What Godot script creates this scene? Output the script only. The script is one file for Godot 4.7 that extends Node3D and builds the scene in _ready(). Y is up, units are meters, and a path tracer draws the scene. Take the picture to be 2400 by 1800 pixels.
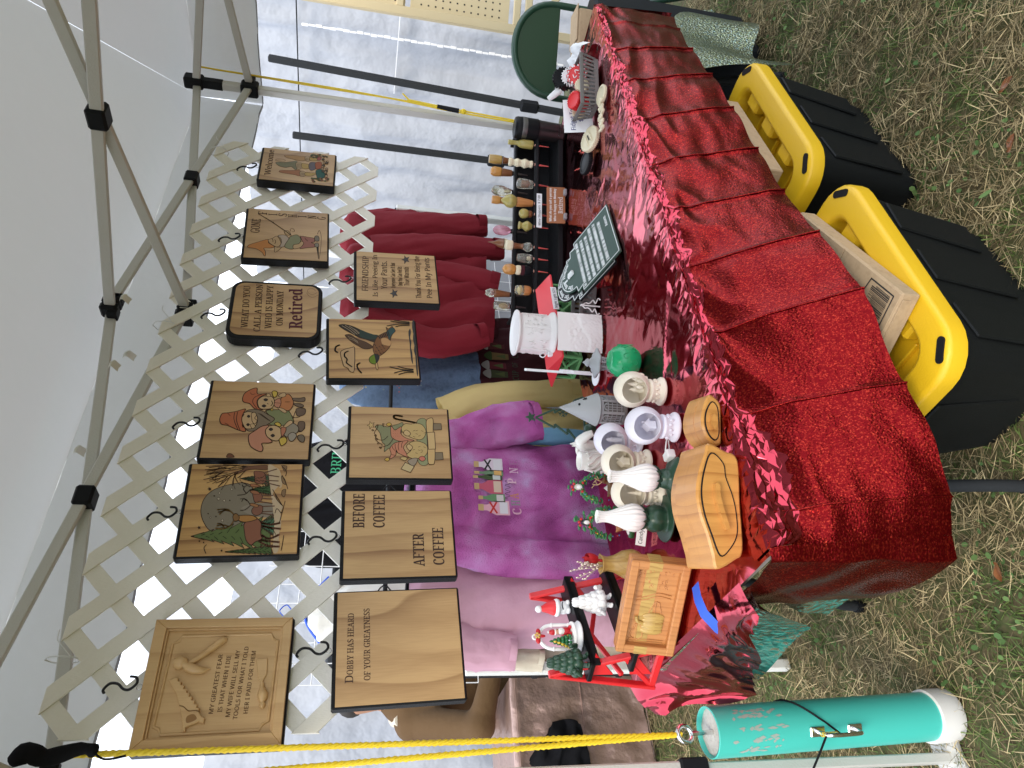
extends Node3D
# A craft stall under a white canopy. x runs along the red table, y is up, z comes towards the viewer. Metres.

const UP := Vector3.UP
var M := {}
var taken := {}
var rng := RandomNumberGenerator.new()


func _ready() -> void:
	var cam := Camera3D.new()
	cam.name = "camera"
	cam.transform = Transform3D(Basis(Vector3(-0.0749, -0.9777, 0.1964), Vector3(0.7769, 0.0667, 0.6261), Vector3(-0.6252, 0.1994, 0.7546)).orthonormalized(), Vector3(-0.5627, 1.5, 1.1180))
	cam.fov = 55.8
	cam.near = 0.05
	cam.far = 200.0
	add_child(cam)
	cam.current = true
	var sky_mat := ProceduralSkyMaterial.new()
	sky_mat.sky_top_color = Color(0.80, 0.84, 0.90)
	sky_mat.sky_horizon_color = Color(0.90, 0.92, 0.95)
	sky_mat.sky_curve = 0.2
	sky_mat.sky_energy_multiplier = 1.35
	sky_mat.ground_bottom_color = Color(0.30, 0.31, 0.27)
	sky_mat.ground_horizon_color = Color(0.55, 0.57, 0.55)
	sky_mat.sun_angle_max = 1.0
	var sky := Sky.new()
	sky.sky_material = sky_mat
	var env := Environment.new()
	env.background_mode = Environment.BG_SKY
	env.sky = sky
	env.ambient_light_source = Environment.AMBIENT_SOURCE_SKY
	env.tonemap_mode = Environment.TONE_MAPPER_LINEAR
	env.tonemap_exposure = 1.75
	env.sdfgi_enabled = true
	env.ssao_enabled = true
	env.ssil_enabled = true
	var around := WorldEnvironment.new()
	around.name = "surroundings"
	around.environment = env
	add_child(around)
	var sun := DirectionalLight3D.new()
	sun.name = "sun"
	sun.light_energy = 0.45
	sun.light_color = Color(1.0, 0.97, 0.92)
	sun.light_angular_distance = 24.0
	sun.shadow_enabled = true
	add_child(sun)
	sun.look_at_from_position(Vector3(-4.0, 6.0, 3.6), Vector3.ZERO)
	materials()
	setting()
	own_tent()
	far_tent()
	back_scene()
	clothes()
	table()
	bins()
	lattice()
	signs()
	right_wares()
	middle_wares()
	left_wares()
	weight_and_ropes()


# ---- objects -----------------------------------------------------------------------------------------------------

func fresh(called: String, parent: Node) -> String:
	var key := str(parent.get_instance_id()) + called
	var n: int = taken.get(key, -1) + 1
	taken[key] = n
	return called if n == 0 else "%s_%03d" % [called, n]


func tag(o: Node, label: String, category := "", group := "", kind := "") -> Node:
	o.set_meta("label", label)
	if category:
		o.set_meta("category", category)
	if group:
		o.set_meta("group", group)
	if kind:
		o.set_meta("kind", kind)
	return o


func thing(called: String, label: String, category: String, at := Vector3.ZERO, turn := 0.0, group := "") -> Node3D:
	var o := Node3D.new()
	o.name = fresh(called, self)
	add_child(o)
	o.position = at
	o.rotation.y = turn
	tag(o, label, category, group)
	return o


func put(called: String, s, m: Material, parent: Node3D = null, label := "", kind := "") -> MeshInstance3D:
	var o := MeshInstance3D.new()
	var home: Node3D = parent if parent else self
	o.name = fresh(called, home)
	o.mesh = s.mesh() if s is Shape else s
	o.material_override = m
	home.add_child(o)
	if label:
		o.set_meta("label", label)
	if kind:
		o.set_meta("kind", kind)
	return o


func structure(called: String, s, m: Material, label: String) -> MeshInstance3D:
	var o := put(called, s, m, null, label, "structure")
	return o


# ---- shapes ------------------------------------------------------------------------------------------------------

class Shape:
	var v := PackedVector3Array()
	var n := PackedVector3Array()
	var c := PackedColorArray()
	var col := Color.WHITE
	var xf := Transform3D()

	func put3(a: Vector3, b: Vector3, d: Vector3, na: Vector3, nb: Vector3, nd: Vector3) -> void:
		v.append_array([xf * a, xf * d, xf * b])
		n.append_array([(xf.basis * na).normalized(), (xf.basis * nd).normalized(), (xf.basis * nb).normalized()])
		c.append_array([col, col, col])

	func tri(a: Vector3, b: Vector3, d: Vector3) -> void:
		var f := (b - a).cross(d - a).normalized()
		if f != Vector3.ZERO:
			put3(a, b, d, f, f, f)

	func quad(a: Vector3, b: Vector3, d: Vector3, e: Vector3) -> void:
		tri(a, b, d)
		tri(a, d, e)

	func facing(pts: Array, centre: Vector3) -> void:
		var mid := Vector3.ZERO
		for p in pts:
			mid += p / pts.size()
		var f: Vector3 = (pts[1] - pts[0]).cross(pts[2] - pts[0])
		var q := pts.duplicate()
		if f.dot(mid - centre) < 0:
			q.reverse()
		for i in range(1, q.size() - 1):
			tri(q[0], q[i], q[i + 1])

	# a box with chamfered edges
	func box(centre: Vector3, size: Vector3, bevel := 0.0, basis := Basis()) -> Shape:
		var h := size / 2
		var b: float = min(bevel, min(h.x, min(h.y, h.z)) * 0.9)
		var keep := xf
		xf = xf * Transform3D(basis, centre)
		var at := func(s: Vector3, k: int) -> Vector3:
			var p := Vector3(s.x * (h.x - b), s.y * (h.y - b), s.z * (h.z - b))
			p[k] = s[k] * h[k]
			return p
		for k in 3:
			var i := (k + 1) % 3
			var j := (k + 2) % 3
			for s in [-1.0, 1.0]:
				var pts := []
				for t in [[-1.0, -1.0], [1.0, -1.0], [1.0, 1.0], [-1.0, 1.0]]:
					var q := Vector3.ZERO
					q[k] = s
					q[i] = t[0]
					q[j] = t[1]
					pts.append(at.call(q, k))
				facing(pts, Vector3.ZERO)
				if b > 0:
					for w in [-1.0, 1.0]:
						var e := Vector3.ZERO
						e[i] = s
						e[j] = w
						var lo := e
						var hi := e
						lo[k] = -1.0
						hi[k] = 1.0
						facing([at.call(lo, i), at.call(hi, i), at.call(hi, j), at.call(lo, j)], Vector3.ZERO)
		if b > 0:
			for x in [-1.0, 1.0]:
				for y in [-1.0, 1.0]:
					for z in [-1.0, 1.0]:
						var q := Vector3(x, y, z)
						facing([at.call(q, 0), at.call(q, 1), at.call(q, 2)], Vector3.ZERO)
		xf = keep
		return self

	# a bar of rectangular section between two points
	func bar(a: Vector3, b: Vector3, w: float, d: float, bevel := 0.0, up := Vector3.UP) -> Shape:
		var z := (b - a).normalized()
		var x := up.cross(z)
		if x.length() < 0.01:
			x = Vector3.RIGHT.cross(z)
		x = x.normalized()
		return box((a + b) / 2, Vector3(w, d, a.distance_to(b)), bevel, Basis(x, z.cross(x), z))

	# rows of points as one smooth sheet
	func grid(p: Array, round_u := false, round_v := false) -> Shape:
		var nv := p.size()
		var nu: int = p[0].size()
		var nn := []
		for j in nv:
			var row := PackedVector3Array()
			row.resize(nu)
			nn.append(row)
		var ju := nv if round_v else nv - 1
		var iu := nu if round_u else nu - 1
		for j in ju:
			var j2 := (j + 1) % nv
			for i in iu:
				var i2 := (i + 1) % nu
				var a: Vector3 = p[j][i]
				var b: Vector3 = p[j][i2]
				var d: Vector3 = p[j2][i2]
				var e: Vector3 = p[j2][i]
				var f := (d - a).cross(e - b)
				nn[j][i] += f
				nn[j][i2] += f
				nn[j2][i2] += f
				nn[j2][i] += f
		for j in ju:
			var j2 := (j + 1) % nv
			for i in iu:
				var i2 := (i + 1) % nu
				put3(p[j][i], p[j][i2], p[j2][i2], nn[j][i], nn[j][i2], nn[j2][i2])
				put3(p[j][i], p[j2][i2], p[j2][i], nn[j][i], nn[j2][i2], nn[j2][i])
		return self

	# the same rows as flat crumpled facets
	func facets(p: Array) -> Shape:
		for j in p.size() - 1:
			for i in p[0].size() - 1:
				if (i * 7 + j * 13) % 3:
					tri(p[j][i], p[j][i + 1], p[j + 1][i + 1])
					tri(p[j][i], p[j + 1][i + 1], p[j + 1][i])
				else:
					tri(p[j][i], p[j][i + 1], p[j + 1][i])
					tri(p[j][i + 1], p[j + 1][i + 1], p[j + 1][i])
		return self

	func tube(path: Array, radius, sides := 8, ends := true, flat := 1.0) -> Shape:
		var rows := []
		var side := Vector3.ZERO
		for k in path.size():
			var t: Vector3 = (path[min(k + 1, path.size() - 1)] - path[max(k - 1, 0)]).normalized()
			if side == Vector3.ZERO:
				side = t.cross(Vector3.UP if abs(t.y) < 0.9 else Vector3.RIGHT).normalized()
			side = (side - t * side.dot(t)).normalized()
			var other := t.cross(side)
			var r: float = radius[k] if radius is Array else radius
			var row := PackedVector3Array()
			for i in sides:
				var a := TAU * i / sides
				row.append(path[k] + side * cos(a) * r + other * sin(a) * r * flat)
			rows.append(row)
		grid(rows, true)
		if ends:
			for e in [0, rows.size() - 1]:
				for i in range(1, sides - 1):
					if e == 0:
						tri(rows[e][0], rows[e][i + 1], rows[e][i])
					else:
						tri(rows[e][0], rows[e][i], rows[e][i + 1])
		return self

	# profile of (radius, height) turned about the y axis; wave(angle, height index) may scale the radius
	func lathe(profile: Array, sides := 24, wave = null) -> Shape:
		var rows := []
		for k in profile.size():
			var row := PackedVector3Array()
			for i in sides:
				var a := -TAU * i / sides
				var r: float = profile[k].x
				if wave:
					r *= wave.call(a, profile[k].y)
				row.append(Vector3(cos(a) * r, profile[k].y, sin(a) * r))
			rows.append(row)
		return grid(rows, true)

	func blob(centre: Vector3, r: Vector3, nu := 14, nv := 9) -> Shape:
		var rows := []
		for j in nv + 1:
			var b := PI * j / nv - PI / 2
			var row := PackedVector3Array()
			for i in nu:
				var a := -TAU * i / nu
				row.append(centre + Vector3(cos(a) * cos(b) * r.x, sin(b) * r.y, sin(a) * cos(b) * r.z))
			rows.append(row)
		return grid(rows, true)

	# an outline in x, y pushed from z0 to z1 (z1 in front), its front edge chamfered
	func prism(outline: PackedVector2Array, z0: float, z1: float, bevel := 0.0, back := true) -> Shape:
		var poly := outline
		if Geometry2D.is_polygon_clockwise(poly):
			poly.reverse()
		var m := poly.size()
		var inner := PackedVector2Array()
		for i in m:
			var a := (poly[i] - poly[(i + m - 1) % m]).normalized()
			var b := (poly[(i + 1) % m] - poly[i]).normalized()
			var na := Vector2(-a.y, a.x)
			var nb := Vector2(-b.y, b.x)
			var mid := (na + nb).normalized()
			inner.append(poly[i] + mid * bevel / max(mid.dot(na), 0.5))
		var ids := Geometry2D.triangulate_polygon(inner)
		if ids.is_empty():
			inner = poly
			ids = Geometry2D.triangulate_polygon(poly)
		for i in range(0, ids.size(), 3):
			var a := inner[ids[i]]
			var b := inner[ids[i + 1]]
			var d := inner[ids[i + 2]]
			if (b - a).cross(d - a) < 0:
				var t := b
				b = d
				d = t
			tri(Vector3(a.x, a.y, z1), Vector3(b.x, b.y, z1), Vector3(d.x, d.y, z1))
			if back:
				a = poly[ids[i]]
				b = poly[ids[i + 1]]
				d = poly[ids[i + 2]]
				if (b - a).cross(d - a) < 0:
					var t := b
					b = d
					d = t
				tri(Vector3(a.x, a.y, z0), Vector3(d.x, d.y, z0), Vector3(b.x, b.y, z0))
		for i in m:
			var j := (i + 1) % m
			var zb := z1 - bevel
			quad(Vector3(poly[i].x, poly[i].y, z0), Vector3(poly[j].x, poly[j].y, z0), Vector3(poly[j].x, poly[j].y, zb), Vector3(poly[i].x, poly[i].y, zb))
			if bevel > 0:
				quad(Vector3(poly[i].x, poly[i].y, zb), Vector3(poly[j].x, poly[j].y, zb), Vector3(inner[j].x, inner[j].y, z1), Vector3(inner[i].x, inner[i].y, z1))
		return self

	# a drawn line lying at height z
	func stroke(p: PackedVector2Array, w: float, z: float, shut := false) -> Shape:
		var q := p.duplicate()
		if shut:
			q.append(p[0])
		for i in q.size() - 1:
			var t := (q[i + 1] - q[i])
			if t.length() < 1e-6:
				continue
			t = t.normalized()
			var s := Vector2(-t.y, t.x) * w / 2
			var e := t * w * 0.35
			var a := q[i] - e
			var b := q[i + 1] + e
			quad(Vector3(a.x - s.x, a.y - s.y, z), Vector3(b.x - s.x, b.y - s.y, z), Vector3(b.x + s.x, b.y + s.y, z), Vector3(a.x + s.x, a.y + s.y, z))
		return self

	func fill(p: PackedVector2Array, z: float) -> Shape:
		var ids := Geometry2D.triangulate_polygon(p)
		for i in range(0, ids.size(), 3):
			var a := p[ids[i]]
			var b := p[ids[i + 1]]
			var d := p[ids[i + 2]]
			if (b - a).cross(d - a) < 0:
				tri(Vector3(a.x, a.y, z), Vector3(d.x, d.y, z), Vector3(b.x, b.y, z))
			else:
				tri(Vector3(a.x, a.y, z), Vector3(b.x, b.y, z), Vector3(d.x, d.y, z))
		return self

	func join(m: Mesh, t: Transform3D) -> Shape:
		for k in m.get_surface_count():
			var s := m.surface_get_arrays(k)
			var pv: PackedVector3Array = s[Mesh.ARRAY_VERTEX]
			var pn: PackedVector3Array = s[Mesh.ARRAY_NORMAL]
			var ids: PackedInt32Array = s[Mesh.ARRAY_INDEX] if s[Mesh.ARRAY_INDEX] != null else PackedInt32Array(range(pv.size()))
			for i in ids:
				v.append(xf * (t * pv[i]))
				n.append((xf.basis * (t.basis * pn[i])).normalized())
				c.append(col)
		return self

	func mesh() -> ArrayMesh:
		var a := []
		a.resize(Mesh.ARRAY_MAX)
		a[Mesh.ARRAY_VERTEX] = v
		a[Mesh.ARRAY_NORMAL] = n
		a[Mesh.ARRAY_COLOR] = c
		var m := ArrayMesh.new()
		m.add_surface_from_arrays(Mesh.PRIMITIVE_TRIANGLES, a)
		return m


func curve(p: Array, steps := 6, shut := false) -> Array:
	var out := []
	var m := p.size()
	var last := m if shut else m - 1
	for i in last:
		var a = p[(i - 1 + m) % m] if shut or i > 0 else p[0]
		var b = p[i]
		var d = p[(i + 1) % m]
		var e = p[(i + 2) % m] if shut or i + 2 < m else p[m - 1]
		for s in steps:
			var t := float(s) / steps
			out.append(0.5 * ((2.0 * b) + (d - a) * t + (2.0 * a - 5.0 * b + 4.0 * d - e) * t * t + (3.0 * b - a - 3.0 * d + e) * t * t * t))
	if not shut:
		out.append(p[m - 1])
	return out


func ring(cx: float, cy: float, rx: float, ry: float, m := 20) -> PackedVector2Array:
	var out := PackedVector2Array()
	for i in m:
		out.append(Vector2(cx + cos(TAU * i / m) * rx, cy + sin(TAU * i / m) * ry))
	return out


func rounded(w: float, h: float, r: float, m := 6) -> PackedVector2Array:
	var out := PackedVector2Array()
	for k in 4:
		var mid := Vector2((w / 2 - r) * [1, -1, -1, 1][k], (h / 2 - r) * [1, 1, -1, -1][k])
		for i in m + 1:
			var a := PI / 2 * (k + float(i) / m)
			out.append(mid + Vector2(cos(a), sin(a)) * r)
	return out


func words(s: Shape, text: String, font: String, a: Vector2, b: Vector2, cap: float, z: float, thick := 0.0006, bold := false) -> void:
	var f := SystemFont.new()
	f.font_names = PackedStringArray([font])
	if bold:
		f.font_weight = 700
	var ref := TextMesh.new()
	ref.font = f
	ref.font_size = 64
	ref.pixel_size = 0.01
	ref.depth = 0.01
	ref.curve_step = 2.0
	ref.text = "H"
	var hb := ref.get_aabb()
	var t := TextMesh.new()
	t.font = f
	t.font_size = 64
	t.pixel_size = 0.01
	t.depth = 0.01
	t.curve_step = 2.0
	t.text = text
	var box := t.get_aabb()
	var dir := (b - a)
	var k := dir.length() / box.size.x
	var kh := cap / hb.size.y
	dir = dir.normalized()
	var basis := Basis(Vector3(dir.x, dir.y, 0) * k, Vector3(-dir.y, dir.x, 0) * kh, Vector3(0, 0, thick / 0.01))
	var origin := Vector3(a.x, a.y, z) - basis * Vector3(box.position.x, hb.position.y, -0.005)
	s.join(t, Transform3D(basis, origin))


# ---- materials ---------------------------------------------------------------------------------------------------

func noise_map(freq: float, seed_: int, bump: float, kind := FastNoiseLite.TYPE_SIMPLEX_SMOOTH, octaves := 4, size := 512) -> NoiseTexture2D:
	var f := FastNoiseLite.new()
	f.noise_type = kind
	f.frequency = freq
	f.seed = seed_
	f.fractal_octaves = octaves
	if kind == FastNoiseLite.TYPE_CELLULAR:
		f.cellular_return_type = FastNoiseLite.RETURN_DISTANCE2_SUB
	var t := NoiseTexture2D.new()
	t.width = size
	t.height = size
	t.seamless = true
	t.noise = f
	t.as_normal_map = true
	t.bump_strength = bump
	return t


func noise_colors(freq: float, seed_: int, stops: Array, octaves := 4, size := 512, kind := FastNoiseLite.TYPE_SIMPLEX_SMOOTH, warp := 0.0) -> NoiseTexture2D:
	var f := FastNoiseLite.new()
	f.noise_type = kind
	f.frequency = freq
	f.seed = seed_
	f.fractal_octaves = octaves
	if warp > 0:
		f.domain_warp_enabled = true
		f.domain_warp_amplitude = warp
		f.domain_warp_frequency = freq
	var g := Gradient.new()
	g.offsets = PackedFloat32Array()
	g.colors = PackedColorArray()
	for i in stops.size():
		g.add_point(float(i) / (stops.size() - 1), lin(stops[i]))
	var t := NoiseTexture2D.new()
	t.width = size
	t.height = size
	t.seamless = true
	t.noise = f
	t.color_ramp = g
	return t


func lin(c: Array) -> Color:
	return Color(c[0], c[1], c[2]).linear_to_srgb()


func mat(called: String, c: Array, rough := 0.6, metal := 0.0) -> StandardMaterial3D:
	var m := StandardMaterial3D.new()
	m.resource_name = called
	m.albedo_color = lin(c)
	m.roughness = rough
	m.metallic = metal
	m.cull_mode = BaseMaterial3D.CULL_DISABLED
	M[called] = m
	return m


func relief(m: StandardMaterial3D, t: Texture2D, scale: Vector3, strength := 1.0) -> StandardMaterial3D:
	m.normal_enabled = true
	m.normal_texture = t
	m.normal_scale = strength
	m.uv1_triplanar = true
	m.uv1_scale = scale
	m.uv1_offset = Vector3(0.37, 0.21, 0.53)
	return m


func skin(m: StandardMaterial3D, t: Texture2D, scale: Vector3) -> StandardMaterial3D:
	m.albedo_color = Color.WHITE
	m.albedo_texture = t
	m.uv1_triplanar = true
	m.uv1_scale = scale
	m.uv1_offset = Vector3(0.5, 0.5, 0.5)
	return m


func inked(called: String, rough := 0.7) -> StandardMaterial3D:
	var m := mat(called, [1, 1, 1], rough)
	m.vertex_color_use_as_albedo = true
	return m


# year rings cut lengthwise: bands across x that wander along y
func wood(seed_: int, light: Array, dark: Array, rings: float, wander: float, contrast := 1.0, size := 400) -> ImageTexture:
	var a := FastNoiseLite.new()
	a.seed = seed_
	a.frequency = 1.0
	a.fractal_octaves = 2
	var b := FastNoiseLite.new()
	b.seed = seed_ + 7
	b.frequency = 1.0
	b.fractal_octaves = 2
	var im := Image.create(size, size, false, Image.FORMAT_RGB8)
	var cl := lin(light)
	var cd := lin(dark)
	for y in size:
		var v := float(y) / size
		for x in size:
			var u := float(x) / size
			var d := u * rings + a.get_noise_2d(u * 1.6, v * 0.55) * wander
			var r := d - floorf(d)
			var late := r * r * r * (1.0 if r < 0.93 else (1.0 - r) / 0.07)
			var tone := b.get_noise_2d(u * 5.0, v * 0.8) * 0.35 + b.get_noise_2d(u * 120.0, v * 5.0) * 0.16
			im.set_pixel(x, y, cl.lerp(cd, clampf(late * contrast * (0.75 + 0.5 * sin(floorf(d) * 2.4)) + tone + 0.12, 0.0, 1.0)))
	return ImageTexture.create_from_image(im)


func sparkle(seed_: int, colours: Array, size := 256) -> ImageTexture:
	var r := RandomNumberGenerator.new()
	r.seed = seed_
	var im := Image.create(size, size, false, Image.FORMAT_RGB8)
	for y in size:
		for x in size:
			var t := r.randf()
			var k := int(t * t * t * colours.size())
			im.set_pixel(x, y, lin(colours[min(k, colours.size() - 1)]))
	return ImageTexture.create_from_image(im)


func materials() -> void:
	var wrinkle := noise_map(0.006, 3, 10.0, FastNoiseLite.TYPE_SIMPLEX_SMOOTH, 5)
	var cloth_n := noise_map(0.012, 5, 6.0, FastNoiseLite.TYPE_SIMPLEX_SMOOTH, 4)
	var crumple := noise_map(0.010, 9, 16.0, FastNoiseLite.TYPE_CELLULAR, 2, 1024)
	var grit := noise_map(0.08, 11, 5.0, FastNoiseLite.TYPE_SIMPLEX, 3)
	var weave := noise_map(0.22, 13, 6.0, FastNoiseLite.TYPE_SIMPLEX, 2)
	# tents
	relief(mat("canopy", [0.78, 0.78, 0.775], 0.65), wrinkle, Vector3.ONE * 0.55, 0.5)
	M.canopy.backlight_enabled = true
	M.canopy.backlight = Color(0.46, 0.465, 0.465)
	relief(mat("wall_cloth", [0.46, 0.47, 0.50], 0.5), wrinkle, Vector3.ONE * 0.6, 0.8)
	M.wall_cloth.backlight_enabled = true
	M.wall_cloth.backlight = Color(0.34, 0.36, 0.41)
	relief(mat("grey_cloth", [0.30, 0.305, 0.33], 0.55), wrinkle, Vector3.ONE * 0.6, 0.5)
	M.grey_cloth.backlight_enabled = true
	M.grey_cloth.backlight = Color(0.14, 0.14, 0.15)
	mat("seam", [0.86, 0.86, 0.88], 0.6)
	relief(mat("tent_pole", [0.56, 0.55, 0.51], 0.35, 0.1), grit, Vector3.ONE * 3, 0.12)
	mat("white_pole", [0.75, 0.76, 0.78], 0.4)
	relief(mat("dark_pole", [0.028, 0.030, 0.032], 0.5), grit, Vector3.ONE * 5, 0.15)
	mat("black_plastic", [0.012, 0.013, 0.015], 0.45)
	mat("tape_scrap", [0.78, 0.77, 0.70], 0.6)
	mat("yellow_rope", [0.80, 0.58, 0.02], 0.55)
	mat("chrome", [0.75, 0.75, 0.75], 0.18, 1.0)
	# ground
	skin(mat("turf", [1, 1, 1], 1.0), noise_colors(0.02, 21, [[0.05, 0.042, 0.02], [0.115, 0.092, 0.045], [0.06, 0.075, 0.024], [0.16, 0.13, 0.07]], 5), Vector3.ONE * 1.3)
	inked("blade", 0.8)
	M.blade.backlight_enabled = true
	M.blade.backlight = Color(0.35, 0.35, 0.35)
	inked("straw", 0.75)
	# lattice and signs
	relief(mat("vinyl", [0.86, 0.82, 0.73], 0.45), noise_map(0.05, 15, 4.0), Vector3(8, 2, 8), 0.25)
	M.vinyl.backlight_enabled = true
	M.vinyl.backlight = Color(0.24, 0.225, 0.17)
	relief(mat("black_edge", [0.014, 0.014, 0.015], 0.42), grit, Vector3.ONE * 6, 0.4)
	mat("black_metal", [0.012, 0.012, 0.013], 0.35, 0.4)
	var pines := [wood(1, [0.54, 0.33, 0.13], [0.26, 0.125, 0.038], 7.0, 1.6, 1.0), wood(2, [0.54, 0.34, 0.145], [0.27, 0.135, 0.048], 10.0, 0.8, 0.85), wood(3, [0.56, 0.33, 0.11], [0.27, 0.125, 0.035], 12.0, 1.0, 1.15), wood(4, [0.55, 0.345, 0.155], [0.30, 0.16, 0.06], 5.0, 1.1, 0.8)]
	for k in 4:
		skin(mat("pine_%d" % k, [1, 1, 1], 0.42), pines[k], Vector3.ONE * 2.4)
	skin(mat("pine_carved", [1, 1, 1], 0.42), wood(5, [0.56, 0.355, 0.155], [0.40, 0.225, 0.08], 11.0, 0.9, 0.5), Vector3(2.4, 2.4, 2.4))
	skin(mat("honey_wood", [1, 1, 1], 0.3), wood(6, [0.56, 0.27, 0.070], [0.34, 0.135, 0.030], 9.0, 0.8, 0.8), Vector3(5, 5, 5))
	skin(mat("oak", [1, 1, 1], 0.38), wood(8, [0.52, 0.23, 0.075], [0.34, 0.125, 0.035], 14.0, 0.3, 0.7), Vector3(6, 6, 6))
	skin(mat("poplar", [1, 1, 1], 0.3), wood(9, [0.50, 0.33, 0.10], [0.30, 0.17, 0.045], 8.0, 1.4, 0.9), Vector3(9, 9, 9))
	skin(mat("walnut", [1, 1, 1], 0.3), wood(10, [0.24, 0.095, 0.035], [0.12, 0.04, 0.015], 9.0, 0.8, 0.8), Vector3(9, 9, 9))
	skin(mat("olive_wood", [1, 1, 1], 0.28), wood(12, [0.44, 0.36, 0.11], [0.22, 0.21, 0.06], 6.0, 1.2, 0.8), Vector3(9, 9, 9))
	mat("shelf_wood", [0.64, 0.52, 0.31], 0.6)
	inked("ink", 0.75)
	inked("print", 0.8)
	# foil
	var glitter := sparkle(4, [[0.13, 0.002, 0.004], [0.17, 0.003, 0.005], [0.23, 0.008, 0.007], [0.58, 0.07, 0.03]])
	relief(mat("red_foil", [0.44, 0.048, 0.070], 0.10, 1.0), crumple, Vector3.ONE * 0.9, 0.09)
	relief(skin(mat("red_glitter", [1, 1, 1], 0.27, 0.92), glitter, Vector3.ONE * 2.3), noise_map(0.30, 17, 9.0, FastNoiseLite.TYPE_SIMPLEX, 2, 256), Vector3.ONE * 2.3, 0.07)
	relief(mat("silver_foil", [0.66, 0.68, 0.66], 0.16, 1.0), crumple, Vector3.ONE * 2.6, 0.5)
	relief(skin(mat("holo_foil", [1, 1, 1], 0.28, 0.95), sparkle(6, [[0.18, 0.21, 0.17], [0.45, 0.45, 0.22], [0.5, 0.6, 0.2], [0.2, 0.5, 0.8], [0.95, 0.95, 0.8]]), Vector3.ONE * 1.1), grit, Vector3.ONE * 2.0, 0.6)
	relief(mat("rose_foil", [0.50, 0.34, 0.29], 0.36, 0.6), wrinkle, Vector3.ONE * 1.8, 0.9)
	mat("blue_tape", [0.02, 0.09, 0.55], 0.65)
	# plastics
	relief(mat("tote_yellow", [0.72, 0.44, 0.012], 0.42), grit, Vector3.ONE * 3, 0.08)
	relief(mat("tote_black", [0.010, 0.011, 0.011], 0.5), grit, Vector3.ONE * 3, 0.12)
	skin(mat("cardboard", [1, 1, 1], 0.85), noise_colors(0.02, 31, [[0.36, 0.25, 0.145], [0.44, 0.315, 0.19], [0.40, 0.28, 0.165]]), Vector3.ONE * 3)
	relief(mat("white_print", [0.80, 0.77, 0.74], 0.45), noise_map(0.02, 33, 3.0), Vector3.ONE * 14, 0.2)
	mat("cream_print", [0.80, 0.73, 0.60], 0.45)
	mat("lilac_print", [0.74, 0.72, 0.80], 0.45)
	mat("pearl_print", [0.80, 0.78, 0.72], 0.25)
	mat("grey_print", [0.33, 0.34, 0.34], 0.5)
	mat("red_print", [0.68, 0.02, 0.025], 0.4)
	mat("roof_red", [0.72, 0.045, 0.055], 0.45)
	mat("green_print", [0.11, 0.34, 0.12], 0.5)
	mat("dark_green", [0.018, 0.055, 0.032], 0.35)
	mat("pot_green", [0.008, 0.35, 0.13], 0.25)
	mat("lid_green", [0.012, 0.042, 0.016], 0.35)
	mat("bag_green", [0.012, 0.045, 0.035], 0.6)
	mat("cream_wood", [0.74, 0.66, 0.46], 0.55)
	mat("basket_grey", [0.14, 0.13, 0.12], 0.45)
	mat("pewter", [0.30, 0.29, 0.29], 0.45)
	mat("paper", [0.80, 0.80, 0.80], 0.8)
	mat("brown_card", [0.33, 0.115, 0.035], 0.5)
	mat("sign_green", [0.022, 0.058, 0.040], 0.55)
	mat("copper", [0.80, 0.42, 0.33], 0.2, 1.0)
	mat("mug_dark", [0.035, 0.030, 0.030], 0.32, 0.6)
	mat("mug_black", [0.01, 0.01, 0.011], 0.3)
	mat("steel_ring", [0.13, 0.125, 0.12], 0.35, 0.8)
	mat("turquoise", [0.065, 0.50, 0.42], 0.32)
	skin(mat("concrete", [1, 1, 1], 0.9), noise_colors(0.03, 35, [[0.30, 0.29, 0.26], [0.46, 0.45, 0.41], [0.38, 0.37, 0.34]]), Vector3.ONE * 5)
	mat("scuffed", [0.33, 0.38, 0.33], 0.8)
	mat("pvc_white", [0.72, 0.70, 0.66], 0.4)
	mat("red_petal", [0.42, 0.006, 0.010], 0.6)
	mat("glitter_twig", [0.70, 0.58, 0.48], 0.25, 0.5)
	inked("painted", 0.4)
	var clear := mat("resin", [0.92, 0.92, 0.80], 0.05)
	clear.refraction_enabled = true
	clear.refraction_scale = 0.05
	clear.albedo_color.a = 0.12
	var pinkish := mat("pink_resin", [0.85, 0.45, 0.55], 0.05)
	pinkish.refraction_enabled = true
	pinkish.refraction_scale = 0.05
	pinkish.albedo_color.a = 0.35
	# clothes
	relief(skin(mat("tie_dye", [1, 1, 1], 0.9), noise_colors(0.006, 41, [[0.15, 0.018, 0.10], [0.29, 0.045, 0.21], [0.42, 0.09, 0.31], [0.50, 0.21, 0.45], [0.52, 0.44, 0.68]], 4, 512, FastNoiseLite.TYPE_SIMPLEX_SMOOTH, 40.0), Vector3.ONE * 1.3), weave, Vector3.ONE * 1.3, 0.35)
	for d in [["pink_cloth", [0.60, 0.34, 0.43]], ["yellow_cloth", [0.68, 0.53, 0.22]], ["burgundy", [0.19, 0.004, 0.013]], ["maroon", [0.055, 0.005, 0.010]], ["blue_cloth", [0.22, 0.46, 0.66]], ["cream_cloth", [0.60, 0.53, 0.42]], ["black_cloth", [0.010, 0.010, 0.012]], ["red_cloth", [0.40, 0.012, 0.022]], ["duck_brown", [0.17, 0.085, 0.025]], ["navy", [0.01, 0.02, 0.10]]]:
		relief(mat(d[0], d[1], 0.92), cloth_n, Vector3.ONE * 2.2, 0.45)
	relief(skin(mat("denim", [1, 1, 1], 0.92), noise_colors(0.02, 43, [[0.07, 0.115, 0.20], [0.13, 0.20, 0.32], [0.09, 0.15, 0.25]], 5), Vector3.ONE * 2.5), weave, Vector3.ONE * 2.5, 0.3)
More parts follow.
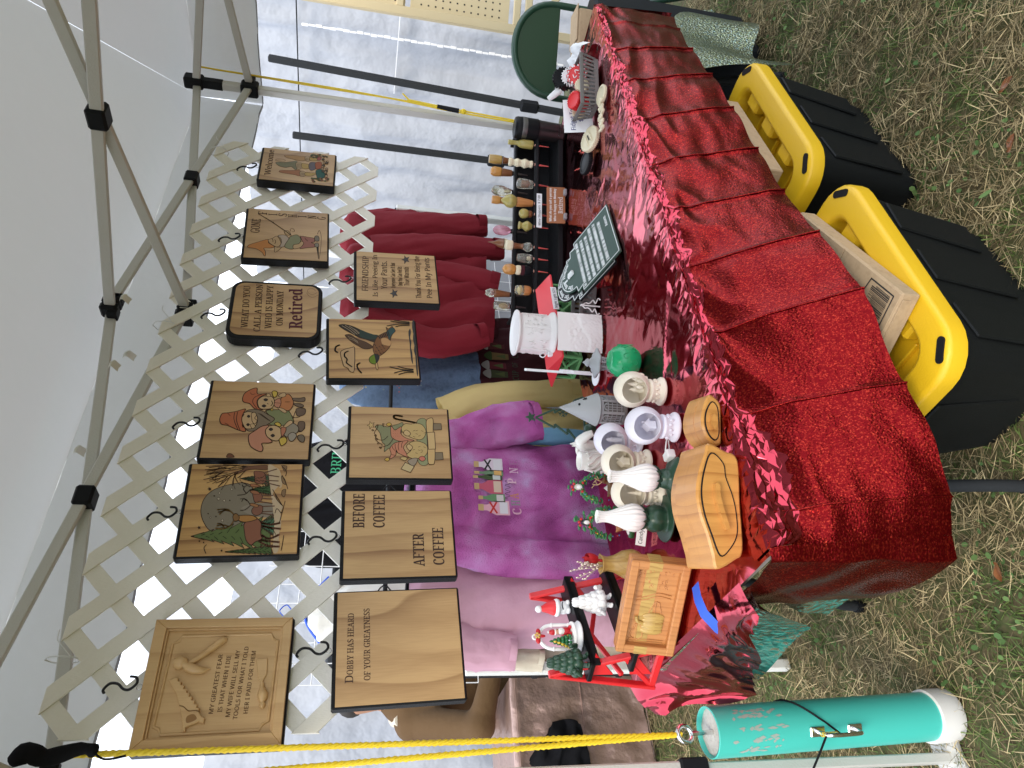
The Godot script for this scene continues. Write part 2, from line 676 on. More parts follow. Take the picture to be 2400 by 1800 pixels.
	inked("shirt_print", 0.85)
	mat("wire_white", [0.75, 0.75, 0.75], 0.4)
	mat("crate_black", [0.015, 0.017, 0.02], 0.5)
	mat("hair", [0.02, 0.014, 0.010], 0.6)
	for d in ["black_edge", "black_plastic", "mug_black", "tote_black", "crate_black", "dark_pole", "black_cloth"]:
		M[d].metallic_specular = 0.22
	relief(mat("wall_strip", [0.74, 0.74, 0.70], 0.5), cloth_n, Vector3.ONE * 2, 0.3)


# ---- setting -----------------------------------------------------------------------------------------------------

func setting() -> void:
	var s := Shape.new()
	var rows := []
	var f := FastNoiseLite.new()
	f.seed = 5
	f.frequency = 1.4
	for j in 41:
		var row := PackedVector3Array()
		for i in 41:
			var x := -60.0 + 120.0 * i / 40.0
			var z := 60.0 - 120.0 * j / 40.0
			row.append(Vector3(x, -0.006, z))
		rows.append(row)
	s.grid(rows)
	structure("ground", s, M.turf, "trodden lawn under and around the stall")
	# the lawn that can be told apart as blades
	var blade := Shape.new()
	var hw := [0.5, 0.42, 0.0]
	var px := [Vector3(0, 0, 0), Vector3(0, 0.6, 0.12), Vector3(0, 1.0, 0.45)]
	for k in 2:
		blade.quad(px[k] - Vector3(hw[k], 0, 0), px[k] + Vector3(hw[k], 0, 0), px[k + 1] + Vector3(hw[k + 1], 0, 0), px[k + 1] - Vector3(hw[k + 1], 0, 0))
	var patches := FastNoiseLite.new()
	patches.seed = 12
	patches.frequency = 2.3
	patches.fractal_octaves = 3
	rng.seed = 77
	var area := Rect2(-1.0, -3.3, 4.2, 4.4)
	scatter("grass", "short green grass and clover in the trodden lawn", blade.mesh(), M.blade, 95000, area, func(p: Vector2, r: RandomNumberGenerator):
		var g := patches.get_noise_2d(p.x, p.y)
		if r.randf() > clampf(0.45 + g * 2.2, 0.06, 1.0):
			return null
		var len := r.randf_range(0.018, 0.050)
		var lean := r.randf_range(0.2, 1.25)
		var b := Basis(UP, r.randf() * TAU) * Basis(Vector3.RIGHT, lean)
		var t := r.randf()
		return [Transform3D(b * Basis.from_scale(Vector3(r.randf_range(0.002, 0.0042), len, len)), Vector3(p.x, -0.004, p.y)), Color(lerpf(0.055, 0.13, t), lerpf(0.10, 0.185, t), lerpf(0.018, 0.042, t))])
	scatter("straw", "dry cut straw lying over the lawn", blade.mesh(), M.straw, 210000, area, func(p: Vector2, r: RandomNumberGenerator):
		var g := patches.get_noise_2d(p.x, p.y)
		if r.randf() > clampf(0.75 - g * 1.6, 0.15, 1.0):
			return null
		var len := r.randf_range(0.025, 0.085)
		var b := Basis(UP, r.randf() * TAU) * Basis(Vector3.RIGHT, r.randf_range(1.1, 1.62)) * Basis(UP, r.randf() * TAU)
		var t := r.randf()
		t = t * t
		return [Transform3D(b * Basis.from_scale(Vector3(r.randf_range(0.0012, 0.0026), len, len * r.randf_range(-0.6, 0.6))), Vector3(p.x, r.randf_range(0.0, 0.016), p.y)), Color(lerpf(0.13, 0.62, t), lerpf(0.10, 0.49, t), lerpf(0.045, 0.26, t))])
	var leaf := Shape.new()
	leaf.fill(PackedVector2Array([Vector2(0, 0), Vector2(0.42, 0.35), Vector2(0.36, 0.8), Vector2(0, 1), Vector2(-0.36, 0.8), Vector2(-0.42, 0.35)]), 0.0)
	scatter("clover_leaves", "small clover and plantain leaves among the grass", leaf.mesh(), M.blade, 14000, area, func(p: Vector2, r: RandomNumberGenerator):
		var g := patches.get_noise_2d(p.x + 9.0, p.y)
		if r.randf() > clampf(g * 3.0 + 0.12, 0.02, 1.0):
			return null
		var big := r.randf() < 0.008
		var len := r.randf_range(0.035, 0.06) if big else r.randf_range(0.009, 0.020)
		var b := Basis(UP, r.randf() * TAU) * Basis(Vector3.RIGHT, r.randf_range(0.9, 1.5))
		var t := r.randf()
		return [Transform3D(b * Basis.from_scale(Vector3(len * (0.4 if big else 0.9), len, len)), Vector3(p.x, r.randf_range(0.006, 0.022), p.y)), Color(lerpf(0.05, 0.12, t), lerpf(0.11, 0.20, t), lerpf(0.025, 0.055, t))])
	var k := 0
	for p in [Vector2(0.24, 0.62), Vector2(0.42, 0.66), Vector2(0.9, 0.42), Vector2(-0.02, 0.05), Vector2(0.05, -0.22), Vector2(1.02, 0.50)]:
		var l := Shape.new()
		var rows2 := []
		for j in 7:
			var y := j / 6.0
			var w := sin(PI * pow(y, 0.8)) * 0.010 + 0.001
			rows2.append(PackedVector3Array([Vector3(-w, 0.006 + w * 0.5, y * 0.045), Vector3(0, 0.004 + 0.012 * y * y, y * 0.045), Vector3(w, 0.006 + w * 0.6, y * 0.045)]))
		l.grid(rows2)
		var o := put("fallen_leaf", l, M.walnut)
		o.position = Vector3(p.x, 0.012, p.y)
		o.rotation.y = k * 1.9
		tag(o, ["curled brown leaf on the grass farthest from the table, near the picture's edge", "brown leaf lying in the straw beside the near black tote", "brown leaf on the lawn in front of the far black tote", "brown leaf on the grass between the table leg and the turquoise cylinder", "small brown leaf on the grass close to the turquoise cylinder", "brown leaf in the grass beyond the far tote's corner"][k], "leaf", "brown leaves on the lawn")
		k += 1


func scatter(called: String, label: String, mesh: Mesh, m: Material, count: int, area: Rect2, made: Callable) -> void:
	var places := []
	for i in count:
		# closer together towards the viewer
		var z := area.end.y - area.size.y * pow(rng.randf(), 1.45)
		var x := area.position.x + area.size.x * rng.randf()
		if x > 0.2 + 2.3 * (1.1 - z) or x < -0.75 - 0.3 * (0.6 - z):
			continue
		var got = made.call(Vector2(x, z), rng)
		if got:
			places.append(got)
	var mm := MultiMesh.new()
	mm.transform_format = MultiMesh.TRANSFORM_3D
	mm.use_colors = true
	mm.mesh = mesh
	mm.instance_count = places.size()
	for i in places.size():
		mm.set_instance_transform(i, places[i][0])
		mm.set_instance_color(i, places[i][1])
	var o := MultiMeshInstance3D.new()
	o.name = fresh(called, self)
	o.multimesh = mm
	o.material_override = m
	add_child(o)
	tag(o, label, "", "", "stuff")


# ---- tents -------------------------------------------------------------------------------------------------------

const TL := -0.238   # x of the left legs, right legs, near and far legs
const TR := 2.385
const TN := 1.98
const TF := -0.62
const LOW := 2.05
const HIGH := 2.26


func own_tent() -> void:
	var t := thing("canopy_tent", "white pop-up canopy over the stall with grey metal truss and legs", "canopy tent")
	var mid := Vector3((TL + TR) / 2, 2.98, (TF + TN) / 2)
	var out := 0.17
	var c := [Vector3(TL - out, 2.30, TF - out), Vector3(TR + out, 2.30, TF - out), Vector3(TR + out, 2.30, TN + out), Vector3(TL - out, 2.30, TN + out)]
	for k in 4:
		var a: Vector3 = c[k]
		var b: Vector3 = c[(k + 1) % 4]
		var rows := []
		for j in 13:
			var row := PackedVector3Array()
			for i in 25:
				var v := j / 12.0
				var u := i / 24.0
				var p: Vector3 = a.lerp(b, u).lerp(mid, v)
				p.y -= 0.05 * sin(PI * v) * sin(PI * u) + 0.006 * sin(u * 31.0 + k) * (1 - v) * v
				row.append(p)
			rows.append(row)
		var s := Shape.new()
		s.grid(rows)
		put("roof_panel", s, M.canopy, t)
		# valance hanging from the eave in soft folds
		var out_dir := (b - a).cross(UP).normalized() * -1.0
		rows = []
		for j in 7:
			var row := PackedVector3Array()
			for i in 61:
				var v := j / 6.0
				var u := i / 60.0
				var p: Vector3 = a.lerp(b, u) + UP * (0.012 - 0.282 * v) + out_dir * (0.012 * sin(u * 44.0 + k) * v + 0.008 * sin(u * 97.0) * v)
				row.append(p)
			rows.append(row)
		s = Shape.new()
		s.grid(rows)
		put("valance", s, M.canopy, t)
		s = Shape.new()
		for i in 30:
			var p: Vector3 = a.lerp(b, i / 30.0) - UP * 0.268 + out_dir * (0.012 * sin(i / 30.0 * 44.0 + k) + 0.008 * sin(i / 30.0 * 97.0))
			var q: Vector3 = a.lerp(b, (i + 1) / 30.0) - UP * 0.268 + out_dir * (0.012 * sin((i + 1) / 30.0 * 44.0 + k) + 0.008 * sin((i + 1) / 30.0 * 97.0))
			s.bar(p, q, 0.012, 0.003)
		put("valance_hem", s, M.grey_cloth, t)
	# legs with sliders and top brackets
	for q in [Vector3(TL, 0, TF), Vector3(TR, 0, TF), Vector3(TR, 0, TN), Vector3(TL, 0, TN)]:
		var lower := Shape.new()
		lower.bar(q, q + UP * 1.25, 0.024, 0.024, 0.003, Vector3.RIGHT)
		var leg := put("leg", lower, M.tent_pole, t)
		var upper := Shape.new()
		upper.bar(q + UP * 0.66, q + UP * 2.28, 0.032, 0.032, 0.004, Vector3.RIGHT)
		put("upper_leg", upper, M.tent_pole, leg)
		var sl := Shape.new()
		sl.box(q + UP * LOW, Vector3(0.055, 0.07, 0.055), 0.006)
		sl.box(q + UP * LOW + Vector3(0.03, 0.0, 0.022), Vector3(0.05, 0.035, 0.02), 0.003)
		put("slider", sl, M.black_plastic, leg)
		var tb := Shape.new()
		tb.box(q + UP * 2.27, Vector3(0.05, 0.075, 0.05), 0.006)
		tb.box(q + UP * 2.22, Vector3(0.036, 0.13, 0.036), 0.004)
		put("top_bracket", tb, M.black_plastic, leg)
		var foot := Shape.new()
		foot.box(q + UP * 0.006, Vector3(0.09, 0.012, 0.09), 0.002)
		put("foot", foot, M.tent_pole, leg)
		var catch_ := Shape.new()
		catch_.box(q + UP * 0.70, Vector3(0.044, 0.07, 0.044), 0.005)
		put("leg_catch", catch_, M.black_plastic, leg)
	# scissor trusses along the four sides and across the middle
	var mx := (TL + TR) / 2
	var mz := (TF + TN) / 2
	for run in [[Vector3(TL, 0, TF), Vector3(TR, 0, TF)], [Vector3(TR, 0, TF), Vector3(TR, 0, TN)], [Vector3(TR, 0, TN), Vector3(TL, 0, TN)], [Vector3(TL, 0, TN), Vector3(TL, 0, TF)]]:
		truss(t, run[0], run[0].lerp(run[1], 0.5), true)
		truss(t, run[1], run[0].lerp(run[1], 0.5), true)
	for q in [Vector3(mx, 0, TF), Vector3(mx, 0, TN), Vector3(TL, 0, mz), Vector3(TR, 0, mz)]:
		truss(t, Vector3(mx, 0, mz), q, false)
	var post := Shape.new()
	post.tube([Vector3(mx, 1.98, mz), Vector3(mx, 2.9, mz)], 0.019, 12)
	put("centre_post", post, M.tent_pole, t)
	# scraps of tape and cut ties left on the bars and the fabric
	for d in [[Vector3(0.83, 2.20, -0.60), 0.045, 0.3], [Vector3(1.09, 2.235, -0.60), 0.05, 0.0], [Vector3(0.62, 2.26, -0.72), 0.05, 0.9], [Vector3(0.97, 2.22, -0.72), 0.06, 0.5], [Vector3(0.22, 2.32, -0.6), 0.06, 1.2]]:
		var s := Shape.new()
		var rows := []
		for j in 5:
			var y: float = -d[1] * 0.5 * j / 4.0
			rows.append(PackedVector3Array([d[0] + Vector3(-0.012, y, 0.012 * sin(j * 1.1)), d[0] + Vector3(0.0, y, 0.014 * sin(j * 1.1) + 0.003), d[0] + Vector3(0.012, y - 0.004, 0.012 * sin(j * 1.1))]))
		s.grid(rows)
		put("tape_scrap", s, M.tape_scrap, t)


# half a side's truss: one X from the corner q to the hinge at m
func truss(t: Node3D, q: Vector3, m: Vector3, side: bool) -> void:
	var off := (m - q).cross(UP).normalized() * 0.011
	var a := Shape.new()
	a.bar(q + UP * HIGH + off, m + UP * LOW + off, 0.014, 0.030, 0.003)
	put("truss_bar", a, M.tent_pole, t)
	var b := Shape.new()
	b.bar(q + UP * LOW - off, m + UP * HIGH - off, 0.014, 0.030, 0.003)
	put("truss_bar", b, M.tent_pole, t)
	var x := q.lerp(m, 0.5) + UP * ((LOW + HIGH) / 2)
	var dir := (m - q).normalized()
	var p := Shape.new()
	p.box(x, Vector3(0.055, 0.045, 0.05), 0.006, Basis(dir, UP, dir.cross(UP)))
	put("pivot_block", p, M.black_plastic, t)
	if side:
		for y in [LOW, HIGH]:
			var h := Shape.new()
			h.box(m + UP * y - dir * 0.014, Vector3(0.032, 0.05, 0.05), 0.008, Basis(dir, UP, dir.cross(UP)))
			h.box(m + UP * (y - 0.012) - dir * 0.03, Vector3(0.03, 0.03, 0.036), 0.004, Basis(dir, UP, dir.cross(UP)))
			put("hinge", h, M.black_plastic, t)


# a hanging sheet from a to b along the ground, between two heights, with soft vertical folds
func drape(a: Vector3, b: Vector3, y0: float, y1: float, wave: float, seed_: int, nu := 60, nv := 14) -> Shape:
	var f := FastNoiseLite.new()
	f.seed = seed_
	f.frequency = 1.0
	var dir := (b - a)
	var out := Vector3(-dir.z, 0, dir.x).normalized()
	var rows := []
	for j in nv + 1:
		var row := PackedVector3Array()
		for i in nu + 1:
			var u := float(i) / nu
			var v := float(j) / nv
			var p := a + dir * u + UP * lerpf(y1, y0, v)
			row.append(p + out * wave * (f.get_noise_2d(u * dir.length() * 2.4, v * 0.8) * (0.4 + 0.6 * v) + 0.45 * f.get_noise_2d(u * dir.length() * 6.0, v * 2.6)))
		rows.append(row)
	var s := Shape.new()
	s.grid(rows)
	return s


func far_tent() -> void:
	var t := thing("neighbouring_tent", "white walled tent behind the stall with creased side walls and grey poles", "tent", Vector3(0, 0, 0))
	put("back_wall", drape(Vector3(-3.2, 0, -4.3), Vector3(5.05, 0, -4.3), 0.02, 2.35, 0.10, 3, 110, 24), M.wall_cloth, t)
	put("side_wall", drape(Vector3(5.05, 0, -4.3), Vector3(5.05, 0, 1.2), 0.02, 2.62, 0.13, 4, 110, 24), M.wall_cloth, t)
	for q in [[Vector3(4.96, 2.16, -4.25), Vector3(4.96, 2.16, 1.2)], [Vector3(4.97, 1.42, -2.0), Vector3(4.97, 1.42, 1.2)]]:
		var s := Shape.new()
		s.bar(q[0], q[1], 0.03, 0.006)
		put("seam", s, M.black_plastic if q[0].y > 2 else M.seam, t)
	for z in [-1.55, -0.55]:
		var st := Shape.new()
		for k in 40:
			var y := 0.15 + k * 0.05
			st.box(Vector3(4.945, y, z + 0.003 * sin(k * 1.9)), Vector3(0.012, 0.049, 0.016 + 0.006 * (k % 2)), 0.004)
		put("gathered_seam", st, M.seam, t)
	# a darker sheet where the back wall is doubled
	put("doubled_sheet", drape(Vector3(3.15, 0, -3.3), Vector3(4.25, 0, -3.3), 0.02, 1.72, 0.08, 8, 40, 14), M.grey_cloth, t)
	var pole := Shape.new()
	pole.bar(Vector3(4.28, 0, -3.2), Vector3(4.34, 2.3, -3.2), 0.045, 0.045, 0.005, Vector3.RIGHT)
	var wp := put("leg", pole, M.white_pole, t, "white leg with a black clip")
	var clip := Shape.new()
	clip.box(Vector3(4.30, 0.94, -3.17), Vector3(0.07, 0.05, 0.03), 0.008)
	put("clip", clip, M.black_plastic, wp)
	for d in [[Vector3(4.18, 0.0, -1.53), Vector3(4.35, 2.28, -1.53), 0.58], [Vector3(4.2, 0.0, -2.0), Vector3(4.2, 2.12, -2.0), 0.83]]:
		var s := Shape.new()
		s.bar(d[0], d[1], 0.042, 0.042, 0.006, Vector3.RIGHT)
		var leg := put("leg", s, M.dark_pole, t, "dark grey metal leg")
		var k := Shape.new()
		k.box(d[0].lerp(d[1], d[2] * 0.36), Vector3(0.07, 0.13, 0.07), 0.01)
		put("leg_catch", k, M.black_plastic, leg)
	# slanted roof edge seen over our own valance
	var s := Shape.new()
	var rows := []
	for j in 9:
		var row := PackedVector3Array()
		for i in 41:
			row.append(Vector3(-3.4 + 8.7 * i / 40.0, 2.52 + 0.9 * j / 8.0 - 0.03 * sin(i * 0.9), -4.5 + -1.9 * j / 8.0))
		rows.append(row)
	s.grid(rows)
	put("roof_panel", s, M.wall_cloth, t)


# ---- table, foil, totes ------------------------------------------------------------------------------------------

const TOP := 0.752
const LEN := 2.2
const DEEP := 0.76


func crease(p: Vector2, seed_: int, f: float) -> float:
	var n := FastNoiseLite.new()
	n.seed = seed_
	n.frequency = f
	n.fractal_octaves = 2
	return 1.0 - 2.0 * absf(n.get_noise_2dv(p))


func table() -> void:
	var t := thing("folding_table", "folding table with bent grey tube legs under the red foil", "table", Vector3(LEN / 2, 0, -DEEP / 2))
	var s := Shape.new()
	s.box(Vector3(0, 0.728, 0), Vector3(LEN - 0.012, 0.036, DEEP - 0.012), 0.008)
	put("tabletop", s, M.pvc_white, t)
	for sx in [-1.0, 1.0]:
		for sz in [-1.0, 1.0]:
			s = Shape.new()
			var x: float = sx * (LEN / 2 - 0.30)
			var p := [Vector3(x, 0.71, sz * 0.20), Vector3(x + sx * 0.06, 0.42, sz * 0.27), Vector3(x + sx * 0.085, 0.24, sz * 0.30), Vector3(x + sx * 0.10, 0.10, sz * 0.335), Vector3(x + sx * 0.105, 0.012, sz * 0.345)]
			s.tube(curve(p, 5), 0.0145, 10)
			var leg := put("leg", s, M.dark_pole, t)
			s = Shape.new()
			s.tube([Vector3(x + sx * 0.104, 0.03, sz * 0.343), Vector3(x + sx * 0.105, 0.0, sz * 0.346)], 0.018, 10)
			put("foot_cap", s, M.black_plastic, leg)
		s = Shape.new()
		var x2: float = sx * (LEN / 2 - 0.218)
		s.tube([Vector3(x2, 0.25, -0.298), Vector3(x2, 0.25, 0.298)], 0.011, 8)
		s.tube([Vector3(x2, 0.27, 0.0), Vector3(sx * 0.30, 0.70, 0.0)], 0.009, 8)
		put("brace", s, M.dark_pole, t)
	red_foil()


func foil_top(x: float, z: float) -> float:
	return TOP


func red_foil() -> void:
	var n1 := FastNoiseLite.new()
	n1.seed = 31
	n1.frequency = 2.6
	n1.fractal_octaves = 3
	var n2 := FastNoiseLite.new()
	n2.seed = 32
	n2.frequency = 6.0
	n2.fractal_octaves = 1
	var n3 := FastNoiseLite.new()
	n3.noise_type = FastNoiseLite.TYPE_CELLULAR
	n3.cellular_return_type = FastNoiseLite.RETURN_DISTANCE
	n3.seed = 33
	n3.frequency = 5.0
	var t := thing("red_foil_cloth", "crinkled red metallic foil draped over the long table", "tablecloth", Vector3.ZERO)
	# the sheet lying on the top: nearly flat, with long creases from unfolding and small dents
	var rows := []
	var nx := 250
	var nz := 90
	rng.seed = 55
	var lines := []
	for k in 30:
		var c := Vector2(rng.randf_range(0.0, LEN), -rng.randf_range(0.05, 0.75))
		var ang := rng.randf_range(-1.2, 1.2) + (PI / 2 if k % 3 == 0 else 0.0)
		lines.append([c, Vector2(cos(ang), sin(ang)), rng.randf_range(0.10, 0.38), rng.randf_range(0.0010, 0.0028)])
	for k in 8:
		lines.append([Vector2(0.14 + 0.27 * k, -0.38), Vector2(0.05, 1.0).normalized(), 0.36, 0.0016])
	lines.append([Vector2(1.1, -0.40), Vector2(1, 0.01), 1.1, 0.0014])
	for j in nz + 1:
		var row := PackedVector3Array()
		for i in nx + 1:
			var x := -0.012 + (LEN + 0.024) * i / nx
			var z := 0.012 - (DEEP + 0.024) * j / nz
			var p := Vector2(x, z)
			var lift := 0.0012 + 0.0016 * n1.get_noise_2d(x * 0.7, z * 0.7) + 0.0011 * n2.get_noise_2d(x * 1.6, z * 0.7)
			for l in lines:
				var d: Vector2 = p - l[0]
				var along: float = absf(d.dot(l[1]))
				if along < l[2]:
					var off: float = absf(d.cross(l[1]))
					if off < 0.05:
						lift += l[3] * (exp(-off / 0.006) + 0.5 * exp(-off / 0.03)) * (1.0 - along / l[2])
			lift += 0.006 * exp(-pow(z / 0.05, 2.0)) * absf(n2.get_noise_2d(x * 1.6, z * 2.0))
			row.append(Vector3(x, TOP - 0.003 + lift, z))
		rows.append(row)
	var s := Shape.new()
	s.grid(rows)
	put("top_sheet", s, M.red_foil, t)
	# the skirt along the front: pushed outwards by the totes that its hem rests on
	var hem := [[0.0, 0.415, 0.085], [0.07, 0.425, 0.145], [0.15, 0.435, 0.172], [0.23, 0.445, 0.18], [0.31, 0.455, 0.19], [0.39, 0.465, 0.203], [0.526, 0.478, 0.226], [0.74, 0.478, 0.19], [0.90, 0.468, 0.155], [1.15, 0.458, 0.125], [1.5, 0.468, 0.115], [1.93, 0.468, 0.065], [2.23, 0.43, 0.02]]
	var hem_at := func(x: float) -> Vector2:
		for k in hem.size() - 1:
			if x <= hem[k + 1][0]:
				var e: float = clampf((x - hem[k][0]) / (hem[k + 1][0] - hem[k][0]), 0, 1)
				return Vector2(lerpf(hem[k][1], hem[k + 1][1], e), lerpf(hem[k][2], hem[k + 1][2], e))
		return Vector2(0.43, 0.02)
	var skirt := func(x: float, v: float) -> Vector3:
		var h: Vector2 = hem_at.call(x)
		var u := fposmod(x + 0.04 + 0.02 * v, 0.225) / 0.225
		var fold := 0.007 * exp(-pow((u - 0.5) / 0.035, 2.0)) + 0.0035 * sin(TAU * u)
		var crush := 0.010 * (1.0 - 2.0 * absf(n2.get_noise_2d(x * 0.55 + v * 0.2, v * 0.35 + 4.0))) * (1.0 - 0.85 * smoothstep(0.10, 0.55, v))
		return Vector3(x, lerpf(TOP + 0.001, h.x, v), 0.016 + (h.y - 0.016) * (0.75 * v + 0.25 * sin(v * 1.57)) + fold * (0.4 + 0.6 * v) + crush * smoothstep(0.0, 0.08, v) + 0.006 * n1.get_noise_2d(x * 1.0, v * 0.8))
	rows = []
	nx = 320
	nz = 40
	for j in nz + 1:
		var row := PackedVector3Array()
		for i in nx + 1:
			row.append(skirt.call((LEN + 0.02) * i / nx, float(j) / nz))
		rows.append(row)
	s = Shape.new()
	s.grid(rows)
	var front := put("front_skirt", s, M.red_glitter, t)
	# narrow creases where the panels were folded, and the shine that lies over the shoulder of the cloth
	for k in 9:
		s = Shape.new()
		var x := 0.06 + 0.225 * k + 0.0125
		var pts_ := []
		for j in 15:
			pts_.append(skirt.call(x - 0.02 * j / 14.0, j / 14.0) + Vector3(0, 0, 0.0012))
		s.tube(pts_, 0.0022, 5)
		put("fold_edge", s, M.red_glitter, front)
	rows = []
	var ns := 190
	for j in 15:
		var row := PackedVector3Array()
		for i in ns + 1:
			var free := i > 0 and i < ns
			var x := (LEN - 0.01) * (i + (rng.randf_range(-0.45, 0.45) if free else 0.0)) / ns
			if j < 3:
				row.append(Vector3(x, TOP + 0.0015 + 0.0035 * rng.randf() * (0.3 + j * 0.4), [-0.040, -0.014, 0.010][j] + rng.randf_range(-0.005, 0.005)))
				continue
			var v := (j - 2) / 12.0
			var reach := 0.05 + 0.20 * smoothstep(0.0, 0.5, n1.get_noise_1d(x * 0.9 + 7.0)) * smoothstep(2.1, 0.3, x) * 0.7 + 0.06 * absf(n2.get_noise_1d(x * 2.2)) + 0.03 * rng.randf()
			var q: Vector3 = skirt.call(x, reach * clampf(v + rng.randf_range(-0.05, 0.05), 0.0, 1.0))
			var ridge := 1.0 - 2.2 * absf(n2.get_noise_2d(x * 1.1 + v * 0.5, v * 0.7 + 9.0))
			row.append(q + Vector3(0.0, 0.002 * (1 - v), 0.0016 + (0.0065 * maxf(ridge, 0.0) + 0.0022 * rng.randf()) * (1.0 - 0.9 * v * v)))
		rows.append(row)
	s = Shape.new()
	s.facets(rows)
	put("crumpled_shoulder", s, M.red_foil, front)
	# round the left corner the skirt goes on for a hand's breadth
	rows = []
	for j in 19:
		var row := PackedVector3Array()
		for i in 25:
			var u := i / 24.0
			var v := j / 18.0
			var p := Vector3(-0.022 - 0.012 * v - 0.010 * sin(u * PI) + 0.006 * n2.get_noise_2d(u * 0.3, v * 0.5), lerpf(TOP, lerpf(0.405, 0.45, u), v), lerpf(lerpf(0.02, 0.075, v), -0.20 + 0.07 * v, u))
			if i == 0:
				p = skirt.call(0.0, v)
			row.append(p)
		rows.append(row)
	s = Shape.new()
	s.grid(rows)
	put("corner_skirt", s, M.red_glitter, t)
	# the short left end, crushed, its far corner lower
	rows = []
	for j in 19:
		var row := PackedVector3Array()
		for i in 49:
			var u := i / 48.0
			var v := j / 18.0
			var z := lerpf(-0.11, -0.775, u)
			var y0 := lerpf(0.735, 0.60, smoothstep(-0.11, -0.42, z)) if z > -0.42 else (lerpf(0.60, 0.505, (-0.42 - z) / 0.18) if z > -0.6 else lerpf(0.52, 0.70, smoothstep(-0.6, -0.775, z)))
			var pk := 1.0 - 2.0 * absf(n2.get_noise_2d(z * 1.3, v * 0.25 + 2.0))
			row.append(Vector3(-0.010 - 0.044 * v - 0.014 * pk * v - 0.024 * sin(minf(v * 4.0, 1.57)), lerpf(TOP + 0.004, y0, v), z + 0.01 * pk * v))
		rows.append(row)
	s = Shape.new()
	s.grid(rows)
	put("end_skirt", s, M.red_foil, t)
	rows = []
	for j in 13:
		var row := PackedVector3Array()
		for i in 21:
			var u := i / 20.0
			var v := j / 12.0
			var y0 := lerpf(0.43, 0.11, smoothstep(0.0, 0.9, u))
			row.append(Vector3(LEN + 0.014 + 0.05 * v + 0.02 * sin(u * 9.0) * v, lerpf(TOP, y0 + 0.3 * (1 - v) * 0, v), lerpf(0.02, -0.60, u)))
		rows.append(row)
	s = Shape.new()
	s.grid(rows)
	put("far_end_skirt", s, M.red_foil, t)
	# silver sheet under the red one
	var w := thing("silver_foil_cloth", "silver holographic foil sheet peeping out from under the red foil", "tablecloth", Vector3.ZERO)
	s = Shape.new()
	rows = []
	for j in 11:
		var row := PackedVector3Array()
		for i in 17:
			var u := i / 16.0
			var v := j / 10.0
			var z := lerpf(-0.10, -0.60, u)
			var low := lerpf(0.735, 0.528, clampf((-0.10 - z) / 0.15, 0, 1)) - 0.02 * smoothstep(-0.5, -0.6, z)
			row.append(Vector3(-0.022 - 0.034 * v - 0.012 * sin(u * 7.0 + v * 2.0) * v, lerpf(0.745, low, v), z))
		rows.append(row)
	s.grid(rows)
	put("left_corner", s, M.silver_foil, w)
	s = Shape.new()
	rows = []
	for j in 9:
		var row := PackedVector3Array()
		for i in 9:
			var u := i / 8.0
			var v := j / 8.0
			row.append(Vector3(0.0 - 0.02 * v + 0.008 * sin(v * 8.0), lerpf(0.70, 0.47, v), lerpf(-0.08, -0.17 - 0.1 * v, u)))
		rows.append(row)
	s.grid(rows)
	put("fold_behind_skirt", s, M.silver_foil, w)
	s = Shape.new()
	rows = []
	for j in 15:
		var row := PackedVector3Array()
		for i in 25:
			var u := i / 24.0
			var v := j / 14.0
			row.append(Vector3(LEN + lerpf(-0.36, 0.42, u) + 0.02 * sin(v * 5.0), lerpf(0.42, 0.10 + 0.05 * sin(u * 7.0), v), 0.018 + 0.03 * sin(u * 10.0 + v * 2.0) * v - 0.12 * u + 0.05 * v))
		rows.append(row)
	s.grid(rows)
	put("far_corner", s, M.holo_foil, w)
	# masking tape that pins the left corner
	s = Shape.new()
	rows = []
	for q in [[0.052, 0.770, -0.262], [0.020, 0.772, -0.262], [-0.012, 0.766, -0.262], [-0.040, 0.735, -0.275], [-0.052, 0.70, -0.295], [-0.058, 0.665, -0.315]]:
		var row := PackedVector3Array()
		for i in 2:
			row.append(Vector3(q[0], q[1], q[2] + (i - 0.5) * 0.036))
		rows.append(row)
	s.grid(rows)
	tag(put("masking_tape", s, M.blue_tape), "strip of bright blue masking tape over the table corner", "tape")


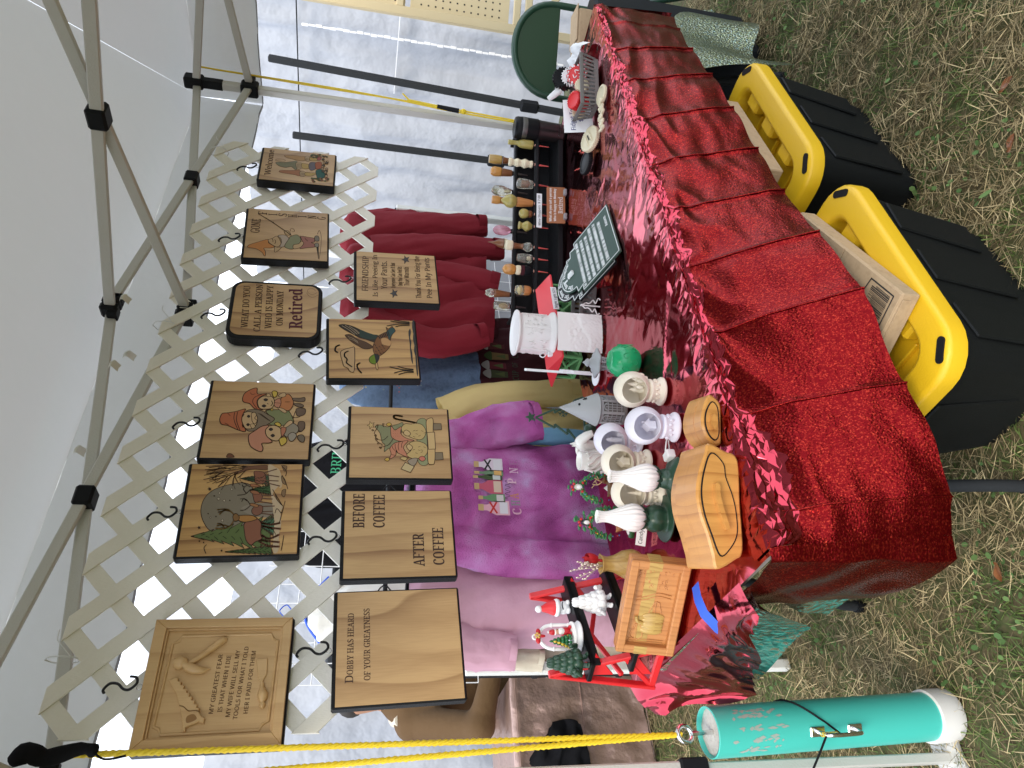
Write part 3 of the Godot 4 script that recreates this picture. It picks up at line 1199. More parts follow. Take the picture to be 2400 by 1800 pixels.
func bins() -> void:
	var lid_poly := rounded(0.62, 0.47, 0.09, 5)
	for k in 2:
		var t := thing("storage_tote", ["black storage tote with yellow lid, nearest to the viewer under the table", "black storage tote with yellow lid, the farther of the two under the table"][k], "storage tote", [Vector3(0.575, 0, 0.045), Vector3(1.29, 0, -0.02)][k], [0.03, 0.04][k], "totes under the table")
		var s := Shape.new()
		# body: wider at the top, with ribs
		var rows := []
		for j in 9:
			var v := j / 8.0
			var y := 0.36 * v
			var row := PackedVector3Array()
			var p := rounded(lerpf(0.47, 0.575, v), lerpf(0.33, 0.425, v), 0.05, 4)
			for i in p.size():
				var q := p[p.size() - 1 - i]
				row.append(Vector3(q.x, y, q.y))
			rows.append(row)
		s.grid(rows, true)
		s.box(Vector3(0, 0.012, 0), Vector3(0.42, 0.02, 0.28), 0.004)
		var body := put("body", s, M.tote_black, t)
		for x in [-0.16, 0.0, 0.16]:
			s = Shape.new()
			s.bar(Vector3(x, 0.06, 0.178), Vector3(x * 1.1, 0.30, 0.207), 0.10, 0.008, 0.003, Vector3.BACK)
			put("rib", s, M.tote_black, body)
		for sx in [-1.0, 1.0]:
			s = Shape.new()
			s.bar(Vector3(sx * 0.246, 0.08, 0.0), Vector3(sx * 0.283, 0.31, 0.0), 0.008, 0.11, 0.003, Vector3.BACK)
			put("end_rib", s, M.tote_black, body)
		# lid: a broad rounded rim standing round a sunken panel with lugs
		var lid := Shape.new()
		var prof := [[0.0, 0.352, -0.004], [0.0, 0.384, 0.0], [0.006, 0.392, 0.0], [0.014, 0.395, 0.0], [0.060, 0.397, 0.0], [0.068, 0.394, 0.0], [0.073, 0.386, 0.0], [0.078, 0.350, 0.0]]
		rows = []
		for q in prof:
			var p := rounded(0.62 - 2 * q[0], 0.47 - 2 * q[0], 0.095 - q[0] * 0.6, 6)
			var row := PackedVector3Array()
			for i in p.size():
				var e := p[p.size() - 1 - i]
				row.append(Vector3(e.x, q[1], e.y))
			rows.append(row)
		lid.grid(rows, true)
		var lo := put("lid", lid, M.tote_yellow, t)
		var pan := Shape.new()
		pan.xf = Transform3D(Basis(Vector3.RIGHT, -PI / 2), Vector3(0, 0.352, 0))
		pan.prism(rounded(0.47, 0.32, 0.05), -0.004, 0.0)
		put("sunken_panel", pan, M.tote_yellow, lo)
		for x in [-0.13, 0.02, 0.16]:
			var lug := Shape.new()
			lug.box(Vector3(x, 0.368, 0.145), Vector3(0.075, 0.036, 0.045), 0.008)
			lug.box(Vector3(x - 0.05, 0.358, 0.05), Vector3(0.007, 0.012, 0.16), 0.002)
			put("lug", lug, M.tote_yellow, lo)
		for q in [[-0.262, 0.195, -0.75], [0.262, 0.195, 0.75], [-0.262, -0.195, 0.75], [0.262, -0.195, -0.75]]:
			var sl := Shape.new()
			sl.xf = Transform3D(Basis(UP, q[2]) * Basis(Vector3.RIGHT, -PI / 2), Vector3(q[0], 0.3965, q[1]))
			sl.prism(rounded(0.055, 0.018, 0.009), -0.006, 0.0006)
			put("latch_slot", sl, M.black_plastic, lo)
	# cartons on the lids
	for k in 2:
		var t := thing("cardboard_box", ["taped brown cardboard carton with a barcode label on the near tote", "low brown cardboard carton standing behind the far tote"][k], "cardboard box", [Vector3(0.622, 0.398, 0.080), Vector3(1.30, 0.398, -0.020)][k], [0.30, 0.08][k])
		var size: Vector3 = [Vector3(0.46, 0.042, 0.27), Vector3(0.42, 0.045, 0.24)][k]
		var s := Shape.new()
		s.box(Vector3(0, size.y / 2, 0), size, 0.003)
		put("carton", s, M.cardboard, t)
		s = Shape.new()
		s.box(Vector3(-size.x * 0.25, size.y + 0.001, 0), Vector3(size.x * 0.494, 0.003, size.z * 0.98), 0.001)
		s.box(Vector3(size.x * 0.25, size.y + 0.001, 0), Vector3(size.x * 0.494, 0.003, size.z * 0.98), 0.001)
		put("flap", s, M.cardboard, t)
		s = Shape.new()
		s.box(Vector3(-size.x / 2 - 0.001, size.y * 0.62, 0), Vector3(0.002, size.y * 0.5, size.z * 0.9), 0.0005)
		put("end_flap", s, M.cardboard, t)
		if k == 0:
			var l := Shape.new()
			l.xf = Transform3D(Basis(Vector3.RIGHT, -PI / 2), Vector3(-0.165, size.y + 0.0032, 0.085)).scaled_local(Vector3(0.85, 0.85, 0.85))
			l.col = Color(0.02, 0.02, 0.02)
			l.stroke(PackedVector2Array([Vector2(-0.055, -0.04), Vector2(0.045, -0.04), Vector2(0.055, 0.0), Vector2(0.045, 0.04), Vector2(-0.055, 0.04)]), 0.004, 0.0, true)
			var r := RandomNumberGenerator.new()
			r.seed = 3
			var y := -0.032
			while y < 0.03:
				var w := r.randf_range(0.0008, 0.003)
				var h := 0.038 if r.randf() < 0.5 else 0.03
				l.stroke(PackedVector2Array([Vector2(-0.045, y), Vector2(-0.045 + h * 2, y)]), w, 0.0)
				y += w + r.randf_range(0.0008, 0.002)
			put("barcode_label", l, M.print, t)


# ---- lattice and signs -------------------------------------------------------------------------------------------

func lattice() -> void:
	var t := thing("lattice_panel", "white vinyl diamond lattice panel tied to the tent truss", "lattice", Vector3(0.93, 1.8, -0.6))
	var x0 := -0.143
	var x1 := 1.963
	var y0 := 1.501
	var y1 := 2.100
	var frame := PackedVector2Array([Vector2(x0, y0), Vector2(x1, y0), Vector2(x1, y1), Vector2(x0, y1)])
	for way in [1.0, -1.0]:
		for k in range(-3, 21):
			# centre lines x + way * y = c
			var c: float = (2.183 if way > 0 else -1.713 - 0.075 * 0.0) + 0.150 * (k - (5 if way > 0 else 2))
			var n := Vector2(1, way).normalized()
			var d := Vector2(-n.y, n.x)
			var m := n * c / sqrt(2.0)
			var strip := PackedVector2Array([m + n * 0.019 - d * 4, m + n * 0.019 + d * 4, m - n * 0.019 + d * 4, m - n * 0.019 - d * 4])
			for piece in Geometry2D.intersect_polygons(strip, frame):
				var area := 0.0
				for i in piece.size():
					area += piece[i].cross(piece[(i + 1) % piece.size()])
				if absf(area) < 0.0012:
					continue
				var q := PackedVector2Array()
				for v in piece:
					q.append(v - Vector2(0.93, 1.8))
				var s := Shape.new()
				s.prism(q, 0.0 if way > 0 else -0.0045, 0.005 if way > 0 else 0.0005, 0.0008)
				put("slat", s, M.vinyl, t)
	for x in [0.02, 1.0, 1.9]:
		var s := Shape.new()
		var loop := []
		for i in 9:
			var a := TAU * i / 8.0
			loop.append(Vector3(x - 0.93, 0.29 + 0.035 * sin(a), -0.008 + 0.024 * cos(a)))
		s.tube(loop, 0.0016, 6)
		s.tube([Vector3(x - 0.93, 0.27, 0.016), Vector3(x - 0.90, 0.30, 0.03), Vector3(x - 0.875, 0.305, 0.02)], 0.0013, 5)
		put("cable_tie", s, M.paper, t)


# A sign: centre, size. Local axes: x right, y up, face towards +z.
func sign_board(label: String, at: Vector3, w: float, h: float, face: String, turn := 0.0, tilt := 0.0, thick := 0.032, round_ := 0.0) -> Node3D:
	var t := thing("wall_sign", label, "sign", at, turn)
	t.rotation.z = tilt
	t.set_meta("w", w)
	var s := Shape.new()
	var m := 0.004
	if round_ > 0:
		s.prism(rounded(w, h, round_), -thick, 0.0, 0.004)
		m = 0.012
	else:
		s.box(Vector3(0, 0, -thick / 2), Vector3(w, h, thick), 0.0035)
	put("painted_edge", s, M.black_edge, t)
	s = Shape.new()
	if round_ > 0:
		s.prism(rounded(w - 2 * m, h - 2 * m, round_ - 0.008), -0.002, 0.0012, 0.0005)
	else:
		s.box(Vector3(0.0, -0.0015, 0.0), Vector3(w - 2 * m, h - 2 * m - 0.006, 0.003), 0.0006)
	put("wood_face", s, M[face], t)
	s = Shape.new()
	var eye := []
	for i in 9:
		eye.append(Vector3(0.006 * cos(TAU * i / 8.0), h / 2 + 0.008 + 0.006 * sin(TAU * i / 8.0), -thick / 2))
	s.tube(eye, 0.0009, 5, false)
	put("screw_eye", s, M.chrome, t)
	# its hook, hung over a slat
	return t


func hook(at: Vector3, label: String) -> void:
	var s := Shape.new()
	var p := []
	for q in [[-0.0139, 0.064], [-0.0067, 0.0675], [0.0042, 0.057], [0.0018, 0.040], [-0.0103, 0.0254], [-0.0125, 0.0121], [-0.002, 0.0], [0.010, 0.0036], [0.0139, 0.0169]]:
		p.append(Vector3(q[0], q[1], 0.012 - q[1] * 0.35))
	s.tube(curve(p, 5), 0.0029, 8)
	var o := put("s_hook", s, M.black_metal)
	o.position = at
	tag(o, label, "hook", "black hooks that carry the signs")


var art: Shape
var corner := []
var half := Vector2.ZERO
var layer := 0.0


# what is drawn on a sign is traced in a picture of its face: corners top left, top right, bottom left, bottom right
func trace(w: float, h: float, tl: Vector2, tr: Vector2, bl: Vector2, br: Vector2) -> void:
	art = Shape.new()
	corner = [tl, tr, bl, br]
	half = Vector2(w, h) / 2
	layer = 0.0019


func at(x: float, y: float) -> Vector2:
	var u := 0.5
	var v := 0.5
	var p := Vector2(x, y)
	for k in 8:
		var a: Vector2 = corner[0].lerp(corner[1], u)
		var b: Vector2 = corner[2].lerp(corner[3], u)
		var e := p - a.lerp(b, v)
		var du: Vector2 = (corner[1] - corner[0]).lerp(corner[3] - corner[2], v)
		var dv := b - a
		var det := du.cross(dv)
		u += e.cross(dv) / det
		v += du.cross(e) / det
	return Vector2((u - 0.5) * 2 * half.x, (0.5 - v) * 2 * half.y)


func pts(p: Array, smooth := true, shut := false) -> PackedVector2Array:
	var q := []
	for i in range(0, p.size(), 2):
		q.append(at(p[i], p[i + 1]))
	return PackedVector2Array(curve(q, 5, shut) if smooth else q)


func line(p: Array, w := 0.0016, c := [0.05, 0.022, 0.010], smooth := true) -> void:
	art.col = Color(c[0], c[1], c[2])
	art.stroke(pts(p, smooth), w, 0.0026)


func area(p: Array, c: Array, outline := 0.0014, smooth := true) -> void:
	var q := pts(p, smooth, smooth)
	art.col = Color(c[0], c[1], c[2])
	if c.size() == 3:
		layer += 0.00003
		art.fill(q, layer)
	if outline > 0:
		art.col = Color(0.05, 0.022, 0.010)
		art.stroke(q, outline, layer + 0.00002, true)


func text(t: String, ax: float, ay: float, bx: float, by: float, cap: float, font := "Droid Serif", bold := false) -> void:
	var a := at(ax, ay)
	var b := at(bx, by)
	var h := a.distance_to(at(ax - cap, ay))
	art.col = Color(0.05, 0.022, 0.012)
	words(art, t, font, a, b, h, 0.0017, 0.0006, bold)


func star(cx: float, cy: float, r: float, c: Array) -> void:
	var p := []
	for i in 10:
		var a := TAU * i / 10.0
		var q := r if i % 2 == 0 else r * 0.42
		p.append_array([cx - cos(a) * q, cy + sin(a) * q])
	area(p, c, 0.0012, false)


const INK := [0.05, 0.022, 0.010]


func signs() -> void:
	var z := -0.55
	var t: Node3D
	var s: Shape
	# carved tools
	t = sign_board("carved pine sign with hammer, saw and chisel in relief and a rhyme about selling tools", Vector3(-0.046, 1.762, z - 0.008), 0.272, 0.293, "pine_carved", 0.0, 0.02)
	trace(0.264, 0.285, Vector2(45, 1515), Vector2(345, 210), Vector2(1600, 1450), Vector2(1705, 180))
	for l in [["MY GREATEST FEAR", 882, 1150, 985, 560], ["IS THAT WHEN I DIE", 972, 1135, 1068, 570], ["MY WIFE WILL SELL MY", 1055, 1180, 1160, 517], ["TOOLS FOR WHAT I TOLD", 1132, 1205, 1248, 480], ["HER I PAID FOR THEM", 1240, 1148, 1322, 525]]:
		text(l[0], l[1], l[2], l[3], l[4], 46, "Droid Sans")
	for i in art.c.size():
		art.c[i] = Color(0.10, 0.045, 0.014)
	put("carved_lettering", art, M.ink, t)
	s = Shape.new()
	var o := [at(45, 1515), at(345, 210), at(1705, 180), at(1600, 1450)]
	var n := [at(190, 1408), at(440, 300), at(1605, 275), at(1500, 1340)]
	for k in 4:
		s.prism(PackedVector2Array([o[k], o[(k + 1) % 4], n[(k + 1) % 4], n[k]]), 0.0, 0.015, 0.0012)
		s.prism(PackedVector2Array([n[k], n[(k + 1) % 4], n[(k + 1) % 4].lerp(Vector2.ZERO, 0.035), n[k].lerp(Vector2.ZERO, 0.035)]), 0.0, 0.009, 0.0008)
	put("raised_frame", s, M.pine_carved, t)
	s = Shape.new()
	var notched := []
	var inner := [at(262, 1352), at(505, 372), at(1560, 340), at(1448, 1302)]
	for k in 4:
		var a: Vector2 = inner[k]
		var b: Vector2 = inner[(k + 1) % 4]
		var d := (b - a).normalized()
		notched.append(Vector3(a.x + d.x * 0.016, a.y + d.y * 0.016, 0.0012))
		notched.append(Vector3(b.x - d.x * 0.016, b.y - d.y * 0.016, 0.0012))
		var e: Vector2 = inner[(k + 2) % 4]
		var f := (b - d * 0.016).lerp(b + (e - b).normalized() * 0.016, 0.5).lerp(Vector2.ZERO, 0.03)
		notched.append(Vector3(f.x, f.y, 0.0012))
	notched.append(notched[0])
	s.tube(notched, 0.0036, 6, false)
	put("notched_moulding", s, M.pine_carved, t)
	s = Shape.new()
	var saw := []
	for i in 19:
		var p := Vector2(512, 803).lerp(Vector2(748, 1135), i / 18.0) + Vector2(0, 0)
		var bow := sin(PI * i / 18.0) * 8.0
		saw.append(at(p.x + bow + 14.0, p.y - 8.0) if i % 2 else at(p.x + bow - 6.0, p.y + 4.0))
	for q in [[770, 1185], [803, 1200], [792, 1252], [742, 1238], [690, 1258], [612, 1288], [608, 1325], [580, 1322], [568, 1200], [548, 1085], [510, 960], [443, 838]]:
		saw.append(at(q[0], q[1]))
	s.prism(PackedVector2Array(saw), 0.0, 0.010, 0.0014)
	var hole := Shape.new()
	hole.col = Color(0.26, 0.13, 0.04)
	hole.fill(pts([632, 1180, 690, 1165, 722, 1200, 700, 1225, 625, 1248, 612, 1215], true, true), 0.0104)
	hole.stroke(pts([548, 1085, 590, 1095, 640, 1135, 700, 1130, 745, 1140]), 0.0018, 0.0104)
	var sw := put("carved_saw", s, M.pine_carved, t)
	put("handle_hole", hole, M.ink, sw)
	s = Shape.new()
	var p3 := func(x: float, y: float, zz: float) -> Vector3:
		var q := at(x, y)
		return Vector3(q.x, q.y, zz * 1.5)
	s.tube([p3.call(640, 668, 0.004), p3.call(760, 590, 0.004), p3.call(880, 505, 0.005), p3.call(960, 440, 0.005), p3.call(1000, 415, 0.005), p3.call(1030, 415, 0.004)], [0.0055, 0.0062, 0.0072, 0.0078, 0.0072, 0.003], 12)
	s.tube([p3.call(488, 672, 0.004), p3.call(500, 665, 0.004), p3.call(560, 655, 0.005), p3.call(600, 665, 0.005), p3.call(612, 680, 0.005), p3.call(630, 700, 0.005), p3.call(700, 725, 0.005), p3.call(780, 735, 0.004), p3.call(860, 712, 0.002)], [0.004, 0.011, 0.0145, 0.012, 0.0075, 0.010, 0.010, 0.007, 0.001], 14)
	put("carved_hammer", s, M.pine_carved, t)
	s = Shape.new()
	s.prism(PackedVector2Array([at(1322, 612), at(1446, 604), at(1440, 765), at(1402, 832), at(1396, 858), at(1376, 858), at(1345, 800)]), 0.0, 0.006, 0.0015)
	s.tube([p3.call(1388, 850, 0.004), p3.call(1390, 880, 0.004), p3.call(1388, 895, 0.004), p3.call(1390, 930, 0.004), p3.call(1396, 965, 0.004), p3.call(1398, 1000, 0.004), p3.call(1392, 1040, 0.004), p3.call(1394, 1052, 0.004), p3.call(1394, 1075, 0.004), p3.call(1395, 1108, 0.003)], [0.003, 0.0055, 0.004, 0.008, 0.0115, 0.011, 0.006, 0.0048, 0.008, 0.0015], 14)
	put("carved_chisel", s, M.pine_carved, t)

	# the sign in the lower row, left: words only
	t = sign_board("black edged pine sign with two lines of fancy lettering about greatness", Vector3(0.029, 1.383, z), 0.262, 0.294, "pine_3", 0.0, 0.05)
	trace(0.254, 0.280, Vector2(170, 1450), Vector2(210, 185), Vector2(1730, 1385), Vector2(1600, 175))
	text("D", 388, 1205, 388, 1125, 95)
	text("OBBY HAS HEARD", 388, 1115, 400, 436, 72)
	text("OF YOUR GREATNESS", 590, 1180, 582, 384, 74)
	put("lettering", art, M.ink, t)

	t = sign_board("black edged pine sign that reads before coffee and after coffee", Vector3(0.310, 1.390, z), 0.246, 0.284, "pine_1", 0.0, 0.045)
	trace(0.238, 0.270, Vector2(120, 1390), Vector2(170, 170), Vector2(1875, 1410), Vector2(1745, 220))
	for l in [["BEFORE", 455, 718, 465, 222], ["COFFEE", 763, 725, 763, 250], ["AFTER", 1388, 1275, 1362, 830], ["COFFEE", 1702, 1268, 1666, 760]]:
		text(l[0], l[1], l[2], l[3], l[4], 178, "Droid Serif", true)
	put("lettering", art, M.ink, t)

	# two gnomes in a truck
	t = sign_board("black edged pine sign with two bearded gnomes and a tree in a truck", Vector3(0.586, 1.393, z), 0.240, 0.283, "pine_1", 0.0, 0.035)
	trace(0.232, 0.270, Vector2(190, 1390), Vector2(238, 215), Vector2(2035, 1470), Vector2(1920, 335))
	var grn := [0.22, 0.22, 0.11]
	var pk := [0.50, 0.20, 0.11]
	var tan_ := [0.50, 0.35, 0.14]
	area([660, 590, 740, 560, 860, 600, 940, 590, 1060, 560, 1150, 560, 1060, 900, 1000, 960, 900, 960, 820, 1010, 830, 900, 780, 850, 740, 700], grn, 0.0014)
	star(585, 560, 70, [0.55, 0.38, 0.15])
	line([690, 620, 640, 700, 680, 740, 660, 800, 720, 860, 780, 900, 760, 960, 740, 940])
	line([640, 650, 600, 640])
	line([700, 610, 690, 560])
	line([800, 600, 790, 550])
	line([660, 740, 690, 800, 800, 820, 880, 760])
	line([800, 930, 900, 900, 980, 800])
	for q in [[615, 648], [660, 738], [690, 800], [712, 870], [745, 940], [700, 565], [800, 548]]:
		area([q[0] - 18, q[1], q[0], q[1] - 12, q[0] + 18, q[1], q[0], q[1] + 12], [0.30, 0.17, 0.07], 0.001)
	area([1400, 520, 1560, 515, 1590, 900, 1610, 1230, 1430, 1200, 1400, 800], [0.26, 0.27, 0.13], 0.0014)
	area([940, 590, 1000, 660, 1050, 640, 1120, 610, 1110, 720, 1200, 800, 1350, 850, 1100, 850, 960, 790, 930, 700], pk, 0.0016)
	area([850, 560, 900, 530, 945, 560, 900, 590], [0.52, 0.33, 0.06], 0.0014)
	area([1120, 620, 1190, 560, 1280, 570, 1400, 560, 1500, 600, 1560, 700, 1530, 800, 1450, 840, 1300, 800, 1200, 740, 1140, 700], tan_, 0.0016)
	area([1165, 690, 1220, 670, 1285, 730, 1240, 770, 1170, 740], [0.54, 0.37, 0.17], 0.0016)
	area([920, 960, 1000, 880, 1100, 860, 1240, 850, 1160, 950, 1220, 1060, 1250, 1120, 1060, 1040, 1030, 1000, 1020, 1080, 920, 1130, 940, 1050], pk, 0.0016)
	for q in [[960, 930, 1010, 1000], [1010, 890, 1060, 1040], [1080, 870, 1080, 1000], [1150, 860, 1130, 960], [950, 1060, 1020, 1080]]:
		line([q[0], q[1], (q[0] + q[2]) / 2 - 15, (q[1] + q[3]) / 2, q[2], q[3]], 0.0013)
	area([825, 1140, 870, 1110, 915, 1135, 880, 1168], [0.52, 0.33, 0.06], 0.0014)
	area([1260, 900, 1360, 860, 1480, 880, 1580, 940, 1590, 1060, 1500, 1130, 1330, 1140, 1220, 1080, 1300, 1000], tan_, 0.0016)
	area([1215, 940, 1260, 905, 1325, 960, 1270, 1010], [0.54, 0.37, 0.17], 0.0016)
	for k in 14:
		var bx := 1330 + (k % 5) * 48
		var by := (690 if k < 7 else 960) + (k % 3) * 45
		line([bx, by, bx + 36, by - 12 + (k % 2) * 26], 0.0012, INK, false)
	for k in 12:
		area([980 + (k % 4) * 38, 670 + (k / 4) * 45, 986 + (k % 4) * 38, 676 + (k / 4) * 45, 980 + (k % 4) * 38, 682 + (k / 4) * 45], INK, 0.0, false)
	# candy cane, mug, bumper, wheels
	line([1380, 555, 1250, 520, 1100, 490, 1000, 460, 985, 420, 1030, 410, 1130, 430], 0.0052)
	line([1375, 555, 1250, 520, 1100, 490, 1002, 460, 990, 425, 1030, 415, 1125, 432], 0.0032, [0.50, 0.33, 0.15])
	area([1120, 1300, 1195, 1200, 1360, 1270, 1290, 1360], [0.52, 0.40, 0.20], 0.0018, false)
	area([1240, 1190, 1320, 1140, 1420, 1150, 1350, 1260], [0.30, 0.24, 0.17], 0.0014)
	area([1440, 1140, 1500, 1110, 1560, 1150, 1520, 1190, 1470, 1180], [0.52, 0.16, 0.10], 0.0014)
	area([1100, 1130, 1160, 1110, 1230, 1130, 1190, 1170], tan_, 0.0014)
	area([1690, 575, 1830, 585, 1845, 685, 1690, 690], [0.20, 0.15, 0.09], 0.0016, false)
	area([1730, 1060, 1870, 1065, 1885, 1180, 1735, 1180], [0.20, 0.15, 0.09], 0.0016, false)
	area([1560, 540, 1600, 490, 1680, 500, 1690, 720, 1730, 1010, 1725, 1220, 1680, 1250, 1610, 1220, 1595, 1000, 1575, 720], [0.54, 0.36, 0.15], 0.0018)
	area([1580, 725, 1715, 725, 1740, 1005, 1610, 1005], [0.55, 0.38, 0.17], 0.0018, false)
	text("Happy", 1640, 890, 1630, 820, 32)
	text("HOLIDAYS", 1715, 945, 1700, 782, 56, "Droid Sans")
	put("engraving", art, M.ink, t)

	# duck
	t = sign_board("grooved pine sign with a flying green headed duck over reeds and water", Vector3(0.923, 1.481, z), 0.242, 0.274, "pine_2", 0.0, 0.08)
	trace(0.234, 0.262, Vector2(240, 1265), Vector2(235, 165), Vector2(2030, 1345), Vector2(1895, 285))
	area([450, 300, 540, 295, 700, 340, 880, 430, 1060, 510, 1200, 545, 1150, 660, 1080, 650, 950, 600, 830, 560, 700, 490, 560, 410, 450, 330], [0.035, 0.026, 0.018], 0.002)
	area([560, 505, 660, 500, 800, 590, 950, 650, 1090, 740, 1040, 780, 930, 780, 830, 730, 700, 650, 600, 560], [0.09, 0.045, 0.02], 0.002)
	area([850, 420, 980, 470, 1180, 550, 1140, 600, 960, 590, 840, 530], [0.02, 0.04, 0.035], 0.0)
	for q in [[500, 325, 740, 500], [560, 320, 790, 500], [640, 340, 820, 490], [720, 390, 830, 480], [620, 540, 800, 640], [640, 580, 810, 670]]:
		line([q[0], q[1], (q[0] + q[2]) / 2.0, (q[1] + q[3]) / 2.0 - 12, q[2], q[3]], 0.0022, [0.42, 0.32, 0.21])
	area([1190, 560, 1300, 500, 1370, 470, 1350, 390, 1400, 420, 1470, 380, 1500, 430, 1535, 470, 1470, 540, 1440, 640, 1450, 720, 1400, 800, 1310, 880, 1200, 930, 1130, 880, 1100, 760, 1130, 660], [0.20, 0.085, 0.03], 0.002)
	area([1260, 610, 1330, 590, 1440, 650, 1440, 740, 1350, 730, 1280, 700], [0.50, 0.28, 0.12], 0.0)
	area([1370, 470, 1480, 400, 1530, 470, 1450, 560, 1420, 640, 1390, 560], [0.025, 0.07, 0.07], 0.0012)
	for k in 7:
		line([1210 + k * 30, 560 - k * 14, 1235 + k * 30, 600 - k * 8], 0.0034, [0.02, 0.014, 0.01], false)
	for k in 16:
		var a := 1120 + (k * 37) % 200
		var b := 700 + (k * 53) % 190
		line([a, b, a + 30, b + 22], 0.0018, [0.04, 0.02, 0.01], false)
	area([1100, 900, 1160, 890, 1190, 980, 1170, 1060, 1100, 1060, 1040, 1020, 1035, 950], [0.13, 0.20, 0.015], 0.002)
	area([1130, 880, 1230, 920, 1215, 1000, 1170, 1050, 1150, 970], [0.02, 0.02, 0.02], 0.0)
	area([1150, 1070, 1190, 1050, 1205, 1150, 1180, 1165], [0.52, 0.33, 0.14], 0.0018)
	area([745, 770, 740, 1150, 690, 1190, 640, 1160, 620, 1120, 540, 1080, 510, 990, 480, 900, 480, 810, 560, 770, 640, 755, 690, 745], [0.48, 0.31, 0.16], 0.0022)
	line([620, 810, 560, 840, 550, 900, 600, 960, 590, 1020, 640, 1060, 690, 1095], 0.004, [0.05, 0.055, 0.055])
	line([455, 690, 385, 720, 370, 790, 420, 825], 0.0045, [0.05, 0.055, 0.055])
	line([850, 1035, 795, 1070, 820, 1150, 880, 1210], 0.0045, [0.05, 0.055, 0.055])
	for q in [[1810, 350, 1600, 340, 1370, 365], [1810, 330, 1620, 310, 1440, 275], [1805, 310, 1660, 290, 1515, 260], [1810, 375, 1650, 370, 1540, 390], [1905, 1205, 1700, 1190, 1440, 1130], [1905, 1190, 1750, 1170, 1600, 1128], [1910, 1230, 1700, 1210, 1530, 1240], [1910, 1245, 1760, 1240, 1620, 1272]]:
		line(q, 0.0034, [0.025, 0.022, 0.018])
	area([1830, 440, 1845, 520, 1830, 600, 1860, 700, 1850, 790, 1880, 880, 1890, 980, 1900, 1100, 1865, 1030, 1850, 930, 1835, 830, 1825, 700, 1800, 560, 1800, 480], [0.035, 0.035, 0.034], 0.0)
	area([1870, 300, 1900, 300, 1960, 800, 2005, 1280, 1980, 1270, 1960, 1130, 1945, 960, 1915, 860, 1920, 760, 1890, 640, 1895, 540, 1868, 430], [0.03, 0.03, 0.03], 0.0)
	put("engraving", art, M.ink, t)

	t = sign_board("black edged pine sign about friendship with two dark stars among its words", Vector3(1.245, 1.418, z), 0.238, 0.276, "pine_1", 0.0, 0.06)
	trace(0.230, 0.262, Vector2(295, 1165), Vector2(310, 220), Vector2(2010, 1335), Vector2(1910, 400))
	for l in [["FRIENDSHIP", 540, 1018, 562, 345, 130], ["Is Like Peeing In", 738, 1138, 735, 330, 105], ["Your Pants.", 935, 1010, 935, 462, 130], ["Everyone Can See It But", 1105, 990, 1100, 505, 95], ["Only You Can Feel Its", 1255, 968, 1240, 590, 95], ["True Warmth", 1398, 972, 1385, 605, 105], ["Thank You For Being the", 1650, 1225, 1605, 400, 115], ["Pee In My Pants", 1880, 1230, 1812, 440, 115]]:
		text(l[0], l[1], l[2], l[3], l[4], l[5], "Droid Sans")
	star(1075, 1098, 88, [0.06, 0.055, 0.055])
	star(1325, 448, 88, [0.06, 0.055, 0.055])
	put("lettering", art, M.ink, t)

	# fishing gnome
	t = sign_board("black edged pine sign with a gnome in an orange cap gone fishing", Vector3(1.402, 1.786, z), 0.254, 0.274, "pine_3", 0.0, 0.075)
	trace(0.246, 0.262, Vector2(110, 1215), Vector2(230, 245), Vector2(1920, 1330), Vector2(1930, 375))
	text("GONE", 465, 755, 495, 480, 190)
	var letters := "FISHING"
	var where := [[625, 385, 625, 325], [845, 402, 845, 372], [1055, 430, 1060, 375], [1262, 452, 1262, 395], [1470, 455, 1470, 425], [1685, 490, 1685, 425], [1890, 510, 1892, 455]]
	for k in 7:
		text(letters[k], where[k][0], where[k][1], where[k][2], where[k][3], 185)
	area([215, 1020, 260, 985, 420, 940, 640, 890, 660, 960, 780, 1030, 700, 1060, 560, 1060, 590, 1120, 590, 1200, 560, 1200, 520, 1140, 400, 1070, 240, 1040], [0.50, 0.20, 0.055], 0.0018)
	area([650, 900, 740, 870, 830, 830, 900, 900, 920, 990, 840, 1040, 760, 1010, 680, 960], [0.48, 0.32, 0.17], 0.0018)
	area([860, 820, 1000, 810, 1090, 880, 1060, 960, 1000, 1030, 900, 1040, 930, 960, 920, 880], [0.42, 0.33, 0.26], 0.0018)
	area([790, 1040, 850, 1050, 930, 1050, 880, 1100, 790, 1140], [0.48, 0.32, 0.17], 0.0018)
	area([1000, 1030, 1090, 890, 1130, 840, 1250, 810, 1310, 840, 1350, 900, 1320, 980, 1210, 1010, 1200, 1080, 1100, 1085], [0.24, 0.24, 0.14], 0.0018)
	area([1350, 840, 1500, 860, 1640, 890, 1640, 960, 1580, 970, 1650, 1010, 1640, 1060, 1480, 1070, 1330, 1080, 1400, 980, 1370, 920], [0.33, 0.14, 0.11], 0.0018)
	area([1190, 1010, 1300, 990, 1360, 940, 1410, 980, 1340, 1060, 1200, 1085], [0.48, 0.32, 0.17], 0.0018)
	area([1650, 860, 1700, 835, 1745, 870, 1740, 940, 1660, 935], [0.20, 0.17, 0.13], 0.0018)
	area([1650, 1000, 1720, 985, 1740, 1050, 1670, 1060], [0.22, 0.20, 0.16], 0.0018)
	area([1690, 1060, 1735, 1060, 1735, 1290], [0.03, 0.02, 0.01], 0.001, false)
	line([1710, 810, 1750, 730, 1790, 830, 1790, 1010, 1770, 1180, 1745, 1290], 0.0014)
	line([1140, 820, 1060, 760, 1000, 720, 700, 520, 440, 365], 0.0026)
	area([990, 740, 1040, 720, 1090, 740, 1130, 800, 1040, 810], [0.48, 0.32, 0.17], 0.0018)
	line([1130, 740, 1120, 700, 1170, 680, 1210, 720, 1200, 750, 1160, 750], 0.0014)
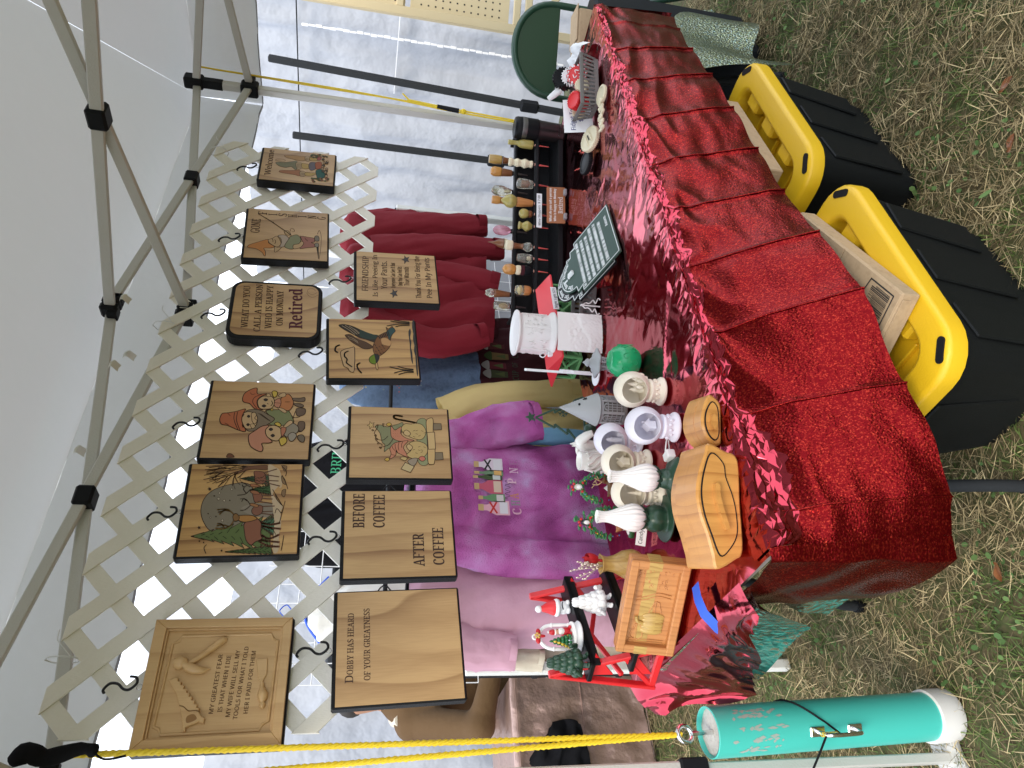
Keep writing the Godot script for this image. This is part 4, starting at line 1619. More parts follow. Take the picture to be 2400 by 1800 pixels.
	for q in [[730, 880, 750, 940], [790, 900, 790, 980], [880, 870, 900, 920], [1330, 830, 1350, 910], [1440, 880, 1500, 940], [600, 455, 600, 475], [745, 540, 750, 560]]:
		line([q[0], q[1], q[0] + 20, (q[1] + q[3]) / 2.0, q[2], q[3]], 0.0018)
	put("engraving", art, M.ink, t)

	# rounded corners
	t = sign_board("round cornered sign with black border and a large maroon word retired", Vector3(1.050, 1.778, z), 0.242, 0.270, "pine_0", 0.0, 0.05, 0.036, 0.036)
	trace(0.242, 0.270, Vector2(1458, 495), Vector2(1515, 150), Vector2(2085, 545), Vector2(2098, 195))
	for l in [["WHAT DO YOU", 1608, 450, 1625, 197], ["CALL A PERSON", 1688, 475, 1705, 188], ["WHO IS HAPPY", 1762, 462, 1772, 197], ["ON MONDAY", 1836, 446, 1838, 232]]:
		text(l[0], l[1], l[2], l[3], l[4], 44)
	var mark := art.c.size()
	text("Retired", 1965, 470, 1962, 222, 88, "Droid Serif", true)
	for i in range(mark, art.c.size()):
		art.c[i] = Color(0.075, 0.010, 0.022)
	line([2060, 250, 2030, 262, 2000, 250, 2000, 228, 2030, 224, 2050, 240], 0.0009)
	line([2065, 268, 2030, 280, 2005, 270, 1990, 250], 0.0009)
	put("lettering", art, M.ink, t)

	# three gnomes
	t = sign_board("black edged pine sign with a grey bearded gnome and two gnome children", Vector3(0.637, 1.770, z), 0.260, 0.280, "pine_1", 0.0, 0.035)
	trace(0.252, 0.266, Vector2(95, 1405), Vector2(330, 205), Vector2(1885, 1455), Vector2(1985, 290))
	var red := [0.42, 0.125, 0.05]
	var rose := [0.46, 0.20, 0.12]
	var face := [0.50, 0.33, 0.17]
	area([1700, 700, 1780, 700, 1780, 800, 1660, 830, 1550, 760, 1200, 700, 1200, 900, 1480, 940, 1640, 900, 1660, 1000, 1800, 940, 1840, 1000, 1740, 1050, 1640, 900], [0.15, 0.16, 0.07], 0.002)
	area([1190, 720, 1400, 700, 1560, 720, 1640, 850, 1640, 910, 1460, 950, 1240, 930, 1300, 850], [0.19, 0.20, 0.09], 0.002)
	area([1700, 690, 1840, 690, 1850, 760, 1800, 800, 1710, 800], [0.14, 0.09, 0.055], 0.002)
	area([1740, 900, 1830, 900, 1840, 980, 1780, 1050, 1720, 1000], [0.14, 0.09, 0.055], 0.002)
	area([850, 730, 1000, 690, 1130, 720, 1210, 770, 1330, 850, 1200, 940, 1050, 1010, 900, 1030, 850, 950], [0.19, 0.14, 0.09], 0.002)
	area([790, 780, 870, 730, 960, 740, 1040, 800, 1040, 900, 980, 980, 860, 990, 800, 920], face, 0.002)
	area([430, 820, 470, 750, 560, 740, 690, 720, 800, 690, 850, 690, 800, 780, 790, 880, 850, 1010, 820, 1035, 700, 1000, 560, 940, 460, 920, 430, 870], red, 0.0022)
	line([670, 740, 660, 850, 720, 1000], 0.0018)
	line([720, 730, 700, 860, 760, 1020], 0.0018)
	line([560, 750, 600, 790], 0.0014)
	line([510, 900, 570, 930], 0.0014)
	area([945, 760, 1000, 740, 1030, 780, 1000, 830, 1040, 870, 1000, 920, 960, 880, 950, 820], face, 0.0016)
	area([930, 930, 980, 920, 1010, 960, 970, 990, 940, 970], face, 0.0014)
	for q in [[900, 800], [890, 930]]:
		area([q[0] - 30, q[1], q[0], q[1] - 24, q[0] + 30, q[1], q[0], q[1] + 24], [0.03, 0.018, 0.012], 0.0)
	line([820, 770, 800, 800], 0.003)
	line([800, 930, 810, 970], 0.003)
	for k in 9:
		line([1060 + k * 22, 760 + k * 14, 1120 + k * 18, 770 + k * 14], 0.0012)
	# girl in the orange coat
	area([1390, 640, 1440, 520, 1560, 450, 1640, 540, 1640, 640, 1570, 720, 1460, 690], [0.45, 0.17, 0.06], 0.002)
	area([1330, 560, 1420, 520, 1440, 600, 1400, 670, 1330, 640], rose, 0.0018)
	area([1400, 470, 1470, 430, 1520, 440, 1510, 490, 1430, 500], face, 0.0016)
	area([1380, 670, 1480, 690, 1540, 740, 1480, 750], face, 0.0016)
	area([1640, 520, 1760, 520, 1840, 510, 1840, 570, 1760, 580, 1650, 560], [0.15, 0.10, 0.065], 0.0018)
	area([1650, 610, 1760, 610, 1820, 640, 1800, 670, 1720, 660], [0.15, 0.10, 0.065], 0.0018)
	area([1050, 560, 1120, 490, 1200, 480, 1300, 500, 1330, 580, 1290, 670, 1180, 690, 1080, 670], face, 0.002)
	area([800, 540, 830, 440, 930, 370, 1040, 345, 1050, 440, 1200, 440, 1100, 490, 1040, 560, 1060, 660, 1130, 700, 1000, 680, 920, 600, 840, 580], red, 0.0022)
	line([1120, 450, 1000, 500, 970, 580, 1040, 680], 0.0018)
	line([930, 420, 960, 450, 1010, 440], 0.0014)
	area([1190, 460, 1240, 440, 1270, 480, 1220, 490], face, 0.0016)
	area([1290, 420, 1330, 395, 1380, 420, 1370, 480, 1320, 500], [0.52, 0.36, 0.06], 0.002)
	area([1270, 690, 1300, 680, 1300, 715, 1275, 715], [0.52, 0.36, 0.06], 0.0014)
	for q in [[1185, 540], [1155, 640]]:
		area([q[0] - 40, q[1], q[0], q[1] - 26, q[0] + 40, q[1], q[0], q[1] + 26], [0.03, 0.018, 0.012], 0.0)
	line([1280, 560, 1300, 600, 1270, 640], 0.002)
	line([1210, 600, 1225, 610], 0.002)
	line([1340, 590, 1430, 600], 0.0014)
	line([1510, 580, 1590, 580], 0.0016)
	# the smaller one in the pink cap
	area([1460, 1000, 1560, 960, 1640, 920, 1730, 980, 1720, 1060, 1640, 1090, 1540, 1130, 1480, 1080], [0.26, 0.22, 0.16], 0.002)
	area([1560, 1100, 1640, 1060, 1700, 1110, 1640, 1190, 1580, 1180], [0.30, 0.26, 0.20], 0.0018)
	area([1560, 890, 1620, 880, 1630, 920, 1490, 1000, 1480, 970], face, 0.0018)
	area([1730, 1110, 1800, 1100, 1840, 1150, 1820, 1210, 1760, 1200, 1720, 1150], [0.16, 0.12, 0.08], 0.002)
	area([1170, 1040, 1220, 970, 1330, 950, 1430, 1000, 1450, 1100, 1390, 1180, 1290, 1170, 1200, 1110], face, 0.002)
	area([900, 1100, 1000, 1030, 1120, 960, 1240, 950, 1180, 1020, 1200, 1110, 1290, 1190, 1240, 1215, 1120, 1220, 1140, 1290, 1110, 1340, 1010, 1310, 920, 1240], rose, 0.0022)
	line([1080, 1000, 1090, 1110, 1200, 1200], 0.0018)
	line([1000, 1110, 1050, 1150], 0.0014)
	line([1010, 1240, 1090, 1220], 0.0014)
	area([1330, 920, 1390, 900, 1440, 940, 1420, 970, 1360, 950], [0.52, 0.36, 0.06], 0.0018)
	area([1410, 1160, 1480, 1130, 1530, 1150, 1530, 1210, 1450, 1260, 1420, 1220], [0.52, 0.36, 0.06], 0.002)
	area([1440, 990, 1520, 990, 1510, 1060, 1450, 1120], [0.40, 0.15, 0.08], 0.0018)
	for q in [[1270, 1010], [1300, 1105]]:
		area([q[0] - 38, q[1], q[0], q[1] - 26, q[0] + 38, q[1], q[0], q[1] + 26], [0.03, 0.018, 0.012], 0.0)
	line([1370, 1000, 1410, 1040, 1390, 1080], 0.002)
	area([545, 1415, 560, 1370, 600, 1362, 640, 1380, 660, 1415], [0.16, 0.06, 0.025], 0.0016)
	put("engraving", art, M.ink, t)

	# stag before the moon
	t = sign_board("black edged pine sign with a stag and deer before a big grey moon", Vector3(0.366, 1.772, z), 0.260, 0.281, "pine_2", 0.0, 0.05)
	trace(0.252, 0.266, Vector2(110, 1500), Vector2(365, 265), Vector2(1840, 1475), Vector2(1925, 280))
	area([600, 1180, 510, 1080, 468, 940, 500, 790, 600, 670, 740, 600, 900, 560, 1080, 540, 1200, 600, 1240, 800, 1240, 1000, 1150, 1100, 960, 1180, 760, 1190], [0.20, 0.17, 0.12], 0.0018)
	area([1040, 900, 1210, 830, 1500, 840, 1500, 1000, 1250, 1000], [0.24, 0.20, 0.15], 0.0)
	for q in [[735, 680, 16], [720, 760, 20], [800, 785, 18], [910, 630, 16], [770, 1050, 18], [600, 1010, 10]]:
		area([q[0] - q[2], q[1], q[0], q[1] - q[2], q[0] + q[2], q[1], q[0], q[1] + q[2]], [0.40, 0.34, 0.25], 0.0009)
	var firs := [[365, 1252, 1500, 1220, 250, [0.10, 0.14, 0.04]], [1060, 480, 1460, 500, 90, [0.05, 0.09, 0.04]], [1180, 640, 1480, 640, 80, [0.05, 0.10, 0.035]], [1290, 1100, 1540, 1130, 150, [0.055, 0.13, 0.07]], [830, 1450, 1500, 1430, 60, [0.07, 0.11, 0.03]]]
	for fr in firs:
		var left := []
		var right := []
		var steps := 9
		for k in steps:
			var f := float(k) / (steps - 1)
			var x := lerpf(fr[0], fr[2], f)
			var y := lerpf(fr[1], fr[3], f)
			var w: float = fr[4] * pow(f, 0.85) + 4
			left.append_array([x, y + w, x - (fr[2] - fr[0]) * 0.035, y + w * 0.62])
			var r2 := [x - (fr[2] - fr[0]) * 0.035, y - w * 0.62, x, y - w]
			right = r2 + right
		area([fr[0], fr[1]] + left + right, fr[5], 0.0016, false)
		for k in 16:
			var f := 0.12 + 0.86 * k / 16.0
			var x := lerpf(fr[0], fr[2], f)
			var w: float = fr[4] * f * (0.5 if k % 3 else 0.8)
			var sg := 1.0 if k % 2 else -1.0
			line([x - 30, lerpf(fr[1], fr[3], f) + sg * w * 0.3, x, lerpf(fr[1], fr[3], f) + sg * w * 0.7, x + 18, lerpf(fr[1], fr[3], f) + sg * w], 0.0014, [0.02, 0.025, 0.01])
	# bare tree on the right
	area([1060, 300, 1200, 300, 1420, 295, 1425, 355, 1240, 350, 1120, 365, 980, 420, 960, 400, 1090, 340], [0.15, 0.065, 0.03], 0.0016)
	for q in [[1120, 310, 900, 290, 560, 300], [1110, 325, 860, 330, 545, 350], [1080, 340, 820, 370, 530, 430], [1060, 360, 860, 420, 520, 490], [1000, 400, 900, 450, 720, 590], [980, 410, 940, 480, 920, 580], [1140, 320, 1000, 295, 800, 283], [900, 345, 760, 310, 600, 320], [850, 400, 720, 400, 560, 400], [900, 430, 760, 470, 600, 500], [860, 440, 800, 500, 690, 540], [820, 330, 700, 350, 570, 375], [1010, 390, 960, 440, 990, 520], [1120, 360, 1040, 440, 1000, 470], [780, 400, 700, 440, 640, 480]]:
		line(q, 0.0022, [0.06, 0.028, 0.014])
		line([q[2], q[3], (q[2] + q[4]) / 2.0 + 10, (q[3] + q[5]) / 2.0 + 36, q[4] + 40, q[5] + 50], 0.0012, [0.06, 0.028, 0.014])
	# ground
	area([1440, 290, 1560, 350, 1600, 560, 1500, 700, 1640, 860, 1610, 960, 1620, 1100, 1590, 1240, 1580, 1440, 1500, 1440, 1520, 1100, 1500, 900, 1460, 560], [0.50, 0.38, 0.24], 0.0)
	area([1500, 330, 1600, 360, 1640, 560, 1600, 620, 1560, 480], [0.50, 0.37, 0.22], 0.0)
	for q in [[1640, 440, 1690, 540, 1720, 630], [1630, 300, 1700, 380, 1690, 450], [1500, 640, 1600, 800, 1640, 860], [1680, 800, 1640, 930, 1620, 960], [1620, 960, 1560, 900, 1530, 960], [1660, 1250, 1640, 1360, 1620, 1440], [1540, 700, 1560, 780, 1640, 860], [1590, 1100, 1610, 1040, 1650, 900], [540, 1360, 505, 1400, 530, 1465]]:
		line(q, 0.0018)
	area([1630, 450, 1680, 500, 1690, 570, 1640, 540], [0.22, 0.13, 0.06], 0.0012)
	area([1640, 650, 1690, 640, 1670, 740, 1630, 710], [0.22, 0.13, 0.06], 0.0012)
	area([1640, 300, 1710, 310, 1690, 380, 1660, 360], [0.22, 0.13, 0.06], 0.0012)
	# deer
	var deer := [0.22, 0.085, 0.045]
	area([1240, 380, 1340, 385, 1390, 420, 1400, 520, 1330, 560, 1250, 540, 1240, 460], deer, 0.0016)
	area([1180, 560, 1250, 560, 1320, 590, 1300, 600, 1210, 600, 1180, 590], [0.30, 0.12, 0.05], 0.0014)
	area([1215, 690, 1310, 680, 1350, 730, 1320, 800, 1240, 810, 1220, 760], deer, 0.0016)
	area([1170, 660, 1230, 650, 1290, 670, 1310, 700, 1220, 700], [0.28, 0.11, 0.05], 0.0014)
	area([1200, 900, 1280, 850, 1350, 870, 1340, 950, 1270, 990, 1200, 960], [0.20, 0.085, 0.05], 0.0016)
	area([1165, 840, 1200, 825, 1290, 850, 1270, 880, 1190, 860], [0.30, 0.13, 0.05], 0.0014)
	for q in [[1390, 400, 1560, 350], [1400, 430, 1590, 460], [1390, 540, 1600, 590], [1400, 510, 1580, 520], [1340, 720, 1500, 720], [1340, 760, 1490, 770], [1340, 870, 1520, 865], [1330, 940, 1490, 935], [1330, 960, 1510, 985], [1290, 800, 1490, 830]]:
		line([q[0], q[1], q[2], q[3]], 0.0032, [0.12, 0.055, 0.035], false)
	area([1085, 1090, 1180, 1060, 1260, 1030, 1310, 1060, 1330, 1110, 1320, 1230, 1340, 1290, 1240, 1330, 1180, 1370, 1110, 1310, 1085, 1200], deer, 0.002)
	area([980, 1000, 1060, 985, 1200, 990, 1270, 1030, 1200, 1060, 1080, 1075, 1000, 1050], [0.36, 0.17, 0.04], 0.002)
	area([920, 1000, 960, 960, 1010, 1000, 1000, 1050, 940, 1060], [0.20, 0.10, 0.03], 0.0016)
	for q in [[1310, 1075, 1450, 1110, 1600, 1090], [1320, 1120, 1450, 1150, 1610, 1165], [1330, 1240, 1440, 1290, 1590, 1240], [1300, 1300, 1420, 1320, 1590, 1335], [1280, 1310, 1420, 1380, 1590, 1390]]:
		line(q, 0.0052, [0.20, 0.08, 0.045])
	for q in [[940, 980, 860, 910, 780, 900, 700, 910], [880, 930, 800, 920, 730, 970], [820, 905, 770, 930, 710, 940], [940, 1040, 880, 1120, 780, 1160, 670, 1150], [860, 1130, 780, 1110, 690, 1120], [800, 1150, 760, 1100, 700, 1090], [1170, 840, 1110, 770, 1030, 765], [1180, 850, 1100, 910, 1030, 920], [1120, 790, 1080, 760, 1050, 800], [1170, 600, 1110, 560, 1050, 530], [1170, 640, 1100, 700, 990, 715], [1120, 580, 1080, 600, 1060, 570], [1120, 690, 1080, 640, 1090, 610]]:
		line(q, 0.0030 if q[1] > 890 and q[0] < 1000 else 0.0020, [0.22, 0.11, 0.025] if q[1] > 890 and q[0] < 1000 else [0.05, 0.025, 0.015])
	for q in [[598, 625, 26], [440, 1142, 20], [755, 1436, 12], [440, 1315, 8], [500, 1333, 8], [570, 960, 7], [680, 1000, 7], [660, 722, 8], [880, 785, 7]]:
		star(q[0], q[1], q[2], INK)
	put("engraving", art, M.ink, t)

	# welcome
	t = sign_board("small black edged welcome sign with three long capped gnomes among leaves", Vector3(1.786, 1.791, z), 0.200, 0.270, "pine_3", 0.0, 0.03, 0.036)
	trace(0.192, 0.258, Vector2(110, 800), Vector2(300, 140), Vector2(1960, 1035), Vector2(2040, 380))
	text("Welcome", 415, 750, 550, 215, 150)
	area([640, 690, 670, 655, 800, 660, 1000, 670, 1150, 680, 1140, 790, 1000, 760, 800, 725], [0.36, 0.16, 0.085], 0.0014)
	area([560, 490, 640, 480, 800, 490, 960, 480, 1090, 480, 1060, 660, 940, 590, 840, 600, 780, 600, 640, 560], [0.20, 0.19, 0.12], 0.0014)
	area([785, 350, 830, 340, 1000, 350, 1150, 365, 1290, 390, 1270, 470, 1150, 470, 1000, 430, 850, 390], [0.42, 0.25, 0.12], 0.0014)
	line([560, 440, 600, 410, 720, 420, 790, 440, 780, 470, 640, 460, 560, 440], 0.0012)
	for q in [[1140, 720, 1320, 800], [1060, 520, 1250, 640], [1290, 400, 1450, 480]]:
		area([q[0], q[1], (q[0] + q[2]) / 2.0, q[1] - 20, q[2], (q[1] + q[3]) / 2.0, (q[0] + q[2]) / 2.0, q[3] + 10, q[0] + 20, q[3]], [0.44, 0.31, 0.19], 0.0014)
		area([q[2] - 40, q[1] + 10, q[2] + 120, (q[1] + q[3]) / 2.0 - 20, q[2] + 240, (q[1] + q[3]) / 2.0, q[2] + 100, q[3] + 10, q[2] - 40, q[3] - 10], [0.44, 0.30, 0.11], 0.0014)
		for k in 3:
			line([q[0] + 40 + k * 30, q[1] + 15, q[0] + 30 + k * 34, (q[1] + q[3]) / 2.0, q[0] + 40 + k * 30, q[3] - 10], 0.0010)
	area([1560, 690, 1740, 690, 1760, 850, 1600, 870, 1550, 780], [0.03, 0.10, 0.085], 0.0014)
	area([1420, 520, 1560, 540, 1540, 660, 1420, 690, 1370, 600], [0.14, 0.12, 0.14], 0.0014)
	area([1540, 540, 1680, 520, 1700, 640, 1560, 670], [0.34, 0.10, 0.05], 0.0014)
	area([1580, 410, 1680, 400, 1680, 470, 1600, 480], [0.34, 0.09, 0.08], 0.0014)
	var r := RandomNumberGenerator.new()
	r.seed = 8
	for k in 46:
		var x := r.randf_range(1440, 1860)
		var y := r.randf_range(350, 420) if k % 2 else r.randf_range(860, 930)
		var cc: Array = [[0.10, 0.13, 0.06], [0.07, 0.09, 0.05], [0.30, 0.13, 0.09]][k % 3]
		area([x - 26, y, x, y - 15, x + 26, y + 4, x, y + 16], cc, 0.0008)
	for k in 18:
		var x := r.randf_range(1700, 1870)
		var y := r.randf_range(460, 860)
		area([x - 34, y, x, y - 26, x + 34, y + 4, x, y + 28], [[0.42, 0.28, 0.16], [0.30, 0.20, 0.12], [0.09, 0.07, 0.05]][k % 3], 0.0012)
	put("engraving", art, M.ink, t)

	var hooks := [[Vector3(-0.045, 1.919, -0.568), "the carved tool sign"], [Vector3(0.025, 1.540, -0.568), "the sign about greatness"], [Vector3(0.30, 1.542, -0.568), "the coffee sign"], [Vector3(0.575, 1.544, -0.568), "the gnome truck sign"], [Vector3(0.905, 1.628, -0.568), "the duck sign"], [Vector3(1.225, 1.566, -0.568), "the friendship sign"], [Vector3(1.38, 1.933, -0.568), "the fishing gnome sign"], [Vector3(1.03, 1.923, -0.568), "the round cornered retired sign"], [Vector3(0.625, 1.920, -0.568), "the sign with the bearded gnome and children"], [Vector3(0.355, 1.923, -0.568), "the stag and moon sign"], [Vector3(1.775, 1.936, -0.568), "the welcome sign"]]
	for h in hooks:
		hook(h[0], "black S hook on the lattice holding " + h[1])


# ---- behind the stall --------------------------------------------------------------------------------------------

# skin over a set of tapered limbs that run into one another; each limb is [a, b, radius a, radius b, colour]
func body_of(limbs: Array, cell: float, blend: float) -> Shape:
	var lo := Vector3.ONE * 1e9
	var hi := Vector3.ONE * -1e9
	for l in limbs:
		for e in 2:
			lo = lo.min(l[e] - Vector3.ONE * (l[2 + e] + cell * 2))
			hi = hi.max(l[e] + Vector3.ONE * (l[2 + e] + cell * 2))
	var nx := int((hi.x - lo.x) / cell) + 2
	var ny := int((hi.y - lo.y) / cell) + 2
	var nz := int((hi.z - lo.z) / cell) + 2
	var field := PackedFloat32Array()
	field.resize(nx * ny * nz)
	field.fill(1.0)
	var tint := func(p: Vector3) -> Array:
		var d := 1e9
		var near := 1e9
		var c: Color = limbs[0][4]
		for l in limbs:
			var a: Vector3 = l[0]
			var ab: Vector3 = l[1] - a
			var t := clampf((p - a).dot(ab) / ab.length_squared(), 0, 1)
			var e := p.distance_to(a + ab * t) - lerpf(l[2], l[3], t)
			if e < near:
				near = e
				c = l[4]
			var h := clampf(0.5 + 0.5 * (d - e) / blend, 0, 1)
			d = lerpf(d, e, h) - blend * h * (1 - h) if d < 1e8 else e
		return [d, c]
	for k in nz:
		for j in ny:
			for i in nx:
				field[(k * ny + j) * nx + i] = tint.call(lo + Vector3(i, j, k) * cell)[0]
	var verts := {}
	var cols := {}
	var norms := {}
	var steps := [Vector3i(1, 0, 0), Vector3i(0, 1, 0), Vector3i(0, 0, 1)]
	var val := func(q: Vector3i) -> float: return field[(q.z * ny + q.y) * nx + q.x]
	for k in nz - 1:
		for j in ny - 1:
			for i in nx - 1:
				var sum := Vector3.ZERO
				var m := 0
				var any := false
				var first: bool = field[(k * ny + j) * nx + i] < 0
				for n in range(1, 8):
					if (field[((k + (n >> 2)) * ny + j + ((n >> 1) & 1)) * nx + i + (n & 1)] < 0) != first:
						any = true
						break
				if not any:
					continue
				for n in 8:
					for s in 3:
						if n & (1 << s):
							continue
						var qa := Vector3i(i + (n & 1), j + ((n >> 1) & 1), k + (n >> 2))
						var qb: Vector3i = qa + steps[s]
						var va: float = val.call(qa)
						var vb: float = val.call(qb)
						if (va < 0) != (vb < 0):
							sum += Vector3(qa).lerp(Vector3(qb), va / (va - vb))
							m += 1
				var key := Vector3i(i, j, k)
				verts[key] = lo + sum / m * cell
				cols[key] = tint.call(verts[key])[1]
				var g := Vector3(val.call(key + steps[0]) - val.call(key), val.call(key + steps[1]) - val.call(key), val.call(key + steps[2]) - val.call(key))
				norms[key] = g.normalized()
	var out := Shape.new()
	for key in verts:
		for s in 3:
			var qb: Vector3i = key + steps[s]
			var va: float = val.call(key)
			var vb: float = val.call(qb)
			if (va < 0) == (vb < 0):
				continue
			var u: Vector3i = steps[(s + 1) % 3]
			var w: Vector3i = steps[(s + 2) % 3]
			var ring_ := [key, key - u, key - u - w, key - w]
			if not (verts.has(ring_[1]) and verts.has(ring_[2]) and verts.has(ring_[3])):
				continue
			if va > 0:
				ring_.reverse()
			for tri_ in [[0, 1, 2], [0, 2, 3]]:
				out.col = cols[ring_[tri_[0]]]
				out.put3(verts[ring_[tri_[0]]], verts[ring_[tri_[1]]], verts[ring_[tri_[2]]], norms[ring_[tri_[0]]], norms[ring_[tri_[1]]], norms[ring_[tri_[2]]])
	return out


func back_scene() -> void:
	# table under rose gold foil, and the vendor who sits behind it
	var t := thing("foil_covered_table", "low table under crinkled rose gold metallic foil, behind the stall", "table", Vector3(0.05, 0, -2.75))
	var s := Shape.new()
	var rows := []
	var f := FastNoiseLite.new()
	f.seed = 4
	f.frequency = 3.0
	for j in 41:
		var row := PackedVector3Array()
		for i in 61:
			var u := i / 60.0
			var v := j / 40.0
			var x := lerpf(-0.80, 0.50, u)
			var n := f.get_noise_2d(x, v * 1.2) * 0.022 + 0.008 * (1.0 - 2.0 * absf(f.get_noise_2d(x * 2.2, v * 3.0 + 5.0)))
			var p := Vector3(x, 0.70 + n * 0.2, -0.30 + v / 0.4 * 0.55)
			if v > 0.4:
				p = Vector3(x, lerpf(0.70, 0.03, (v - 0.4) / 0.6), 0.25 + 0.02 * (v - 0.4) + n)
			row.append(p)
		rows.append(row)
	s.grid(rows)
	put("foil_sheet", s, M.rose_foil, t)
	s = Shape.new()
	for k in 3:
		s.box(Vector3(-0.15, 0.02 + 0.33 * k, 0.262 + 0.004 * k), Vector3(1.28, 0.004, 0.006))
	put("fold_line", s, M.rose_foil, t)
	for x in [-0.7, 0.4]:
		for z in [-0.22, 0.18]:
			s = Shape.new()
			s.tube([Vector3(x, 0.0, z), Vector3(x, 0.68, z)], 0.014, 8)
			put("leg", s, M.dark_pole, t)
	s = Shape.new()
	rows = []
	for j in 20:
		var v := j / 19.0
		var row := PackedVector3Array()
		for i in 26:
			var u := i / 25.0
			var x := lerpf(-0.55, 0.10 + 0.16 * sin(v * 2.2), u)
			row.append(Vector3(x, lerpf(0.745, 0.24 + 0.14 * u, v) + 0.03 * f.get_noise_2d(u * 2, v) - 0.10 * u * u * (1 - v), 0.20 + 0.10 * sin(minf(v * 2.6, 1.57)) + 0.05 * f.get_noise_2d(u * 1.6 + 3, v * 1.2) + 0.02 * sin(u * 9.0)))
		rows.append(row)
	s.grid(rows)
	var jk := put("folded_jacket", s, M.black_cloth)
	jk.position = Vector3(0.08, 0, -2.74)
	tag(jk, "black jacket slung over the front of the rose gold table", "jacket")
	var br := Color(0.105, 0.055, 0.020)
	var jean := Color(0.03, 0.045, 0.08)
	var sk := Color(0.42, 0.22, 0.14)
	var limbs := [[Vector3(0.62, 0.52, -3.05), Vector3(0.62, 0.95, -3.0), 0.17, 0.185, br], [Vector3(0.60, 1.05, -2.98), Vector3(0.60, 1.18, -2.97), 0.185, 0.13, br], [Vector3(0.47, 1.14, -2.95), Vector3(0.77, 1.14, -2.98), 0.09, 0.09, br],
		[Vector3(0.46, 1.12, -2.93), Vector3(0.37, 0.83, -2.66), 0.085, 0.068, br], [Vector3(0.37, 0.83, -2.66), Vector3(0.60, 0.775, -2.56), 0.066, 0.052, br], [Vector3(0.60, 0.775, -2.56), Vector3(0.68, 0.765, -2.53), 0.036, 0.03, sk],
		[Vector3(0.79, 1.12, -2.96), Vector3(0.90, 0.83, -2.70), 0.085, 0.066, br], [Vector3(0.90, 0.83, -2.70), Vector3(0.74, 0.77, -2.56), 0.064, 0.05, br], [Vector3(0.74, 0.77, -2.56), Vector3(0.67, 0.775, -2.52), 0.035, 0.03, sk],
		[Vector3(0.53, 0.50, -3.02), Vector3(0.50, 0.50, -2.62), 0.10, 0.075, jean], [Vector3(0.50, 0.50, -2.62), Vector3(0.50, 0.10, -2.66), 0.07, 0.05, jean], [Vector3(0.71, 0.50, -3.02), Vector3(0.74, 0.50, -2.62), 0.10, 0.075, jean], [Vector3(0.74, 0.50, -2.62), Vector3(0.74, 0.10, -2.66), 0.07, 0.05, jean],
		[Vector3(0.50, 0.05, -2.70), Vector3(0.50, 0.04, -2.52), 0.05, 0.04, br], [Vector3(0.74, 0.05, -2.70), Vector3(0.74, 0.04, -2.52), 0.05, 0.04, br],
		[Vector3(0.60, 1.2, -2.97), Vector3(0.60, 1.30, -2.94), 0.06, 0.055, sk], [Vector3(0.60, 1.37, -2.93), Vector3(0.60, 1.43, -2.94), 0.078, 0.085, sk], [Vector3(0.60, 1.385, -2.85), Vector3(0.60, 1.37, -2.83), 0.016, 0.014, sk]]
	var p := thing("person", "person in a brown canvas jacket seated behind the rose gold table, elbow bent", "person", Vector3.ZERO)
	inked("worn", 0.9)
	relief(M.worn, noise_map(0.012, 25, 6.0), Vector3.ONE * 3.0, 0.7)
	put("body", body_of(limbs, 0.017, 0.035), M.worn, p)
	s = Shape.new()
	s.blob(Vector3(0.60, 1.455, -2.965), Vector3(0.095, 0.085, 0.10))
	put("hair", s, M.hair, p)
	for e in [-0.03, 0.03, 0.0]:
		s = Shape.new()
		s.blob(Vector3(0.60 + e, 1.415 if e != 0 else 1.345, -2.853), Vector3(0.012, 0.007, 0.006) if e != 0 else Vector3(0.022, 0.004, 0.005), 8, 6)
		put("eye" if e != 0 else "mouth", s, M.hair, p)
	s = Shape.new()
	s.tube(curve([Vector3(0.47, 1.20, -2.90), Vector3(0.52, 1.225, -3.05), Vector3(0.68, 1.225, -3.05), Vector3(0.73, 1.20, -2.90)], 5), 0.032, 10)
	put("fleece_collar", s, M.cream_cloth, p)
	# green folding chair beyond the table's far end
	var ch := thing("folding_chair", "dark green plastic folding chair with rounded back beyond the table's far end", "chair", Vector3(2.74, 0, -0.42), -0.70)
	s = Shape.new()
	var o := PackedVector2Array()
	for i in 21:
		var a := PI * i / 20.0
		o.append(Vector2(cos(a) * 0.205, 0.72 + pow(sin(a), 0.85) * 0.195))
	s.prism(o, -0.012, 0.0, 0.004)
	var back := put("backrest", s, M.lid_green, ch)
	s = Shape.new()
	var rim := [Vector3(0.215, 0.55, -0.006)]
	for i in 21:
		var a := PI * i / 20.0
		rim.append(Vector3(cos(a) * 0.215, 0.72 + pow(sin(a), 0.85) * 0.205, -0.006))
	rim.append(Vector3(-0.215, 0.55, -0.006))
	s.tube(rim, 0.016, 10)
	put("rim", s, M.dark_green, back)
	s = Shape.new()
	s.box(Vector3(0, 0.44, 0.18), Vector3(0.40, 0.035, 0.40), 0.012)
	put("seat", s, M.lid_green, ch)
	for x in [-0.215, 0.215]:
		s = Shape.new()
		s.tube([Vector3(x, 0.55, -0.006), Vector3(x, 0.42, 0.10), Vector3(x, 0.01, 0.40)], 0.014, 8)
		put("leg", s, M.dark_green, ch)
		s = Shape.new()
		s.tube([Vector3(x * 0.9, 0.44, 0.22), Vector3(x * 0.9, 0.01, -0.12)], 0.013, 8)
		put("leg", s, M.dark_green, ch)
	s = Shape.new()
	rows = []
